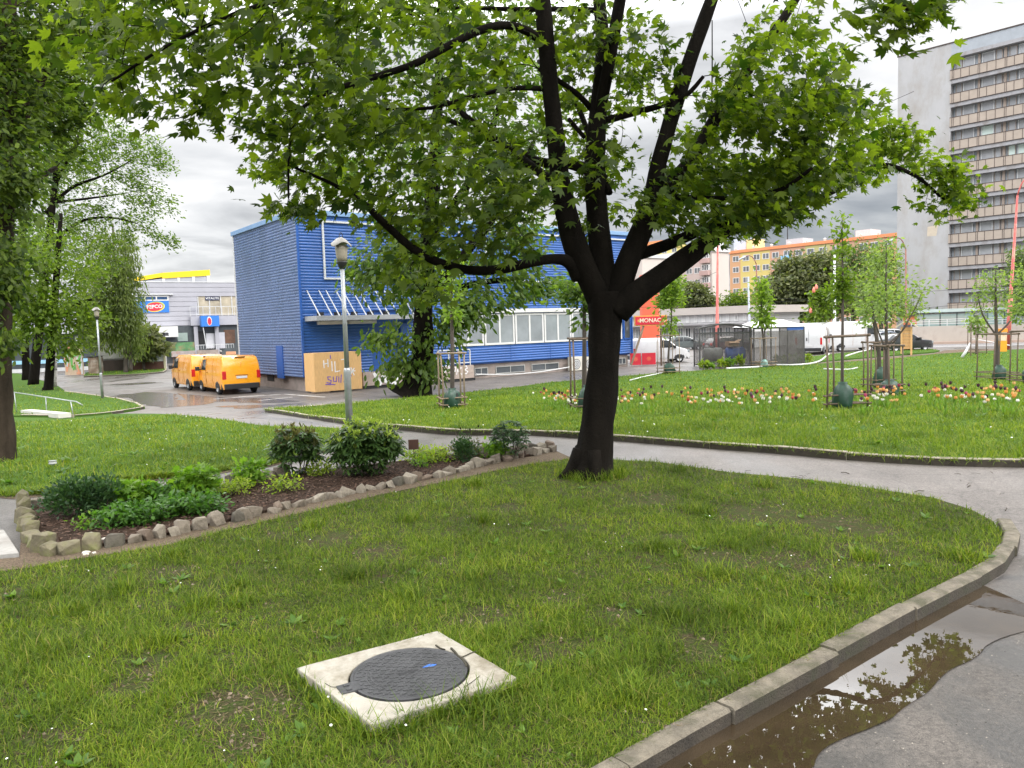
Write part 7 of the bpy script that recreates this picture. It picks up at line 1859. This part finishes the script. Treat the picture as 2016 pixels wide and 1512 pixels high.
pole('street_lamp', 'thin brown curved street lamp in front of the yellow flats', (1492,640), 90, (1489,520), .12, .07, M['mast_brown'], (1468,505), 'street lamp')
pole('street_lamp', 'thin brown curved street lamp in front of the blank tower wall', (1785,650), 80, (1783,490), .12, .07, M['mast_brown'], (1762,470), 'street lamp')
pole('overhead_line_mast', 'slim grey mast at the end of the low white building', (1477,660), 72, (1473,545), .12, .08, M['mast_grey'])
pole('overhead_line_mast', 'white mast between the narrow staked tree and the poplar', (1643,660), 72, (1643,500), .15, .10, M['white_metal'])
o = thing('overhead_wires', 'thin tram wires strung between the masts', 'wires', at(1413, 575, 66)); m = MB(); c = o.location
for a, d in [((1190,560),(1640,590)),((1230,606),(1990,560)),((1270,640),(1990,590)),((1250,585),(1412,535))]:
    p, q = at(*a, 66) - c, at(*d, 66) - c; m.tube([p.lerp(q, u) - Vector((0, 0, .3 * math.sin(u * PI))) for u in np.linspace(0, 1, 8)], .018, 4)
m.build('wire', M['dark'], o)

# ------------------------------------------------------------------ restaurant sign and pylon
p = gp(1303, 720, -KERB); MS = Fr('restaurant_sign', 'red restaurant sign board with gold edge, carried on wooden posts above red banners', 'sign', (p.x, p.y, p.z), 4)
x0_, z0_ = MS.pix(1249, 642); x1_, z1_ = MS.pix(1313, 620); r_ = MS.root
gold = mk('gold_edge', (.62, .33, .07), .5, .1, 3); red = mk('red_sign_board', (.55, .02, .04), .5, .08, 2)
m = MB(); m.box(x0_, x1_, -.02, .04, z0_, z1_); m.build('board_edge', gold, r_)
m = MB(); m.box(x0_ + .07, x1_ - .07, -.06, -.022, z0_ + .07, z1_ - .07); m.build('board', red, r_)
text_mesh('MONACO', (z1_ - z0_) * .58, mk('pale_gold_letters', (.75, .66, .5), .5, .08, 3), r_, ((x0_ + x1_) / 2 + .12, -.067, (z0_ + z1_) / 2), sx=1.0, bold=.004)
m = MB()
for q in (x0_ + .28, x1_ - .28):
    zc_ = (z0_ + z1_) / 2
    for k in range(4): a = k * PI / 4; m.prism([(q + .10 * math.cos(a + w_), zc_ + .10 * math.sin(a + w_)) for w_ in (-.15, .15, PI - .15, PI + .15)], -.066 - k * .001, -.061)
m.build('star_ornament', gold, r_)
m = MB(); m.tube([(0, .1, -.2), (0, .1, z1_)], .07, 8); m.build('post', M['wood'], r_)
xb = MS.pix(1243, 715)[0]; m = MB(); m.bar((xb, .1, .1), (MS.pix(1268, 642)[0], .1, z0_), .12); m.build('leaning_post', M['wood_pale'], r_)
bz0, bz1 = MS.pix(1270, 718, .6)[1], MS.pix(1270, 695, .6)[1]
for k, (a, c) in enumerate([(1241, 1262), (1264, 1291)]):
    xa_, xc_ = MS.pix(a, 706, .6)[0], MS.pix(c, 706, .6)[0]
    bn = thing('red_banner', ['red fence banner with a gold flower, left half of the pair under the restaurant sign', 'red fence banner with a gold flower, beside the sign post under the restaurant sign'][k], 'banner', MS.w((xa_, .6, 0)), MS.a, 'red banners under the restaurant sign'); m = MB(); w_ = xc_ - xa_
    m.box(0, w_, 0, .03, bz0, bz1); m.build('cloth', red, bn); m = MB(); cx_, cz_ = w_ / 2, (bz0 + bz1) / 2
    for q in range(4): a_ = q * PI / 4; m.prism([(cx_ + .16 * math.cos(a_ + e), cz_ + .16 * math.sin(a_ + e)) for e in (-.2, .2, PI - .2, PI + .2)], -.006 - q * .001, -.001)
    m.build('flower_emblem', mk('gold_pink_%d' % k, (.65, .12, .07), .6, .1, 4), bn)
    m = MB()
    for q in (0, w_): m = MB(); m.tube([(q, .06, -.05), (q, .06, bz1 + .1)], .025, 6); m.build('frame_tube', M['white_metal'], bn)
p = gp(1280, 700, -KERB); py_ = Fr('red_pylon', 'plain orange-red advertising pylon rising behind the restaurant sign', 'pylon', (p.x, p.y, p.z), 6)
x0_, _ = py_.pix(1265, 610); x1_, zt_ = py_.pix(1296, 540); m = MB(); m.box(x0_, x1_, 0, .9, -.1, zt_); m.build('panel', mk('orange_red_panel', (.66, .115, .055), .5, .05, .6), py_.root, bevel=.03)
m = MB(); m.box(x1_ + .001, x1_ + .09, -.01, .91, -.1, zt_); m.build('edge_strip', mk('peach_edge', (.7, .3, .2), .5, .1, 2), py_.root)

# ------------------------------------------------------------------ mesh cage with tanks
def netmat(name, a):
    m, t, nd, L = nt(name); o = N(t, 'ShaderNodeOutputMaterial'); b = N(t, 'ShaderNodeBsdfPrincipled'); tr = N(t, 'ShaderNodeBsdfTransparent'); mx = N(t, 'ShaderNodeMixShader')
    f = tex(t, 1.4, 7, .7); r = ramp(t, f, [(.3, (.06, .056, .054)), (.7, (.17, .155, .15))]); L.new(r.outputs[0], b.inputs['Base Color']); b.inputs['Roughness'].default_value = .9
    mr = N(t, 'ShaderNodeMapRange'); L.new(f, mr.inputs[0]); mr.inputs[1].default_value = .3; mr.inputs[2].default_value = .7; mr.inputs[3].default_value = a - .12; mr.inputs[4].default_value = a + .1
    L.new(mr.outputs[0], mx.inputs[0]); L.new(tr.outputs[0], mx.inputs[1]); L.new(b.outputs[0], mx.inputs[2]); L.new(mx.outputs[0], o.inputs[0]); return m
M['net'] = netmat('black_shade_net', .26); M['net2'] = netmat('denser_shade_net', .48)
M['frame_dark'] = mk('dark_steel_frame', (.06, .06, .06), .5, .2, 4)
p = gp(1378, 726, -KERB); CG = Fr('mesh_cage', 'black netted cage with an arched roof holding tanks, at the far edge of the lawn', 'cage', (p.x, p.y, T(p.x, p.y) - .02), -6); r_ = CG.root
wc = CG.pix(1479, 716)[0]; zc = CG.pix(1380, 647)[1]; za_ = CG.pix(1425, 638)[1]; dc = 2.6
m = MB()
for x in (0, wc):
    for y in (0, dc): m.box(x - .04, x + .04, y - .04, y + .04, -.1, zc)
for x in (wc * .42, wc * .5): m.box(x - .05, x + .05, dc - .04, dc + .04, -.1, zc)
for y in (0, dc): m.box(.04, wc - .04, y - .035, y + .035, zc - .35, zc - .28); m.box(.04, wc - .04, y - .03, y + .03, 0.02, .09)
m.build('frame', M['frame_dark'], r_)
arch = lambda y: [(wc * u, y, zc + (za_ - zc) * math.sin(u * PI)) for u in np.linspace(0, 1, 13)]
m = MB(); m.tube(arch(0), .045, 6); m.tube(arch(dc), .045, 6)
for u in (2, 6, 10): m.tube([arch(0)[u], arch(dc)[u]], .035, 6)
m.build('roof_hoop', M['frame_dark'], r_)
m = MB(); a0, a1 = arch(.08), arch(dc - .08); v = a0 + a1; m.add(v, [(i, i+1, 14+i, 13+i) for i in range(12)]); 
m.build('roof_sheet', seeglass('milky_sheet', (.6, .6, .6), .35), r_)
m = MB(); m.box(.05, wc - .05, -.008, .0, .1, zc - .36); m.build('front_net', M['net'], r_)
m = MB(); m.box(-.004, .004, .05, dc - .05, .1, zc - .05); m.build('side_net', M['net'], r_)
m = MB(); m.box(wc - .004, wc + .004, .05, dc - .05, .1, zc - .05); m.build('side_net', M['net'], r_)
m = MB(); m.box(.05, wc - .05, dc - .004, dc + .004, .1, zc - .3); m.build('back_net', M['net'], r_)
def barrel(name, label, x, y, z, L_, rr, mat, legs):
    o = thing(name, label, 'tank', CG.w((x, y, 0)), CG.a); m = MB()
    prof = [(rr * .85, 0), (rr, .08), (rr, L_ * .3), (rr * 1.04, L_ * .33), (rr, L_ * .36), (rr, L_ * .64), (rr * 1.04, L_ * .67), (rr, L_ * .7), (rr, L_ - .08), (rr * .85, L_)]; n_ = 20; v = []
    for r__, q in prof:
        for k in range(n_): t_ = 2*PI*k/n_; v.append((q, r__ * math.cos(t_), z + r__ * math.sin(t_)))
    m.add(v, [(i*n_+k, i*n_+(k+1) % n_, (i+1)*n_+(k+1) % n_, (i+1)*n_+k) for i in range(len(prof)-1) for k in range(n_)] + [tuple(range(n_)), tuple((len(prof)-1)*n_+k for k in range(n_))[::-1]]); m.build('drum', mat, o, smooth=True)
    m = MB()
    for q in (L_ * .15, L_ * .85):
        m.bar((q, -rr * .7, -.05), (q, -rr * .4, z - rr * .6), .08); m.bar((q, rr * .7, -.05), (q, rr * .4, z - rr * .6), .08)
    m.build('cradle', M['frame_dark'], o)
    m = MB(); m.lathe([(.1, z + rr - .03), (.1, z + rr + .05), (.06, z + rr + .08)], (L_ / 2, 0, 0), 10); m.build('filler_cap', M['frame_dark'], o)
barrel('compost_drum', 'dull grey tumbling drum lying inside the netted cage', .35, 1.0, .72, 1.15, .46, mk('grey_drum', (.16, .165, .15), .55, .2, 2), 1)
barrel('compost_drum', 'blue tumbling drum lying inside the netted cage', 1.72, 1.0, .72, 1.15, .46, mk('blue_drum', (.035, .09, .27), .45, .2, 2), 1)
o = thing('cardboard_box', 'open cardboard box standing on the blue drum', 'box', CG.w((2.1, .95, 1.26)), CG.a + .2); m = MB(); q = .3
for a, c, d, e in [(-.32, .32, -q, -q + .012), (-.32, .32, q - .012, q), (-.32, -.308, -q + .013, q - .013), (.308, .32, -q + .013, q - .013)]: m.box(a, c, d, e, 0, .28)
m.box(-.3, .3, -.28, .28, .0, .012); m.build('box_sides', mk('brown_cardboard', (.40, .25, .14), .85, .1, 4), o)
m = MB(); m.add([(-.32, -q, .28), (.32, -q, .28), (.34, -q - .2, .20), (-.34, -q - .2, .20), (-.32, -q, .27), (.32, -q, .27), (.34, -q - .2, .19), (-.34, -q - .2, .19)], [(0,1,2,3),(7,6,5,4),(0,4,5,1),(1,5,6,2),(2,6,7,3),(3,7,4,0)])
m.add([(.32, -q, .28), (.32, q, .28), (.52, q, .38), (.52, -q, .38), (.32, -q, .27), (.32, q, .27), (.52, q, .37), (.52, -q, .37)], [(0,1,2,3),(7,6,5,4),(0,4,5,1),(1,5,6,2),(2,6,7,3),(3,7,4,0)]); m.build('flap', mk('pale_cardboard', (.46, .30, .18), .85, .1, 4), o)
o = thing('garden_pot', 'small terracotta pot at the foot of the netted cage', 'pot', CG.w((1.6, -.15, 0))); m = MB(); m.lathe([(.1, 0), (.15, .26), (.17, .26), (.17, .32), (.13, .32), (.12, .1)], n=14); m.build('pot_body', mk('terracotta', (.36, .10, .06), .8, .1, 5), o, smooth=True)
# covered netted enclosure beside it
p = CG.w((wc + .15, -.1, 0)); CE = Fr('covered_enclosure', 'netted enclosure under a bright white canopy, adjoining the arched cage', 'enclosure', p, -3); r_ = CE.root
we = CE.pix(1583, 705)[0]; ze = CE.pix(1500, 645)[1]; de = 5.0
m = MB()
for x in (0, we * .34, we * .67, we):
    for y in (0, de): m.box(x - .035, x + .035, y - .035, y + .035, -.1, ze)
m.box(.04, we - .04, -.03, .03, ze - .08, ze); m.box(.04, we - .04, de - .03, de + .03, ze - .08, ze); m.build('frame', M['frame_dark'], r_)
m = MB(); m.box(.04, we - .04, -.045, -.037, .05, ze - .22); m.build('front_net', M['net2'], r_)
m = MB(); m.box(-.004, .004, .05, de - .05, .05, ze - .1); m.build('side_net', M['net2'], r_)
m = MB(); m.box(we - .004, we + .004, .05, de - .05, .05, ze - .1); m.build('side_net', M['net2'], r_)
zt_ = CE.pix(1500, 632, 2.5)[1]
m = MB(); v = [(-.1, -.12, ze + .02), (we + .1, -.12, ze + .02), (we + .1, de + .1, ze + .02), (-.1, de + .1, ze + .02), (we * .2, de * .5, zt_), (we * .82, de * .5, zt_ + .05)]
m.add(v, [(0, 1, 5, 4), (1, 2, 5), (2, 3, 4, 5), (3, 0, 4), (3, 2, 1, 0)]); m.build('canopy', mk('white_canvas', (.80, .80, .80), .7, .03, 1), r_)
m = MB(); m.box(we * .66, we - .05, -.06, -.05, ze - .2, ze - .05); m.build('blue_strip', mk('blue_strip', (.03, .10, .36), .5, .1, 2), r_)
for k in range(9):
    a = [1384, 1396, 1420, 1436, 1458, 1530, 1548, 1564, 1590][k]; b = gp(a, 726 - (a - 1380) * .03)
    plant('weed_clump', 'tangle of weeds at the foot of the netted enclosures', 'weed', (a, 727 - (a - 1380) * .055), R.uniform(14, 26), R.uniform(10, 26), 'herb' if k % 2 else 'lime', 'leaf', 26, .16, group='weeds along the netted enclosures')
# white hose over the grass
hp = [(1430,727),(1452,726),(1490,724),(1520,720),(1560,720),(1590,718),(1612,713),(1624,705),(1632,698)]
m = MB(); c = gp(*hp[0]); pts, _ = smooth_path([tuple(gp(*q) + Vector((0, 0, .05)) - c) for q in hp], [.05] * len(hp), 4)
o = m; m.tube(pts, .055, 6); o = m.build('white_hose', M['white'], smooth=True); o.location = c; tag(o, 'thick white hose snaking past the netted enclosures', 'hose')
for lab, hp, rr_ in [('short white hose lying on the lawn edge near the restaurant sign', [(1240,750),(1262,744),(1290,738),(1316,733)], .03), ('white tape loop lying on the grass beyond the tulips', [(1622,727),(1650,728.5),(1672,728),(1688,725)], .04), ('white tape drawn from the stakes to the wooden shelter board', [(1665,712),(1690,703),(1712,697),(1718,688),(1760,685),(1786,676)], .045), ('white tape sagging along the road edge', [(1790,685),(1815,680),(1826,672),(1870,668),(1925,676),(1990,690)], .04)]:
    m = MB(); c = gp(*hp[0]); hh = .03 if 'lying' in lab else .35
    pts, _ = smooth_path([tuple(gp(*q) + Vector((0, 0, hh)) - c) for q in hp], [rr_] * len(hp), 4); m.tube(pts, rr_, 6); o = m.build('barrier_tape', M['white'], smooth=True); o.location = c; tag(o, lab, 'tape')
b = gp(1897, 705); o = thing('tape_roll_end', 'bunched white tape end hanging from a thin stake at the road edge', 'tape', b); m = MB(); m.tube([(-.1, 0, .05), (.15, 0, .42), (.42, .05, .95)], [.10, .09, .03], 8); m.build('bundle', M['white'], o, smooth=True)
o = thing('thin_stake', 'single thin stake at the road edge holding the bunched tape', 'stake', gp(1911, 702)); m = MB(); m.tube([(0, 0, -.1), (0, 0, 2.2)], .035, 6); m.build('rod', M['wood'], o)

# ------------------------------------------------------------------ wooden shelter board, ticket post
p = gp(1784, 697); Wd = Fr('insect_hotel', 'tall new wooden board with a little pitched roof on the verge, beside the black car', 'notice board', (p.x, p.y, T(p.x, p.y)), -28); r_ = Wd.root
x0_ = Wd.pix(1773, 680)[0]; x1_ = Wd.pix(1796, 680)[0]; z1_ = Wd.pix(1785, 643)[1]
for x in (x0_, x1_ - .12):
    m = MB(); m.box(x, x + .12, 0, .5, -.1, z1_); m.build('side_post', M['orange_wood'], r_)
m = MB()
for k in range(7): m.box(x0_ + .121, x1_ - .121, .2, .24, .35 + k * (z1_ - .4) / 7, .35 + (k + 1) * (z1_ - .4) / 7 - .012)
m.build('board_panel', M['orange_wood'], r_)
m = MB(); xm = (x0_ + x1_) / 2
m.prism([(x0_ - .28, z1_ - .05), (xm, z1_ + .42), (xm, z1_ + .5), (x0_ - .36, z1_ + .0)], -.3, .8); m.prism([(x1_ + .28, z1_ - .05), (xm + .001, z1_ + .42), (xm + .001, z1_ + .5), (x1_ + .36, z1_ + .0)], -.3, .8); m.build('pitched_roof', mk('pale_roof_boards', (.50, .45, .33), .75, .12, 4), r_)
p = gp(1976, 692); o = thing('ticket_post', 'orange and white street box standing by the foot of the red lamp mast', 'street box', p, .1); k_ = p.y / F
m = MB(); m.box(-7 * k_, 7 * k_, 0, .5, -.05, 21 * k_); m.build('lower_box', mk('orange_box', (.75, .32, .02), .5, .1, 2), o)
m = MB(); m.box(-6.6 * k_, 6.6 * k_, .01, .49, 21.2 * k_, 38 * k_); m.build('upper_panel', mk('pale_poster', (.66, .55, .42), .5, .2, 3, stain=(.6, .25, .06), sscale=3), o)
m = MB(); m.box(-7.5 * k_, 7.5 * k_, -.02, .52, 38.2 * k_, 45 * k_); m.build('head_panel', mk('orange_head', (.72, .28, .03), .5, .1, 2), o)

# ------------------------------------------------------------------ handrail and steps at the left
pp = [gp(33, 812), gp(92, 814.5), gp(145, 818)]; k_ = pp[0].y / F
o = thing('handrail', 'pale tubular handrail sloping down beside the steps on the left', 'handrail', pp[0]); m = MB()
hr = [at(25, 772, pp[0].y), at(92, 782, pp[1].y), at(137, 789, pp[2].y), at(150, 790.5, pp[2].y), at(163, 798, pp[2].y)]
m.tube([q - pp[0] for q in hr], .019, 8); m.build('rail', M['steel'], o, smooth=True)
for i, (a, c) in enumerate([(0, at(28, 773, pp[0].y)), (1, at(90, 782, pp[1].y)), (2, at(139, 789.5, pp[2].y))]):
    m = MB(); m.tube([pp[a] - pp[0] - Vector((0, 0, .1)), c - pp[0]], .016, 8); m.build('post', M['steel'], o, smooth=True)
o = thing('step_edge', 'pale concrete step edge at the foot of the handrail', 'step', gp(52, 812)); c = o.location; q = gp(128, 820) - c
m = MB(); m.bar((0, 0, .03), (q.x, q.y, q.z + .03), .35, .14); m.build('step_block', mk('pale_step', (.5, .48, .44), .85, .1, 2), o)
# litter on the middle lawn
b = gp(104, 915); o = thing('crumpled_cup', 'crumpled clear plastic cup lying on the middle lawn', 'litter', b); m = MB(); m.lathe([(.03, .0), (.048, .02), (.04, .045), (.046, .065), (.026, .065)], n=10, sx=1.3); m.build('cup_body', mk('cloudy_plastic', (.35, .36, .35), .3, .2, 20), o)
# fallen twigs and leaves on the path
m = MB()
for _ in range(44):
    q = (R.uniform(1350, 2010), R.uniform(925, 1010)) if _ < 36 else (R.uniform(20, 520), R.uniform(930, 1000))
    p = gp(*q, -KERB); 
    if inpoly(np.array([(p.x, p.y)]), LAWN_A)[0] or inpoly(np.array([(p.x, p.y)]), LAWN_B)[0]: continue
    a = R.uniform(0, 6.28); l = R.uniform(.03, .14); m.tube([(p.x, p.y, p.z + .012), (p.x + l * math.cos(a) * .5, p.y + l * math.sin(a) * .5, p.z + .02), (p.x + l * math.cos(a + .15), p.y + l * math.sin(a + .15), p.z + .012)], R.choice([.002, .003, .005]), 4)
o = m.build('path_litter', M['twig']); o['kind'] = 'stuff'

# ------------------------------------------------------------------ person near the shop entrance
def person(label, c, rz, h):
    root = thing('person', label, 'person', c, rz); s = h / 1.75
    V = [(0,0,.95),(0,.0,1.15),(0,.01,1.38),(0,.02,1.50),(0,.03,1.62),(0,.035,1.72),
         (-.10,0,.90),(-.11,.03,.50),(-.11,-.03,.08),(-.11,.11,.03),(.10,0,.90),(.12,-.08,.50),(.12,-.2,.10),(.12,-.08,.05),
         (-.19,.01,1.40),(-.24,0,1.12),(-.22,.12,.90),(-.21,.17,.80),(.19,.01,1.40),(.24,.04,1.12),(.2,.2,1.0),(.17,.27,1.0)]
    E = [(0,1),(1,2),(2,3),(3,4),(4,5),(0,6),(6,7),(7,8),(8,9),(0,10),(10,11),(11,12),(12,13),(2,14),(14,15),(15,16),(16,17),(2,18),(18,19),(19,20),(20,21)]
    rr_ = [.15,.14,.16,.06,.09,.075,.09,.065,.045,.04,.09,.065,.045,.04,.065,.05,.038,.03,.065,.05,.038,.03]
    me = bpy.data.meshes.new('body'); me.from_pydata([(x*s, y*s, z*s) for x, y, z in V], E, []); o = link('body', me, [mk('dark_clothes', (.018, .018, .022), .85, .2, 6)], root)
    bpy.context.view_layer.objects.active = o
    sk_ = o.modifiers.new('skin', 'SKIN'); o.modifiers.new('sub', 'SUBSURF').levels = 1; o.modifiers['sub'].render_levels = 2
    for i, q in enumerate(rr_): me.skin_vertices[0].data[i].radius = (q*s, q*s*(.72 if i in (0, 1, 2) else 1))
    me.skin_vertices[0].data[0].use_root = True
    m = MB(); m.lathe([(.02, 1.545), (.06, 1.56), (.075, 1.62), (.07, 1.67), (.03, 1.70)], (0, .075*s, 0), 12); m.build('face', mk('skin_tone', (.42, .24, .16), .6, .1, 6), root, smooth=True)
    m = MB(); m.lathe([(.07, 1.60), (.105, 1.65), (.107, 1.70), (.08, 1.76), (.02, 1.785)], (0, .02*s, 0), 12); m.build('hair', mk('grey_hair', (.3, .29, .28), .8, .2, 20), root, smooth=True)
person('person in dark clothes walking by the shop entrance behind the vans', (lambda p: (p.x, p.y, G(p.x, p.y)))(at(436, 712, 62)), 1.2, 1.72)
o = thing('stacked_crates', 'peach board standing on a brown crate by the shop entrance', 'crate', (lambda p: (p.x, p.y, G(p.x, p.y)))(at(452, 712, 64))); k_ = 64 / F
m = MB(); m.box(-13 * k_, 12 * k_, 0, .9, 0, 24 * k_); m.build('crate_box', mk('brown_crate', (.30, .14, .10), .7, .1, 2), o)
m = MB(); m.box(-8 * k_, 10 * k_, .2, .4, 24.1 * k_, 38 * k_); m.build('peach_board', mk('peach_board', (.70, .36, .2), .6, .08, 2), o)
